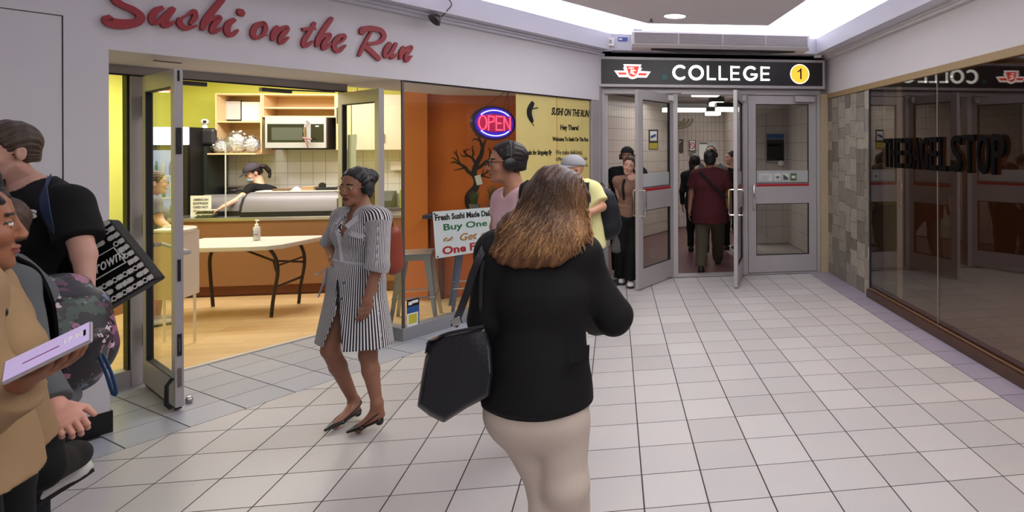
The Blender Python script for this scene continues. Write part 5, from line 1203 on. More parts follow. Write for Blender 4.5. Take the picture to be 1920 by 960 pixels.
class Head:
    def __init__(s, c, ax, size=.235, skin=(180, 130, 110), lips=(150, 80, 75), brow=(40, 28, 22), w=1.0, fem=False):
        s.fem = fem
        s.c = np.array(c); s.r, s.f, s.u = ax; s.k = size/.235; s.skin, s.lips, s.brow = L3(skin), L3(lips), L3(brow); s.w = w; s.A = np.array([s.r, s.f, s.u])
    def __call__(s, x, y, z): return s.c+s.k*(x*s.r*s.w+y*s.f+z*s.u)
    def ell(s, F, c, r, k=.012, op='u'): F.ell(s(*c), (r[0]*s.k*s.w, r[1]*s.k, r[2]*s.k), s.A, k*s.k, op)
    def cap(s, F, a, b, ra, rb=None, k=.01, op='u', w=None): F.cap(s(*a), s(*b), ra*s.k if not isinstance(ra, tuple) else (ra[0]*s.k, ra[1]*s.k), (rb*s.k if not isinstance(rb, tuple) else (rb[0]*s.k, rb[1]*s.k)) if rb is not None else None, s.r if w is None else w, k*s.k, op=op)
    def build(s, F, ears=True):
        s.ell(F, (0, -.012, .035), (.076, .098, .083), .01); s.ell(F, (0, .03, -.03), (.060, .060, .078), .03); s.ell(F, (0, .048, -.083), (.042, .038, .030), .02)
        s.cap(F, (-.026, .078-.004*s.fem, .022), (.026, .078-.004*s.fem, .022), .012-.003*s.fem, k=.016)
        for x in (-1, 1):
            s.ell(F, (x*.038, .062, -.028), (.024, .022, .024), .014)
            s.ell(F, (x*.031, .098, .0), (.017, .016, .012), .012, 's'); s.ell(F, (x*.031, .0745, .0), (.0135, .0135, .0125), .003)
            if ears: s.ell(F, (x*.077, -.008, -.006), (.009, .019, .031), .008); s.ell(F, (x*.086, -.004, -.002), (.004, .010, .017), .005, 's')
        s.cap(F, (0, .088, .008), (0, .108-.004*s.fem, -.030), .0075-.001*s.fem, .0105-.0015*s.fem, k=.009)
        for x in (-1, 1): s.ell(F, (x*.0115, .098, -.034), (.0085, .011, .0075), .006)
        s.ell(F, (0, .089, -.060), (.024, .011, .0065), .005); s.ell(F, (0, .087, -.0705), (.020, .0115, .0072), .004); s.cap(F, (-.02, .098, -.0655), (.02, .098, -.0655), .0022, k=.003, op='s')
        s.ell(F, (0, .072, -.100), (.020, .018, .016), .014)
    def color(s, v, stubble=None):
        d = (v-s.c)/s.k; x = np.abs(d@s.r)/s.w; y = d@s.f; z = d@s.u; c = np.tile(s.skin, (len(v), 1))
        near = (np.linalg.norm(d, axis=1) < .17)
        cheek = np.exp(-((x-.04)**2+(z+.03)**2)/.0006)*(y > .04)*near; c *= 1+cheek[:, None]*np.array([.08, -.06, -.05])
        if stubble is not None:
            m = near & (z < -.045) & (y > .0); c[m] = c[m]*.78
        m = near & (y > .072) & ((x/.024)**2+((z+.0655)/.0105)**2 < 1); c[m] = s.lips
        m = near & (y > .070) & (x > .012) & (x < .050) & (np.abs(z-.0245+.12*np.abs(x-.032)*(x > .034)) < .0042); c[m] = s.brow
        e = ((x-.031)/.0130)**2+((z-.0)/.0062)**2; m = near & (y > .06) & (e < 1.0); c[m] = L3((205, 198, 190))
        m = near & (y > .06) & (e >= 1.0) & (e < 1.9) & (z > -.001); c[m] = s.brow*.8
        m = near & (y > .06) & (e < 1.1) & ((x-.031)**2+z**2 < .0058**2); c[m] = L3((38, 24, 18))
        m = near & (y > .088) & (np.abs(x-.008) < .004) & (np.abs(z+.0405) < .003); c[m] = s.skin*.35
        return c
def headphones(parent, H, m=None, cup=(34, 34, 36), band=(60, 60, 62), tilt=0):
    mb = MB(); pts = []
    for a in np.linspace(-.15, PI+.15, 17): pts.append(Vector(H(.083*math.cos(a), -.012+tilt*math.sin(a), .02+.108*math.sin(a))))
    mb.tube(pts, .010*H.k, 8, flat=.6); hp = part('headphones', mb, mat('hp_band_%d' % band[0], band, .4), parent, smooth=True)
    for x in (-1, 1):
        c = Vector(H(x*.088, -.006, -.006)); part('ear_cup', MB().lathe([(.020, -.018), (.036, -.014), (.040, 0), (.034, .014), (.012, .02)], c, 20, Vector(H.r)*x), mat('hp_cup_%d' % cup[0], cup, .35), parent, smooth=True)
        part('ear_pad', MB().lathe([(.03, -.026), (.037, -.022), (.037, -.013)], c, 20, Vector(H.r)*x), mat('hp_pad', (24, 22, 24), .8), parent, smooth=True)
def glasses(parent, H, col=(190, 160, 110), r=.024, thin=.0016):
    mb = MB()
    for x in (-1, 1):
        mb.tube([Vector(H(x*.031+r*math.cos(a), .103-.02*abs(x*.031+r*math.cos(a))**2*10, -.003+r*.85*math.sin(a))) for a in np.linspace(0, 2*PI, 22, endpoint=False)], thin*H.k, 6, closed=True)
        mb.tube([Vector(H(x*.055, .098, .004)), Vector(H(x*.078, .06, .006)), Vector(H(x*.082, -.005, .004))], thin*H.k, 6)
    mb.tube([Vector(H(-.008, .106, .002)), Vector(H(.008, .106, .002))], thin*H.k, 6)
    o = part('glasses', mb, mat('frame_%d' % col[0], col, .3, metal=.6), parent, smooth=True)
def hair_mesh(parent, F, h, col=(30, 22, 18), col2=None, name='hair', streak=None, label=None):
    v, q = F.mesh(h); c = np.tile(L3(col), (len(v), 1))
    if col2 is not None: t = streak(v)[:, None]; c = c*(1-t)+L3(col2)*t
    return mesh_obj(name, v, q, M_hairc, parent, c, label=label)
def grooves(H, amp=.003, f=90, cx=(1, .2, 0)):
    def g(P_):
        d = (P_-H.c)/H.k; x, y, z = d@H.r, d@H.f, d@H.u; a = np.arctan2(x, z+.05)
        return amp*np.sin(a*f*.25+3*np.sin(y*20)+np.sin(z*30))+amp*.6*np.sin(y*f+4*x*10)
    return g
def hair_short(parent, H, h=.004, col=(30, 22, 18), lift=1.0, front=.055, back=-.06, seed=0, amp=.0016):
    F = Field(); H.ell(F, (0, -.016, .038), (.085*lift, .107*lift, .091*lift), .0); H.ell(F, (0, -.055, -.025), (.068, .058, .055), .02)
    F.disp = grooves(H, amp, 150)
    F.cut(H(0, .066+(.055-front)*.2, .070), H.f*.82-H.u*.57)
    for x in (-1, 1): H.ell(F, (x*.088, .012, -.02), (.022, .030, .036), .006, 's')
    F.cut(H(0, 0, back), -H.u*1.0-H.f*.15); return hair_mesh(parent, F, h, col)
def hand(F, w, d, pn, side=1, curl=.4, s=1.0, k=.006, fine=None, thumb=.6):
    """wrist, direction, palm normal, thumb on the side*(d x pn) side"""
    d = nrm(d); pn = np.array(pn, float); pn = nrm(pn-d*(pn@d)); ac = np.cross(d, pn)*side; w = np.array(w, float)
    F.cap(w-d*.01, w+d*.045*s, (.028*s, .020*s), (.038*s, .014*s), ac, .012); F.cap(w+d*.045*s, w+d*.078*s, (.038*s, .014*s), (.039*s, .012*s), ac, .01)
    for off, L_, dr in ((.030, .070, .0), (.010, .078, .004), (-.010, .073, .001), (-.029, .057, -.006)):
        p = w+d*(.080+dr)*s+ac*off*s; a = 0; r = .0088*s
        for j, (fr, ca) in enumerate(((.45, .55), (.31, 1.0), (.24, .8))):
            a += curl*ca; dd = d*math.cos(a)+pn*math.sin(a)+ac*off*.8*(1-curl); dd = nrm(dd); q = p+dd*L_*fr*s; F.cap(p, q, r, r*.88, k=k*.5); p = q; r *= .9
    p = w+d*.022*s+ac*.026*s; dd = nrm(ac*.75+d*.75+pn*thumb*.6); q = p+dd*.042*s; F.cap(p, q, .0135*s, .011*s, k=.010); dd = nrm(ac*.25+d*.9+pn*thumb*.9); F.cap(q, q+dd*.032*s, .0105*s, .0085*s, k=k*.5)
    return w+d*.07*s
def shoe(parent, heel, toe, m, h=.006, up=None, hgt=.075, sole=None, W=.042, label=None, low=False):
    heel, toe = V3(heel), V3(toe); d = nrm(toe-heel); u = nrm(up) if up is not None else np.array([0, 0, 1.]); ac = nrm(np.cross(d, u)); u = np.cross(ac, d); L_ = np.linalg.norm(toe-heel)
    F = Field(); F.cap(heel+d*.035+u*.035, toe-d*.045+u*.028, (W*.82, .034), (W, .026), ac, .02)
    if not low: F.cap(heel+d*.04+u*.03, heel+d*.045+u*hgt, (W*.78, .042), (W*.7, .04), ac, .03)
    F.cut(heel+u*.006, -u); v, q = F.mesh(h); o = mesh_obj('shoe', v, q, m, parent, label=label)
    mb = MB(); P_ = []
    for t, w_ in ((0, .6), (.12, .85), (.4, .8), (.72, 1.05), (.92, .8), (1.0, .35)): P_.append((t*L_, w_*W))
    pts = [(a, b) for a, b in P_]+[(a, -b) for a, b in P_[::-1]]
    vs = [heel+d*a+ac*b+u*z for z in (0.0, .016) for a, b in pts]; n = len(pts)
    mb.add(vs, [tuple(range(n)), tuple(range(n, 2*n))[::-1]]+[(i, i+n, (i+1) % n+n, (i+1) % n) for i in range(n)]); part('shoe_sole', mb, sole or M_dark, o)
    return o
class Body:
    """joints in world space; builds torso, limbs and clothes from shared stations"""
    def __init__(s, neck, pelvis, facing, sh=.185, size=1.0, fem=False, bulk=1.0, lean=0):
        s.N, s.P = V3(neck), V3(pelvis); s.k = size; s.fem = fem; s.b = bulk*size; s.r, s.f, s.u = axes(facing); up = nrm(s.N-s.P); s.r = nrm(s.r-up*(s.r@up)); s.up = up; s.f2 = np.cross(up, s.r)
        s.sh = sh*size; s.J = {}
        s.J['shR'] = s.N-up*.055*size+s.r*s.sh; s.J['shL'] = s.N-up*.055*size-s.r*s.sh
        hp = .088*s.b; s.J['hpR'] = s.P-up*.03+s.r*hp; s.J['hpL'] = s.P-up*.03-s.r*hp
    def st(s, e=0):
        b = s.b; fm = s.fem; L_ = s.N-s.P
        W = [(.168, .118), (.128 if fm else .145, .095 if fm else .105), (.150 if fm else .168, .108 if fm else .115), (.135, .075)]
        pts = [s.P, s.P+L_*.34, s.P+L_*.68, s.P+L_*.90]; return pts, [((w*b+e), (d*b+e)) for w, d in W]
    def torso(s, F, e=0, k=.05):
        pts, R_ = s.st(e); F.chain(pts, R_, k, s.r); c = s.N-s.up*.045*s.k
        F.cap(s.J['shL']*.88+c*.12, s.J['shR']*.88+c*.12, .048*s.k+e, k=.05); F.cap(s.N, s.J['shL']-s.up*.0, .040*s.k+e*.6, .045*s.k+e, k=.04); F.cap(s.N, s.J['shR'], .040*s.k+e*.6, .045*s.k+e, k=.04)
        if s.fem:
            q = s.P+(s.N-s.P)*.66
            for x in (-1, 1): F.ell(q+s.f2*(.075*s.b+e*.5)+s.r*x*.072*s.b, (.062, .062, .066), k=.04)
    def arm(s, F, side, el, wr, e=0, k=.02, up=.048, frac=1.0, hem=None):
        sh = s.J['sh'+side]; el, wr = V3(el), V3(wr); b = s.k
        F.cap(sh, el, up*b+e, (.038*b)+e, k=k); 
        if frac >= 1: F.cap(el, wr, .037*b+e, .024*b+e, k=.012)
    def sleeve(s, F, side, el, wr=None, t=.6, r0=.062, r1=.06, k=.03):
        """t<=1: part of the upper arm; t>1: full upper arm plus (t-1) of the forearm"""
        sh = s.J['sh'+side]; el = V3(el)
        if t <= 1: F.cap(sh, sh+(el-sh)*t, r0*s.k, r1*s.k, k=k, fb=True)
        else:
            wr = V3(wr); F.cap(sh, el, r0*s.k, (r0+r1)/2*s.k, k=k); F.cap(el, el+(wr-el)*(t-1), (r0+r1)/2*s.k, r1*s.k, k=.02, fb=True)
    def leg(s, F, side, kn, an, th=.082, kr=.052, cr=.050, ar=.034, k=.03):
        hp = s.J['hp'+side]; kn, an = V3(kn), V3(an); b = s.k
        F.cap(hp, kn, th*b, kr*b, k=k); m = kn+(an-kn)*.32-nrm(np.cross(s.r, an-kn))*0; F.chain([kn, m, an], [kr*b, cr*b, ar*b], .02)
    def pant(s, F, side, kn, an, th=.098, kr=.075, ar=.062, k=.03, t=1.0):
        hp = s.J['hp'+side]; kn, an = V3(kn), V3(an); b = s.k; F.cap(hp, kn, th*b, kr*b, k=k); F.cap(kn, kn+(an-kn)*t, kr*b, ar*b, k=.03, fb=True)
def PTS(px, py, zc): return np.array(pt(px, py, zc))
def report(nm, B, **kw):
    pass
def skin_obj(F, H, parent, h, patches=(), arms=None, stub=None):
    v, q = fmesh(F, h, patches); c = H.color(v, stub); rg = np.sin(v@np.array([31., 17, 23]))*np.sin(v@np.array([-19., 29, 13])); c = c*(1+.04*rg[:, None]); return mesh_obj('body', v, q, M_skin, parent, c)
def cl_obj(name, F, h, m, parent, label=None, **k): v, q = F.mesh(h); return mesh_obj(name, v, q, m, parent, label=label, **k)
def fa(px, rel): return math.degrees(math.atan((px-CCX)/CF))+rel
M_bt = cloth('tee_black', (20, 20, 22)); M_jeans = cloth('jeans_dark', (34, 36, 44)); M_bk = cloth('cloth_black', (17, 17, 19), .8, .15)
M_shb = mat('shoe_black', (20, 19, 20), .4); M_shw = mat('shoe_white', (214, 212, 208), .6)

# ---------------------------------------------------------------- striped-dress woman
zc = 3.82
pw = PTS(668, 790, zc); t = thing('person', 'woman in belted striped shirt dress, glasses and headphones walking past the shop', 'person', (pw[0], pw[1], 0))
Hd = Head(PTS(668, 351, zc), axes(fa(668, 224), 2, 0), .225, (150, 104, 84), (104, 48, 50), (34, 22, 18), fem=True)
B = Body(PTS(683, 398, zc+.02), PTS(668, 520, zc), fa(668, 236), .165, .97, True, .98)
elL, wrL = PTS(708, 500, zc-.17), PTS(688, 565, zc-.20); elR, wrR = PTS(618, 458, zc+.10), PTS(626, 488, zc-.04)
B.J['shL'] = PTS(712, 410, zc-.06); B.J['shR'] = PTS(643, 410, zc+.04)
F = Field(); Hd.build(F, ears=False); F.cap(Hd(0, -.022, -.07), B.N-B.up*.02, .050, .056, k=.03); B.torso(F, -.012)
for sd, el, wr in (('L', elL, wrL), ('R', elR, wrR)): B.arm(F, sd, el, wr)
hcL = hand(F, wrL, PTS(680, 600, zc-.18)-wrL, np.array(B.r)*1.0, 1, .35, .95); hcR = hand(F, wrR, PTS(640, 505, zc-.09)-wrR, -np.array(FW)*.2-UP*1, 1, .6, .9)
knR, anR = PTS(619, 655, zc-.04), PTS(664, 752, zc+.12); knL, anL = PTS(690, 665, zc-.02), PTS(707, 757, zc-.06)
B.J['hpR'] = PTS(640, 540, zc+.06); B.J['hpL'] = PTS(690, 540, zc-.06)
B.leg(F, 'R', knR, anR, .078, .050, .048, .030); B.leg(F, 'L', knL, anL, .078, .050, .048, .030)
for an, toe, hl in ((anR, PTS(614, 806, zc-.10), PTS(668, 772, zc+.10)), (anL, PTS(658, 811, zc-.12), PTS(714, 784, zc-.04))):
    F.chain([an, an*.35+hl*.45+toe*.2, toe*.75+hl*.25], [.030, .030, .024], .02)
    F.cap(hl+UP*.02, an, .024, .028, k=.02)
skin_obj(F, Hd, t, .006, [(Hd.c, .135, .0032), (hcL, .085, .0032), (hcR, .085, .0032)])
D_ = Field(); B.torso(D_, .012); D_.cap(B.P+B.up*.02, PTS(664, 640, zc), (.175, .135), (.250, .19), B.r, .05, fb=True)
B.sleeve(D_, 'L', elL, wrL, 1.0, .064, .066); B.sleeve(D_, 'R', elR, wrR, 1.0, .062, .064)
cuff = elL+(wrL-elL)*.12; D_.cap(elL, cuff, .066, .068, k=.01, fb=True)
# V neckline and the slit over the right thigh
nk = B.N+B.f2*.06; D_.chain([B.N+B.f2*.02+B.up*.02, B.N+B.f2*.115-B.up*.10, B.N+B.f2*.15-B.up*.20], [.058, .034, .012], .01, op='s')
_l = PTS(624, 600, zc)-np.array([0, 0, CH]); LW_ = nrm([_l[1], -_l[0], 0]); D_.cap(PTS(614, 745, zc-.12), PTS(634, 585, zc-.16), (.100, .22), (.008, .20), LW_, .004, op='s')
fo = folds(.0045, 30, 3)
D_.disp = fo
v, q = D_.mesh(.005); d = v-B.P; ang = np.arctan2(d@B.f, d@B.r); 
ua = ang*9.2
for sd, el in (('L', elL), ('R', elR)):
    sh_ = B.J['sh'+sd]; ax_ = nrm(el-sh_); rel = v-sh_; tt_ = rel@ax_; rad = rel-np.outer(tt_, ax_); rr_ = np.linalg.norm(rad, axis=1); m_ = (tt_ > .03) & (rr_ < .080) & (tt_ < .36)
    e1 = nrm(np.cross(ax_, [0, 0, 1.])) if abs(ax_[2]) < .95 else nrm(np.cross(ax_, [0, 1., 0])); e2 = np.cross(ax_, e1); ua[m_] = (np.arctan2(rad@e1, rad@e2)*4.6)[m_]
def stripe_mat():
    m = bpy.data.materials.new('dress_stripes'); m.use_nodes = True; nt = m.node_tree; N = nt.nodes; L = nt.links; b = N['Principled BSDF']; b.inputs['Roughness'].default_value = .8; b.inputs['Specular IOR Level'].default_value = .2
    a = N.new('ShaderNodeAttribute'); a.attribute_name = 'band'; mu = N.new('ShaderNodeMath'); mu.operation = 'MULTIPLY'; mu.inputs[1].default_value = 1.6; L.new(a.outputs['Fac'], mu.inputs[0])
    fr = N.new('ShaderNodeMath'); fr.operation = 'FRACT'; L.new(mu.outputs[0], fr.inputs[0]); gt = N.new('ShaderNodeMath'); gt.operation = 'GREATER_THAN'; gt.inputs[1].default_value = .56; L.new(fr.outputs[0], gt.inputs[0])
    mx = N.new('ShaderNodeMix'); mx.data_type = 'RGBA'; mx.inputs['A'].default_value = S3(48, 46, 54); mx.inputs['B'].default_value = S3(232, 230, 232); L.new(gt.outputs[0], mx.inputs['Factor']); L.new(mx.outputs['Result'], b.inputs['Base Color']); return m
M_str = stripe_mat(); M_plain = cloth('dress_plain', (176, 174, 180))
from mathutils.bvhtree import BVHTree
dress_o = mesh_obj('dress', v, q, M_str, t, uvf=ua)
bel = Field(); wp = B.P+(B.N-B.P)*.26
bl_ = MB(); ring = []
for a in np.linspace(0, 2*PI, 30, endpoint=False): ring.append(Vector(wp+B.r*(.158*math.cos(a))+B.f2*(.122*math.sin(a))))
bl_.tube(ring, .011, 6, closed=True); part('belt', bl_, M_plain, t, smooth=True)
kn_ = Vector(wp+B.f2*.13-B.r*-.06)
tie = MB(); k0 = Vector(PTS(612, 502, zc-.05))
for e_ in ((PTS(597, 515, zc-.05), PTS(592, 512, zc-.05)), (PTS(606, 530, zc-.06), PTS(597, 557, zc-.06)), (PTS(610, 520, zc-.06), PTS(607, 535, zc-.06))): tie.tube(catmull([k0, Vector(e_[0]), Vector(e_[1])]), .010, 6, flat=.35)
part('belt_tie', tie, M_plain, t, smooth=True)
def strip(P_, wd, nrmv, th=.003):
    mb = MB(); P_ = catmull(P_) if len(P_) > 2 else [Vector(p) for p in P_]; nrmv = Vector(nrmv)
    for i, p in enumerate(P_):
        tg = (P_[min(i+1, len(P_)-1)]-P_[max(i-1, 0)]).normalized(); s_ = tg.cross(nrmv).normalized(); w_ = wd[min(i*len(wd)//len(P_), len(wd)-1)] if isinstance(wd, list) else wd; n_ = nrmv.normalized()*th
        mb.v += [tuple(p+s_*w_/2), tuple(p-s_*w_/2), tuple(p-s_*w_/2+n_), tuple(p+s_*w_/2+n_)]
    for i in range(len(P_)-1):
        a = i*4; c = a+4; mb.f += [(a, a+1, c+1, c), (a+1, a+2, c+2, c+1), (a+2, a+3, c+3, c+2), (a+3, a, c, c+3)]
    e = (len(P_)-1)*4; mb.f += [(0, 3, 2, 1), (e, e+1, e+2, e+3)]; return mb
# collar and chest pocket
cb = lambda a, b, c: B.N+B.r*a+B.f2*b+B.up*c
part('collar', strip([cb(-.085, .03, .01), cb(-.075, .085, -.025), cb(-.05, .135, -.085)], .034, cb(-.3, .3, .3)-B.N, .006), M_plain, t, smooth=True)
part('collar', strip([cb(.085, .03, .01), cb(.075, .085, -.025), cb(.05, .135, -.085)], .034, cb(.3, .3, .3)-B.N, .006), M_plain, t, smooth=True)
part('collar_back', strip([cb(-.085, .03, .012), cb(-.06, -.055, .03), cb(.06, -.055, .03), cb(.085, .03, .012)], .05, UP, .006), M_plain, t, smooth=True)
def surf_tree(o): return BVHTree.FromPolygons([v_.co+ORG[o.name] for v_ in o.data.vertices], [tuple(p_.vertices) for p_ in o.data.polygons])
def surf_pt(tree, px, py, off=.004):
    c_ = Vector((0, 0, CH)); rd = (pt(px, py, 1)-c_).normalized(); h_ = tree.ray_cast(c_, rd); return (h_[0]-rd*off, rd) if h_[0] is not None else (pt(px, py, zc), rd)
dt_ = surf_tree(dress_o)
fl_ = [surf_pt(dt_, x_, y_, .005)[0] for x_, y_ in ((646, 432), (656, 437), (667, 441), (679, 444))]
part('pocket_flap', strip(fl_, .030, -surf_pt(dt_, 662, 438)[1], .003), M_plain, t, smooth=True)
for x_, y_ in ((636, 448), (640, 472), (645, 530), (640, 560), (636, 590)):
    q_, rd_ = surf_pt(dt_, x_, y_, .001); part('button', MB().lathe([(.006, 0), (.006, .002), (.003, .003)], q_, 10, -rd_), M_dark, t)
part('placket', strip([surf_pt(dt_, x_, y_, .004)[0] for x_, y_ in ((632, 432), (636, 448), (640, 472), (642, 490))], .022, -surf_pt(dt_, 638, 460)[1], .002), M_plain, t, smooth=True)
# hair and bun
F = Field(); Hd.ell(F, (0, -.018, .037), (.087, .109, .092), 0); Hd.ell(F, (0, -.06, -.03), (.06, .055, .06), .02); Hd.ell(F, (0, -.115, .055), (.052, .05, .052), .01); F.disp = grooves(Hd, .0022, 110)
F.cut(Hd(0, .066, .075), Hd.f*.82-Hd.u*.57); hair_mesh(t, F, .004, (17, 15, 19))
headphones(t, Hd, cup=(42, 42, 44), band=(92, 92, 94)); glasses(t, Hd, (196, 166, 110), .026, .0018)
for an, toe, hl in ((anR, PTS(607, 811, zc-.12), PTS(676, 770, zc+.12)), (anL, PTS(648, 814, zc-.14), PTS(719, 786, zc-.04))):
    S_ = Field(); toe, hl = V3(toe), V3(hl); dd = nrm(toe-hl); ac_ = nrm(np.cross(dd, [0, 0, 1.])); u_ = np.cross(ac_, dd)
    md = toe*.6+hl*.4
    S_.cap(md+u_*.014, toe-dd*.012+u_*.008, (.042, .018), (.012, .008), ac_, .01); S_.cap(hl+dd*.02+u_*.006, md+u_*.006, (.028, .006), (.038, .008), ac_, .01); S_.cap(hl+dd*.022-u_*.004, hl+dd*.022+u_*.006, .022, .024, k=.005)
    S_.cap(md+u_*.045-dd*.01, md+dd*.035+u_*.055, (.034, .04), (.022, .03), ac_, .004, op='s')
    o = cl_obj('shoe', S_, .004, M_shb, t); part('heel_strap', MB().tube(catmull([md+ac_*.035+u_*.02, hl+ac_*.03+u_*.05+dd*.03, hl-dd*.008+u_*.06, hl-ac_*.03+u_*.05+dd*.03, md-ac_*.035+u_*.02]), .004, 6), M_shb, o, smooth=True)
bgp = Field(); bgp.cap(PTS(736, 440, zc+.14), PTS(738, 495, zc+.14), (.05, .06), (.055, .07), RT, .03); hbg = thing('red_handbag', 'rust red bag hanging behind the striped dress', 'bag', PTS(738, 500, zc+.14)); cl_obj('bag_body', bgp, .008, mat('bag_rust', (140, 58, 40), .5), hbg)
part('bag_strap', MB().tube(catmull([PTS(737, 430, zc+.14), PTS(733, 405, zc+.08), PTS(722, 396, zc-.02)]), .006, 6), mat('bag_rust', (140, 58, 40), .5), hbg, smooth=True)

# ---------------------------------------------------------------- foreground woman in the black blazer (seen from behind)
zc = 2.2
pw = PTS(1020, 1178, zc); t = thing('person', 'woman seen from behind, wavy highlighted brown hair, black blazer, cream trousers', 'person', (pw[0], pw[1], 0))
Hd = Head(PTS(1047, 378, zc), axes(fa(1047, 22), 8, 0), .228, (190, 145, 120))
B = Body(PTS(1022, 446, zc), PTS(1008, 745, zc), fa(1010, 18), .176, .98, True, .95)
B.J['shR'] = PTS(1087, 478, zc+.03); B.J['shL'] = PTS(930, 472, zc-.02)
elR, wrR = PTS(1150, 596, zc+.08), PTS(1112, 604, zc+.34); elL, wrL = PTS(912, 600, zc-.02), PTS(925, 720, zc+.10)
F = Field(); Hd.build(F); F.cap(Hd(0, -.022, -.07), B.N, .050, .055, k=.03); B.torso(F, -.015); B.arm(F, 'R', elR, wrR); B.arm(F, 'L', elL, wrL)
hR = hand(F, wrR, nrm(PTS(1108, 602, zc+.5)-wrR), UP*-1, -1, .7, .95); hL = hand(F, wrL, -UP, FW, 1, .5, .95)
knL, anL = PTS(1030, 900, zc+.06), PTS(1036, 1110, zc-.05); knR, anR = PTS(1060, 905, zc-.0), PTS(1070, 1115, zc+.2)
B.leg(F, 'R', knR, anR); B.leg(F, 'L', knL, anL); skin_obj(F, Hd, t, .008, [(hR, .09, .0035)])
J_ = Field(); B.torso(J_, .022); J_.cap(B.P+B.up*.12, PTS(1009, 745, zc), (.158, .125), (.176, .14), B.r, .06, fb=True)
B.sleeve(J_, 'R', elR, wrR, 1.82, .070, .056); B.sleeve(J_, 'L', elL, wrL, 1.85, .068, .055); J_.disp = folds(.006, 20, 5, (1, 1, .8))
M_blz = cloth('blazer_black', (19, 18, 20), .75, .1); cl_obj('blazer', J_, .006, M_blz, t)
part('pocket_flap', strip([PTS(1068, 668, zc-.135), PTS(1105, 660, zc-.085)], .05, -FW, .004), M_blz, t)
T_ = Field(); T_.cap(B.P-B.up*.0, B.P-B.up*.06, (.168, .125), (.172, .13), B.r, .05); B.pant(T_, 'L', knL, anL, .098, .078, .086); B.pant(T_, 'R', knR, anR, .098, .078, .088); T_.disp = folds(.009, 17, 9, (.6, .6, 1))
cl_obj('trousers', T_, .006, cloth('trousers_cream', (204, 188, 176), .8), t)
shoe(t, anL-UP*.06-FW*.05, anL-UP*.07+FW*.2, M_shb); shoe(t, anR-UP*.06-FW*.05, anR-UP*.07+FW*.2, M_shb)
ph = thing('phone', 'pale phone held in front of the black blazer', 'phone', tuple(hR)); part('phone_body', MB().obox(hR+np.array(UP)*.01-np.array(RT)*.03, RT, FW+UP*.5, UP-FW*.5, .036, .07, .004), M_white, ph, bevel=.003)
# hair: a mass plus many wavy locks
F = Field(); Hd.ell(F, (0, -.02, .03), (.092, .112, .095), 0); F.cap(PTS(1040, 372, zc-.01), PTS(1010, 445, zc-.07), (.098, .095), (.145, .085), B.r, .05); F.cap(PTS(1010, 445, zc-.07), PTS(990, 478, zc-.10), (.145, .08), (.115, .045), B.r, .04)
F.cap(PTS(1075, 380, zc-.0), PTS(1096, 452, zc-.0), .050, .026, k=.04)
def wavy(P_):
    d = P_-Hd.c; x = d@np.array(RT); z = d[:, 2]; y = d@np.array(FW)
    return .002*np.sin(x*95+5*np.sin(z*16)+y*40)+.0012*np.sin(x*260+7*np.sin(z*22+1))+.003*np.sin(z*45+x*30)
F.disp = wavy
def streak(v):
    d = v-Hd.c; x = d@np.array(RT); z = d[:, 2]; n = np.sin(x*150+6*np.sin(z*16))*.5+.5; lowr = np.clip((-z+.0)/.28, 0, 1); rt_ = np.clip(x/.12, 0, 1); return np.clip(n**3*.55*lowr+lowr**2*.55+rt_*lowr*.35, 0, 1)
hm = hair_mesh(t, F, .004, (58, 34, 26), (172, 118, 72), streak=streak)
from mathutils.bvhtree import BVHTree
_m = hm.data; bvh = BVHTree.FromPolygons([v_.co+ORG[hm.name] for v_ in _m.vertices], [tuple(p_.vertices) for p_ in _m.polygons])
lk = MB(); rg = random.Random(4); lkc = []; CAMP = Vector((0, 0, CH))
gx = lambda a, b, c: a+(b-a)*c
for i in range(1000):
    u = rg.random(); topx = gx(1000, 1095, u); ex = gx(925, 1108, u**.9)+rg.uniform(-10, 10); ey = gx(462, 470, u)+rg.uniform(-26, 22)-(30*max(0, u-.72)/.28)
    dep = .105+rg.uniform(-.01, .012); P_ = []; amp = rg.uniform(3, 7); phs = rg.uniform(0, 6.28)
    y0_ = gx(348, 345, u)+rg.uniform(-14, 60)
    for j in range(9):
        s_ = j/8; x_ = gx(topx, ex, s_**1.15)+amp*math.sin(phs+s_*11)*s_; y_ = gx(y0_, ey, s_); off = math.sin(PI*min(1, max(0, (u*.9+.05)))); dd = zc-.015-dep*off**.5*(.95+.25*s_)+(.02 if s_ > .9 else 0)
        q_ = pt(x_, y_, dd); rd = (q_-CAMP).normalized(); hit = bvh.ray_cast(CAMP, rd)
        P_.append(hit[0]-rd*rg.uniform(-.0005, .0035) if hit[0] is not None else (q_ if not P_ else P_[-1]+(q_-P_[-1]).normalized()*min((q_-P_[-1]).length, .03)))
    n0 = len(lk.v); r_ = rg.uniform(.0011, .0030); lk.tube(P_, [r_*.6, r_, r_, r_, r_, r_*.95, r_*.85, r_*.6, r_*.2], 6); tone = rg.random()**1.5
    for kk in range(len(lk.v)-n0): lkc.append((tone, (kk//6)/8, u))
vv = np.array(lk.v); me_o = part('hair_locks', lk, M_hairc, t, smooth=True); lkc = np.array(lkc); tt_ = np.clip(lkc[:, 1]**1.6*(.25+.85*lkc[:, 0]**1.2)+.25*lkc[:, 2]**3, 0, 1)[:, None]
cc = L3((46, 26, 22))*(1-tt_)+L3((206, 154, 104))*tt_; a = me_o.data.color_attributes.new('Col', 'FLOAT_COLOR', 'POINT'); a.data.foreach_set('color', np.concatenate([cc, np.ones((len(cc), 1))], 1).astype(f32).ravel())
me_o['kind'] = 'stuff'
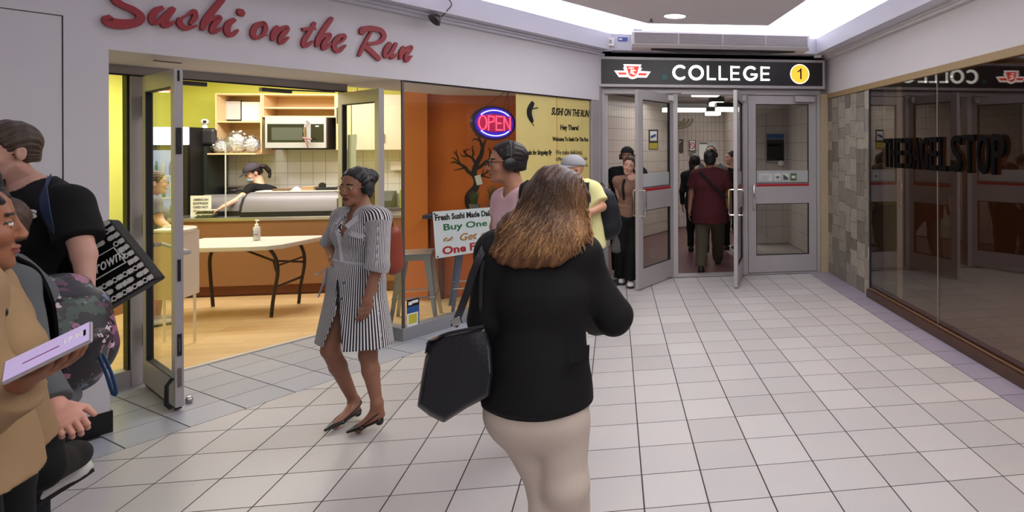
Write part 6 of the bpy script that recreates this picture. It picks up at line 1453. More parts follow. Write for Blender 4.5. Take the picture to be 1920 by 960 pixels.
# her black tote
tb = thing('black_tote', 'large black leather tote hanging from the shoulder of the woman in the blazer', 'bag', PTS(850, 790, zc-.05))
Z = zc-.08
C_ = [PTS(806, 640, Z), PTS(910, 612, Z), PTS(918, 745, Z), PTS(832, 793, Z), PTS(782, 762, Z), PTS(795, 690, Z)]; nf = np.array(FW)
F = Field(); cen = sum(C_)/6
F.cap(PTS(838, 650, Z), PTS(900, 640, Z), .035, .035, k=.04); F.cap(PTS(822, 750, Z), PTS(895, 730, Z), .06, .055, k=.05)
lo_ = MB()
def prism3(P_, n, d): P_ = [Vector(p) for p in P_]; n = Vector(n)*d; m = len(P_); return MB().add([p-n for p in P_]+[p+n for p in P_], [tuple(range(m)), tuple(range(m, 2*m))[::-1]]+[(i, i+m, (i+1) % m+m, (i+1) % m) for i in range(m)])
fr_ = [(806, 642), (830, 630), (870, 622), (910, 612), (922, 650), (925, 700), (920, 742), (876, 765), (832, 793), (805, 780), (782, 762), (790, 710), (797, 670)]
mbt = MB(); m_ = len(fr_); lay = []
for kq, (dz, sc) in enumerate(((-.085, .90), (-.07, .985), (0, 1.0), (.07, .985), (.085, .9))):
    for (x_, y_) in fr_: mbt.v.append(tuple(pt(855+(x_-855)*sc, 705+(y_-705)*sc, Z+dz*(1 if y_ > 660 else .45))))
for kq in range(4):
    for i in range(m_): a_ = kq*m_+i; b_ = kq*m_+(i+1) % m_; mbt.f.append((a_, a_+m_, b_+m_, b_))
mbt.f.append(tuple(range(m_))); mbt.f.append(tuple(range(4*m_, 5*m_))[::-1])
M_lea = mat('leather_black', (30, 29, 34), .32, bump=.25, bscale=90, var=.1)
o = part('bag_body', mbt, M_lea, tb, smooth=True, bevel=.02)
part('bag_rim', MB().tube(catmull([PTS(806, 640, Z-.03), PTS(838, 626, Z-.035), PTS(880, 617, Z-.035), PTS(908, 611, Z-.03)]), .006, 8), M_lea, tb, smooth=True)
part('zip_tab', MB().tube([PTS(802, 645, Z-.03), PTS(806, 640, Z-.04), PTS(822, 632, Z-.04)], .006, 6), M_chrome, tb, smooth=True)
part('side_flap', strip([PTS(806, 640, Z-.04), PTS(802, 652, Z-.05), PTS(800, 660, Z-.05)], .03, RT, .003), M_lea, tb)
part('shoulder_strap', strip([PTS(852, 612, Z-.05), PTS(872, 560, zc-.10), PTS(892, 500, zc-.11), PTS(915, 455, zc-.07), PTS(935, 445, zc+.02)], .024, -FW, .004), M_lea, tb, smooth=True)
part('shoulder_strap', strip([PTS(903, 618, Z+.03), PTS(902, 560, zc-.10), PTS(905, 500, zc-.10), PTS(920, 450, zc-.06)], .012, -FW, .003), M_lea, tb, smooth=True)
part('strap_buckle', MB().obox(pt(856, 603, Z-.055), RT+UP*.4, FW, UP-RT*.4, .017, .004, .013), M_chrome, tb, bevel=.003)
# ---------------------------------------------------------------- everyone else
def person(label, zc, head, neck, pelvis, rel, relb=None, hh=.23, size=1.0, bulk=1.0, fem=False, skin=(180, 130, 110), lips=None, brow=(36, 26, 22),
           arms=None, top=None, sleeve=.6, hem=None, pants=None, flare=.0, feet=None, knees=None, shoes=M_shb, res=.010, fine=.006, sh=.185, pitch=0, roll=0, ears=True, hands=True,
           sdr=(.062, .062), ease=.016, neck_open=0, fold=.004, stub=None, shoulders=None, group=None, legs_bare=False, pant_t=1.0, hfine=None):
    p0 = PTS(*pelvis[:2], zc); t = thing('person', label, 'person', (p0[0], p0[1], 0), group)
    H = Head(PTS(*head[:2], zc+(head[2] if len(head) > 2 else 0)), axes(fa(head[0], rel), pitch, roll), hh, skin, lips or tuple(int(c*.72) for c in skin), brow, fem=fem)
    B = Body(PTS(*neck[:2], zc+(neck[2] if len(neck) > 2 else 0)), p0, fa(pelvis[0], relb if relb is not None else rel), sh, size, fem, bulk)
    if shoulders:
        for sd, q in shoulders.items(): B.J['sh'+sd] = PTS(q[0], q[1], zc+q[2])
    F = Field(); H.build(F, ears); F.cap(H(0, -.022, -.07), B.N-B.up*.02, .052*size, .058*size, k=.03); B.torso(F, -.014)
    arms = arms or {}; A_ = {}
    for sd in ('L', 'R'):
        sg = 1 if sd == 'R' else -1
        if sd in arms: a = arms[sd]; el, wr = PTS(a[0][0], a[0][1], zc+a[0][2]), PTS(a[1][0], a[1][1], zc+a[1][2])
        else: a = ((0,), (0,)); el = B.J['sh'+sd]-np.array(UP)*.27*size+B.r*sg*.035; wr = el-np.array(UP)*.24*size+B.f*.05
        hd = nrm(wr-el) if len(a) < 3 else nrm(PTS(a[2][0], a[2][1], zc+a[2][2])-wr)
        A_[sd] = (el, wr); B.arm(F, sd, el, wr)
        hc = hand(F, wr, hd, -B.r*sg if len(a) < 4 else V3(a[3]), (1 if sd == 'L' else -1), .5 if len(a) < 5 else a[4], size*.95); A_[sd+'h'] = hc
    fl = {'L': .0, 'R': .0}; feet = feet or {}; Fx = {}
    for sd in ('L', 'R'):
        hp = B.J['hp'+sd]
        if sd in feet: f_ = feet[sd]; an = PTS(f_[0], f_[1], zc+f_[2]); lift = f_[3] if len(f_) > 3 else 0; an[2] = .085+lift
        else: an = np.array([hp[0], hp[1], .085])+B.f*(.05 if sd == 'L' else -.03)
        kn = (hp+an)/2+B.f*.035; kn[2] = hp[2]*.52
        if knees and sd in knees: k_ = knees[sd]; kn = PTS(k_[0], k_[1], zc+k_[2])
        Fx[sd] = (kn, an); B.leg(F, sd, kn, an)
    patches = [(H.c, .14, fine)]+([(A_[sd+'h'], .09, hfine) for sd in 'LR'] if hfine else [])
    skin_obj(F, H, t, res, patches, stub=stub)
    if top is not None:
        T_ = Field(); B.torso(T_, ease)
        if hem is not None: T_.cap(B.P+B.up*.06, PTS(hem[0], hem[1], zc), (.166*bulk*size+ease, .118*bulk*size+ease), (.168*bulk*size+ease*1.4, .122*bulk*size+ease*1.4), B.r, .04, fb=True)
        if sleeve:
            for sd in ('L', 'R'): B.sleeve(T_, sd, A_[sd][0], A_[sd][1], sleeve, *sdr)
        T_.cap(B.N-B.up*.012+B.f2*.012, B.N+B.up*.12, .058*size+.008, .07, k=.01, op='s')
        T_.disp = folds(fold, 24, abs(int(head[0]))); cl_obj('top', T_, min(res, .008), top, t)
    if pants is not None:
        Q_ = Field(); Q_.cap(B.P+B.up*.05, B.P-B.up*.05, (.160*bulk*size, .12*bulk*size), (.168*bulk*size, .125*bulk*size), B.r, .05)
        for sd in ('L', 'R'): B.pant(Q_, sd, *Fx[sd], .094*bulk, .070*bulk+flare*.5, .058*bulk+flare, t=pant_t)
        Q_.disp = folds(.005, 20, abs(int(neck[0]))); cl_obj('trousers', Q_, min(res, .009), pants, t)
    for sd in ('L', 'R'):
        kn, an = Fx[sd]; f_ = feet.get(sd); d = B.f.copy()
        if f_ is not None and len(f_) > 4: d = nrm(np.array([*axes(fa(f_[0], f_[4]))[1]])); 
        heel = an-d*.06-np.array(UP)*.08; toe = an+d*.19-np.array(UP)*.08
        if f_ is not None and len(f_) > 5: toe = toe-np.array(UP)*f_[5]
        shoe(t, heel, toe, shoes, min(res, .008), None if not (f_ is not None and len(f_) > 5) else np.array(UP)+d*f_[5]*3)
    return t, H, B, A_, Fx
def cap_hat(t, H, col, brim=True, m=None, h=.004, brimcol=None):
    m = m or mat('cap_%d_%d' % (col[0], col[2]), col, .8, bump=.2, bscale=200); F = Field(); H.ell(F, (0, -.014, .045), (.088, .110, .088), 0); F.cut(H(0, 0, .045), -H.u+H.f*.05); v, q = F.mesh(h); o = mesh_obj('cap', v, q, m, t)
    if brim:
        mb = MB(); n = 12; top = []
        for k_, zz in ((0, .046), (1, .041)):
            for i in range(n+1):
                a = PI*(i/n); r0, r1 = (.082, .104), (.080, .172); mb.v.append(tuple(H(r0[0]*math.cos(a), -.014+r0[1]*math.sin(a), zz+.004)))
                mb.v.append(tuple(H(r1[0]*math.cos(a), -.014+r1[1]*math.sin(a)*(.55+.45*math.sin(a)), zz-.020*math.sin(a))))
        w_ = 2*(n+1)
        for i in range(n): a = 2*i; mb.f += [(a, a+1, a+3, a+2), (w_+a, w_+a+2, w_+a+3, w_+a+1), (a+1, w_+a+1, w_+a+3, a+3), (a, a+2, w_+a+2, w_+a)]
        part('cap_brim', mb, m, o, smooth=True)
    return o
def backpack(label, c, ax, size, m, strap=None, name='backpack', extra=True, owner=None, fold=.006):
    """c centre, ax (right, forward(away from wearer's back), up)"""
    r, f, u = ax; w, d, h_ = size; c = V3(c); t = thing(name, label, 'bag', tuple(c)); F = Field()
    for zz in (-.5, 0, .5): pass
    F.cap(c-u*h_*.30, c+u*h_*.22, (w*.5, d*.55), (w*.44, d*.42), r, .05); F.cap(c-u*h_*.34, c+u*h_*.0, (w*.47, d*.6), (w*.42, d*.5), r, .05)
    F.disp = folds(fold, 18, 2); cl_obj('bag_body', F, .008, m, t)
    if extra:
        P_ = Field(); q = c+f*d*.45-u*h_*.18; P_.cap(q-u*h_*.12, q+u*h_*.08, (w*.34, d*.28), (w*.30, d*.22), r, .04); P_.disp = folds(fold, 20, 6); cl_obj('front_pocket', P_, .008, m, t)
        part('grab_loop', MB().tube(catmull([c+u*h_*.42+r*.03, c+u*h_*.5, c+u*h_*.42-r*.03]), .006, 6), M_dark, t, smooth=True)
    return t

# man in black T-shirt, far left
t, H, B, A_, Fx = person('tall man in a black T-shirt at the left edge, short brown hair, looking left', 2.64, (6, 284), (62, 348), (38, 630), 238, 228, .245, 1.04, 1.06,
    skin=(196, 150, 134), brow=(60, 46, 38), stub=1, arms={'L': ((158, 478, -.12), (162, 548, -.16), (168, 600, -.2)), 'R': ((-60, 500, .1), (-40, 600, 0))},
    shoulders={'L': (130, 384, -.06), 'R': (-35, 384, .08)}, top=M_bt, sleeve=.72, sdr=(.072, .080), hem=(40, 700), pants=M_jeans, res=.008, fine=.0035, hfine=.0035, ease=.022)
hair_short(t, H, .0035, (64, 48, 38), 1.0, .0, -.055)
fx_ = fit_text('IPS', .10, .036, .002, .05); cpos = PTS(34, 404, 2.6)+B.f*.0
q_ = B.N+(B.P-B.N)*.17+B.f2*.142*1.04+B.r*-.085; M_ = frame_M(q_, -B.r*.93-B.f2*.36*0, UP); part('chest_print', fx_.xf(M_), M_white, t)
# his patterned tote
tt2 = thing('pattern_tote', 'black and white patterned tote bag with a script label, under the arm at left', 'bag', tuple(PTS(200, 500, 2.78)))
Z = 2.76
PA, PB, PC, PD = PTS(108, 470, Z), PTS(220, 399, Z+.02), PTS(303, 522, Z+.02), PTS(198, 584, Z-.02)
PB = PA+PC-PD
def tq(u, v): return (PD*(1-u)+PC*u)*(1-v)+(PA*(1-u)+PB*u)*v
nt_n = nrm(np.cross(PC-PD, PA-PD)); nt_n = nt_n if nt_n@np.array(FW) < 0 else -nt_n
part('bag_body', prism3([PA, PB, PC, PD], nt_n, .035), cloth('tote_black', (18, 18, 20), .5), tt2, bevel=.012)
pat = MB()
def tp(u, v, r, kind, rot=0):
    c = Vector(tq(u, v)+nt_n*.0365); U_ = Vector(nrm(tq(u+.01, v)-tq(u, v))); V_ = Vector(nrm(np.cross(nt_n, U_))); V_ = V_ if V_.dot(Vector(PA-PD)) > 0 else -V_
    def P2(a, b): return c+U_*a+V_*b
    if kind == 0: n = 4; pts = [P2(r*math.cos(rot+PI/4+i*PI/2), r*math.sin(rot+PI/4+i*PI/2)) for i in range(4)]; pat.add(pts, [(0, 1, 2, 3)])
    elif kind == 1:
        o1 = [P2(r*math.cos(i*PI/5), r*math.sin(i*PI/5)) for i in range(10)]; o2 = [P2(r*.55*math.cos(i*PI/5), r*.55*math.sin(i*PI/5)) for i in range(10)]; pat.add(o1+o2, [(i, (i+1) % 10, (i+1) % 10+10, i+10) for i in range(10)])
    elif kind == 2:
        for s_ in (-1, 1): pat.add([P2(s_*r*.7-r*.18, -r*.6), P2(s_*r*.7+r*.18, -r*.6), P2(s_*r*.7+r*.18, r*.6), P2(s_*r*.7-r*.18, r*.6)], [(0, 1, 2, 3)])
NU, NV = 11, 10
for i in range(NU):
    for j in range(NV):
        u, v = (i+.5)/NU, (j+.5)/NV
        if .12 < u < .84 and .33 < v < .66: continue
        r = .0125; kd = (0, 1, 2, 1)[(i+2*j) % 4] if (i+j) % 2 else 0
        tp(u, v, r if kd else .0155, kd, .2*((i+j) % 2)); tp(min(.99, u+.5/NU), v, .0055, 0)
part('printed_pattern', pat, mat('print_white', (240, 238, 234), .4), tt2, kind='stuff')
def quad(us, vs, off, m, nm): P_ = [tq(us[0], vs[0]), tq(us[1], vs[0]), tq(us[1], vs[1]), tq(us[0], vs[1])]; return part(nm, prism3([p+nt_n*off for p in P_], nt_n, .0008), m, tt2)
quad((.14, .81), (.37, .63), .037, MATS['print_white'], 'label_border'); quad((.155, .795), (.385, .615), .0385, M_blk, 'label_field')
U_ = nrm(tq(.9, .5)-tq(.2, .5)); V_ = np.cross(nt_n, U_); V_ = V_ if V_@(PA-PD) > 0 else -V_
tx = fit_text('Browns', .165, .052, .0012, .005, .45); part('label_script', tx.xf(frame_M(tq(.24, .43)+nt_n*.0395, U_, V_)), MATS['print_white'], tt2)
M_nv = cloth('navy_strap', (44, 58, 92), .7)
part('shoulder_strap', strip([PTS(96, 334, 2.62), PTS(84, 352, 2.44), PTS(86, 392, 2.40), PTS(98, 432, 2.46), PTS(108, 458, 2.62)], .036, -FW, .004), M_nv, tt2, smooth=True)
part('bag_gusset', prism3([PTS(82, 447, 2.62), PTS(112, 442, 2.62), PTS(140, 560, 2.66), PTS(105, 545, 2.62)], nt_n, .01), M_nv, tt2)
part('bag_opening', prism3([PTS(90, 452, 2.60), PTS(116, 449, 2.60), PTS(150, 530, 2.62), PTS(112, 540, 2.6)], nt_n, .008), M_blk, tt2)

# person with the floral backpack, bent forward behind the beige coat
M_gry = cloth('sweater_grey', (92, 94, 98)); M_sl = cloth('sleeve_olive_grey', (84, 86, 80))
t, H, B, A_, Fx = person('walker in a grey sweater with a floral backpack, mostly hidden behind the beige coat', 2.22, (-32, 432), (-5, 500), (45, 742), 268, 275, .23, 1.0, 1.0,
    skin=(206, 150, 132), arms={'L': ((48, 672, -.22), (104, 762, -.28), (140, 800, -.30), (-.3, .5, -.8), 1.0)}, shoulders={'L': (18, 540, -.17), 'R': (8, 540, .15)}, top=M_gry, sleeve=1.92, sdr=(.066, .050), hem=(46, 770), pants=M_bk,
    feet={'L': (20, 1000, -.35, .0, 270), 'R': (140, 905, .45, .30, 268, .12)}, knees={'R': (72, 880, .0), 'L': (0, 900, -.4)}, shoes=M_shw, res=.008, fine=.006, hfine=.003)
hair_short(t, H, .006, (70, 50, 40))
def floral():
    m = bpy.data.materials.new('floral_fabric'); m.use_nodes = True; nt = m.node_tree; N = nt.nodes; L = nt.links; b = N['Principled BSDF']; b.inputs['Roughness'].default_value = .45
    tc = N.new('ShaderNodeTexCoord'); v = N.new('ShaderNodeTexVoronoi'); v.inputs['Scale'].default_value = 17; nz = N.new('ShaderNodeTexNoise'); nz.inputs['Scale'].default_value = 26
    mx0 = N.new('ShaderNodeMix'); mx0.data_type = 'RGBA'; mx0.inputs['Factor'].default_value = .14; L.new(tc.outputs['Object'], mx0.inputs['A']); L.new(nz.outputs['Color'], mx0.inputs['B']); L.new(tc.outputs['Object'], nz.inputs['Vector']); L.new(mx0.outputs['Result'], v.inputs['Vector'])
    cr = N.new('ShaderNodeValToRGB'); cr.color_ramp.interpolation = 'CONSTANT'; E = cr.color_ramp.elements; E[0].color = S3(30, 27, 34); E[1].position = .30; E[1].color = S3(150, 96, 124)
    for p_, c_ in ((.48, (92, 58, 84)), (.62, (104, 118, 146)), (.78, (58, 74, 66)), (.90, (200, 178, 192))): e = E.new(p_); e.color = S3(*c_)
    sp = N.new('ShaderNodeSeparateColor'); L.new(v.outputs['Color'], sp.inputs[0]); L.new(sp.outputs[0], cr.inputs[0])
    lt = N.new('ShaderNodeMath'); lt.operation = 'LESS_THAN'; lt.inputs[1].default_value = .52; L.new(v.outputs['Distance'], lt.inputs[0]); mx = N.new('ShaderNodeMix'); mx.data_type = 'RGBA'; mx.inputs['A'].default_value = S3(30, 27, 34); L.new(cr.outputs[0], mx.inputs['B']); L.new(lt.outputs[0], mx.inputs['Factor']); L.new(mx.outputs['Result'], b.inputs['Base Color']); return m
M_flo = floral(); bp_ = thing('floral_backpack', 'dark backpack with pink and blue flower print worn at the left edge', 'backpack', tuple(PTS(130, 620, 2.3)))
F = Field(); zb = 2.34
F.cap(PTS(98, 546, zb), PTS(134, 660, zb-.02), (.13, .062), (.14, .075), FW, .05); F.cap(PTS(132, 580, zb-.02), PTS(152, 660, zb-.04), (.13, .062), (.12, .062), FW, .05); F.cap(PTS(140, 690, zb-.04), PTS(130, 712, zb-.04), (.11, .056), (.10, .050), FW, .04); F.disp = folds(.006, 22, 3)
cl_obj('bag_body', F, .007, M_flo, bp_); P_ = Field(); P_.cap(PTS(160, 640, zb-.09), PTS(152, 695, zb-.09), (.09, .045), (.085, .045), FW, .03); P_.disp = folds(.004, 22, 4); cl_obj('front_pocket', P_, .007, M_flo, bp_)
part('shoulder_strap', strip([PTS(30, 500, 2.16), PTS(60, 520, 2.12), PTS(82, 570, 2.1), PTS(92, 625, 2.14), PTS(88, 660, 2.2)], .075, -FW, .012), M_blk, bp_, smooth=True)
part('blue_loop', strip([PTS(186, 668, 2.24), PTS(200, 700, 2.2), PTS(212, 736, 2.2), PTS(219, 734, 2.2), PTS(210, 700, 2.21), PTS(194, 664, 2.24)], .011, -FW, .004), cloth('loop_blue', (52, 82, 120)), bp_, smooth=True)

# woman in the beige coat with a phone
M_coat = cloth('coat_beige', (150, 122, 90), .9, .3, 220)
t, H, B, A_, Fx = person('woman in beige coat at the left edge with a gold hair tie, holding a phone', 1.48, (-76, 424), (-112, 524), (-120, 860), 92, 96, .232, .97, 1.0, True, skin=(142, 92, 66), lips=(128, 66, 66), brow=(28, 18, 16),
    arms={'R': ((-58, 770, -.16), (44, 712, -.14), (110, 684, -.14), (0, 0, 1), .42), 'L': ((-40, 740, .2), (20, 760, .2))}, shoulders={'R': (-92, 560, -.16), 'L': (-70, 552, .17)}, top=M_coat, sleeve=1.88, sdr=(.075, .068), ease=.035, pants=M_bk, hem=(-95, 930), res=.008, fine=.0035, hfine=.003, fold=.006)
F = Field(); H.ell(F, (0, -.02, .035), (.085, .106, .092), 0); H.ell(F, (0, -.06, -.03), (.065, .06, .07), .02); H.ell(F, (0, .0, .115), (.058, .065, .05), .02); F.disp = grooves(H, .005, 80); F.cut(H(0, .078, .062), H.f*.82-H.u*.57); hair_mesh(t, F, .004, (24, 18, 22))
part('gold_hair_tie', MB().tube([Vector(H(.046*math.cos(a), .0+.05*math.sin(a), .118)) for a in np.linspace(0, 2*PI, 20, endpoint=False)], .008, 8, closed=True), mat('gold_tie', (206, 170, 84), .5), t, smooth=True)
C_ = Field(); C_.cap(PTS(-40, 640, 1.50), PTS(62, 850, 1.62), (.16, .06), (.17, .045), FW, .05, fb=True); C_.cap(PTS(-60, 600, 1.45), PTS(0, 660, 1.42), .10, .08, k=.05); C_.disp = folds(.012, 15, 8); cl_obj('coat_front', C_, .007, M_coat, t)
part('coat_button', MB().lathe([(.012, 0), (.012, .004), (.004, .006)], PTS(6, 585, 1.37), 14, -FW), M_dark, t, smooth=True)
ph = thing('phone', 'lilac-screened phone showing 17:30 in the hand of the woman in the beige coat', 'phone', tuple(PTS(95, 655, 1.32)))
q0, q1, q2 = PTS(8, 690, 1.30), PTS(150, 622, 1.36), PTS(60, 712, 1.24)
X_ = nrm(q1-q0); n_ = np.array([0, 0, 1.])*.82-np.array(FW)*.5; n_ = nrm(n_-X_*(n_@X_)); Y_ = np.cross(n_, X_); cph = PTS(92, 660, 1.30)
part('phone_body', MB().obox(cph, X_, Y_, n_, .074, .036, .004), mat('phone_edge', (170, 160, 168), .3, metal=.5), ph, bevel=.004)
part('phone_screen', MB().obox(cph+n_*.0042, X_, Y_, n_, .070, .032, .0006), emat('screen_lilac', (190, 172, 214), .32), ph, bevel=0)
part('screen_streak', MB().obox(cph+n_*.005+X_*-.01-Y_*.004, X_, Y_, n_, .030, .0015, .0004), mat('streak_pink', (150, 70, 130), .4), ph); part('camera_notch', MB().obox(cph+n_*.005+X_*.063, X_, Y_, n_, .002, .010, .0004), M_blk, ph)
sg_ = 1 if Y_@np.array(FW) > 0 else -1
tx = fit_text('17:30', .032, .016, .0003, .01); Mt = frame_M(cph+n_*.0052+X_*.028+Y_*sg_*-.006, X_, Y_*sg_); part('clock_digits', tx.xf(Mt), MATS['print_white'], ph)

# man in pink T-shirt with headphones
t, H, B, A_, Fx = person('young man in a pink T-shirt with black headphones and sunglasses, looking left', 3.6, (950, 305), (968, 360), (985, 545), 262, 248, .232, .98, .96, skin=(172, 122, 98), brow=(26, 20, 18),
    arms={'L': ((948, 448, -.12), (960, 510, -.2)), 'R': ((930, 425, .1), (940, 490, .0))}, shoulders={'L': (985, 385, -.10), 'R': (944, 376, .10)}, top=cloth('tee_pink', (214, 176, 184)), sleeve=.58, hem=(985, 580), pants=M_jeans, feet={'L': (1014, 827, 0), 'R': (1024, 827, .12)}, res=.009, fine=.0045)
hair_short(t, H, .004, (30, 22, 22)); headphones(t, H, cup=(28, 28, 30), band=(72, 72, 76)); glasses(t, H, (36, 34, 36), .022, .002)
backpack('black backpack on the back of the man in the pink T-shirt', PTS(1015, 410, 3.68), (B.r, -B.f, B.up), (.30, .16, .46), M_bk)
part('shoulder_strap', strip([PTS(1003, 352, 3.62), PTS(985, 346, 3.48), PTS(982, 375, 3.42), PTS(990, 420, 3.45)], .05, -FW, .008), M_bk, t, smooth=True)

# man in the cap with a backpack
t, H, B, A_, Fx = person('older man in a grey flat cap and pale yellow T-shirt beside the station doors', 4.9, (1072, 320), (1088, 345), (1098, 455), 232, 240, .225, .97, 1.0, skin=(190, 140, 112), brow=(120, 110, 100),
    arms={'L': ((1128, 388, -.10), (1108, 398, -.25)), 'R': ((1070, 390, .05), (1080, 420, -.15))}, shoulders={'L': (1112, 358, -.06), 'R': (1074, 358, .08)}, top=cloth('tee_yellow', (226, 222, 160)), sleeve=.72, sdr=(.066, .072), hem=(1098, 462), pants=cloth('jeans_blue', (92, 110, 140)), feet={'L': (1068, 680, 0), 'R': (1078, 680, .1)}, knees={'L': (1078, 565, 0), 'R': (1082, 565, .1)}, shoes=M_shw, res=.010, fine=.005)
cap_hat(t, H, (150, 150, 158)); glasses(t, H, (60, 56, 56), .02, .0018)
bk2 = backpack('dark blue-black backpack on the man in the flat cap', PTS(1133, 392, 4.98), (B.r, -B.f, B.up), (.30, .17, .42), cloth('pack_slate', (30, 32, 40), .6))
part('shoulder_strap', strip([PTS(1104, 338, 4.9), PTS(1098, 345, 4.78), PTS(1100, 375, 4.74), PTS(1112, 398, 4.78)], .055, -FW, .008), M_bk, bk2, smooth=True)

# couple in the left doorway
t, H, B, A_, Fx = person('man in black T-shirt and black headphones behind the woman in the left doorway', 8.25, (1176, 293), (1176, 318), (1172, 395), 185, 180, .235, 1.02, 1.15, skin=(140, 98, 78), arms={'R': ((1142, 348, .0), (1158, 353, -.1), (1162, 362, -.05)), 'L': ((1212, 350, .0), (1205, 385, -.05))},
    shoulders={'R': (1150, 324, 0), 'L': (1203, 324, 0)}, top=M_bt, sleeve=.75, sdr=(.07, .075), hem=(1172, 402), pants=M_bk, res=.012, fine=.007)
hair_short(t, H, .007, (20, 18, 20)); cap_hat(t, H, (22, 24, 28), False, h=.007); headphones(t, H, cup=(30, 30, 34), band=(40, 44, 50))
t, H, B, A_, Fx = person('woman in a brown crop top and wide black trousers leaning in the left doorway', 7.72, (1180, 311), (1184, 333), (1178, 402), 190, 180, .222, .95, .9, True, skin=(206, 162, 142), brow=(70, 48, 38), roll=14,
    arms={'R': ((1160, 362, .05), (1168, 392, .0)), 'L': ((1204, 362, .05), (1200, 395, .0))}, top=cloth('crop_brown', (134, 102, 88)), sleeve=.5, sdr=(.052, .055), ease=.008, hem=(1180, 388), pants=M_bk, flare=.05, shoes=M_shw, res=.011, fine=.005, feet={'R': (1166, 520, .15), 'L': (1182, 528, -.05)})
F = Field(); H.ell(F, (0, -.02, .037), (.087, .108, .092), 0); H.ell(F, (0, -.09, .0), (.05, .05, .05), .02); F.disp = grooves(H, .002, 70); F.cut(H(0, .066, .072), H.f*.82-H.u*.57); hair_mesh(t, F, .006, (62, 42, 34))
part('crossbody_strap', strip([PTS(1172, 334, 7.66), PTS(1168, 350, 7.58), PTS(1170, 375, 7.58)], .03, -FW, .004), M_bk, t)
bg = thing('grey_bag', 'limp grey shopping bag hanging beside the woman in the left doorway', 'bag', tuple(PTS(1157, 450, 7.7))); F = Field(); F.cap(PTS(1158, 420, 7.7), PTS(1157, 468, 7.7), (.04, .03), (.085, .05), RT, .03); F.disp = folds(.008, 25, 1); cl_obj('bag_body', F, .009, cloth('bag_grey', (88, 84, 84), .6), bg)
part('bag_handle', MB().tube(catmull([PTS(1152, 422, 7.7), PTS(1158, 402, 7.68), PTS(1163, 422, 7.7)]), .006, 6), M_dark, bg, smooth=True)

# people going into the station
t, H, B, A_, Fx = person('broad man in a maroon T-shirt and olive trousers walking into the station', 8.5, (1331, 296), (1331, 321), (1331, 398), 0, 2, .238, 1.05, 1.1, skin=(120, 82, 66), arms={'L': ((1296, 362, .0), (1293, 396, -.08)), 'R': ((1367, 362, .0), (1370, 396, .05))},
    shoulders={'L': (1304, 330, 0), 'R': (1358, 330, 0)}, sh=.2, top=cloth('tee_maroon', (68, 24, 30)), sleeve=.68, sdr=(.070, .078), hem=(1331, 418), pants=cloth('pants_olive', (74, 68, 56)), flare=.01, res=.012, fine=.008, feet={'L': (1314, 500, -.06), 'R': (1346, 490, .55)}, ease=.03)
F = Field(); H.ell(F, (0, -.02, .03), (.084, .106, .095), 0); H.ell(F, (0, -.05, -.04), (.075, .06, .06), .03); F.disp = grooves(H, .003); hair_mesh(t, F, .008, (18, 16, 18))
part('crossbody_strap', strip([PTS(1312, 322, 8.38), PTS(1335, 345, 8.27), PTS(1362, 372, 8.3)], .035, FW, .005), M_bk, t)
t, H, B, A_, Fx = person('bald person with black headphones and grey pack straps ahead of the maroon T-shirt', 9.5, (1333, 290), (1333, 313), (1333, 380), 0, 0, .238, 1.04, 1.1, skin=(190, 142, 108), shoulders={'L': (1309, 318, 0), 'R': (1358, 318, 0)}, top=cloth('vest_tan', (150, 128, 96)), sleeve=.0, ease=.008, hem=(1333, 388), pants=M_bk, res=.013, fine=.008)
headphones(t, H, cup=(24, 24, 26), band=(26, 26, 28))
for x_ in (-1, 1): part('pack_strap', strip([PTS(1333+x_*15, 308, 9.45), PTS(1333+x_*20, 314, 9.36), PTS(1333+x_*17, 328, 9.33)], .06, -FW, .01), cloth('strap_grey', (92, 94, 100)), t)
t, H, B, A_, Fx = person('slim person with long black hair in black clothes ahead on the left', 10.1, (1303, 303), (1303, 323), (1303, 382), 5, 5, .225, .95, .9, True, skin=(176, 130, 108), top=M_bt, sleeve=1.9, sdr=(.05, .04), hem=(1303, 392), pants=M_bk, res=.013, fine=.008)
F = Field(); H.ell(F, (0, -.02, .035), (.09, .11, .095), 0); F.cap(H(0, -.05, -.02), H(0, -.07, -.20), (.095*1.0, .05), (.08, .03), H.r, .03); F.disp = grooves(H, .004); hair_mesh(t, F, .009, (16, 14, 16))
t, H, B, A_, Fx = person('man in dark clothes with a small backpack at the right of the passage', 10.25, (1371, 296), (1372, 318), (1373, 380), 250, 330, .23, 1.0, .95, skin=(190, 146, 124), top=M_bt, sleeve=.7, hem=(1373, 390), pants=M_bk, res=.013, fine=.008)
hair_short(t, H, .008, (46, 34, 28)); backpack('small black backpack on the man at the right of the passage', PTS(1371, 338, 10.08), (B.r, -B.f, B.up), (.26, .13, .36), M_bk, extra=False)

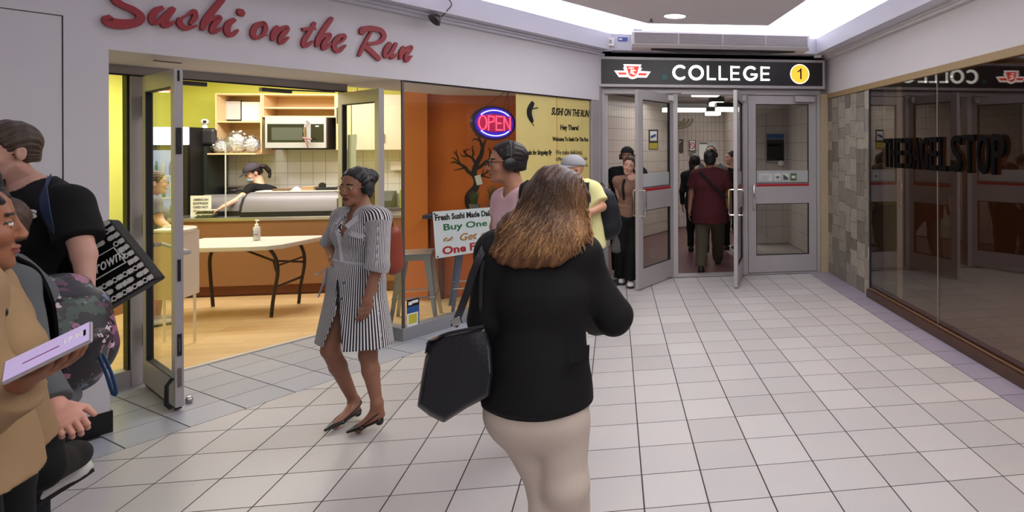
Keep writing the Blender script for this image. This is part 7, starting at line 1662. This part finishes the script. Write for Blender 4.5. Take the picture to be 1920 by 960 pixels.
# cashier behind the counter
t, H, B, A_, Fx = person('cashier in a dark cap and blue face mask reaching across the counter', 7.84, (474, 324), (488, 349), (506, 455), 252, 225, .222, .95, .92, True, skin=(206, 164, 140), pitch=28,
    arms={'R': ((447, 374, -.38), (418, 388, -.60), (398, 399, -.66), (0, 0, -1), .25), 'L': ((520, 385, -.12), (500, 398, -.22))}, shoulders={'R': (470, 354, -.14), 'L': (510, 360, .0)}, top=M_bt, sleeve=.62, sdr=(.055, .058), hem=(506, 480), pants=M_jeans, res=.010, fine=.005, hfine=.005)
hair_short(t, H, .005, (26, 20, 20)); cap_hat(t, H, (62, 54, 64), h=.005)
F = Field(); H.ell(F, (0, .055, -.062), (.056, .056, .046), .0); F.disp = None; H.ell(F, (0, -.03, -.06), (.09, .085, .09), .005, 's'); cl_obj('face_mask', F, .004, mat('mask_blue', (176, 204, 222), .7), t); part('mask_loop', MB().tube([Vector(H(.05, .05, -.045)), Vector(H(.078, -.0, -.01))], .002, 5).tube([Vector(H(-.05, .05, -.045)), Vector(H(-.078, -.0, -.01))], .002, 5), M_white, t)
part('ponytail', MB().tube(catmull([Vector(H(0, -.10, .03)), Vector(H(0, -.16, .0)), Vector(H(0, -.17, -.09)), Vector(H(0, -.13, -.16))]), [.03]*6+[.028]*6+[.018]*6+[.006], 10), mat('ponytail_dark', (30, 24, 24), .5, bump=.5), t, smooth=True)
# customer inside the entrance
t, H, B, A_, Fx = person('customer in a grey T-shirt and glasses seen through the left shop door', 6.0, (290, 343), (280, 370), (284, 468), 85, 80, .222, .93, .92, True, skin=(206, 160, 138), brow=(70, 50, 40), arms={'R': ((300, 415, -.12), (330, 436, -.22)), 'L': ((300, 420, .12), (338, 438, .05))}, top=cloth('tee_grey', (118, 116, 124)), sleeve=.62, hem=(284, 480), pants=cloth('trousers_coral', (214, 110, 84)), pant_t=.25, shoes=M_shw, res=.010, fine=.005)
hair_short(t, H, .005, (70, 48, 38)); glasses(t, H, (50, 40, 40), .022, .002)
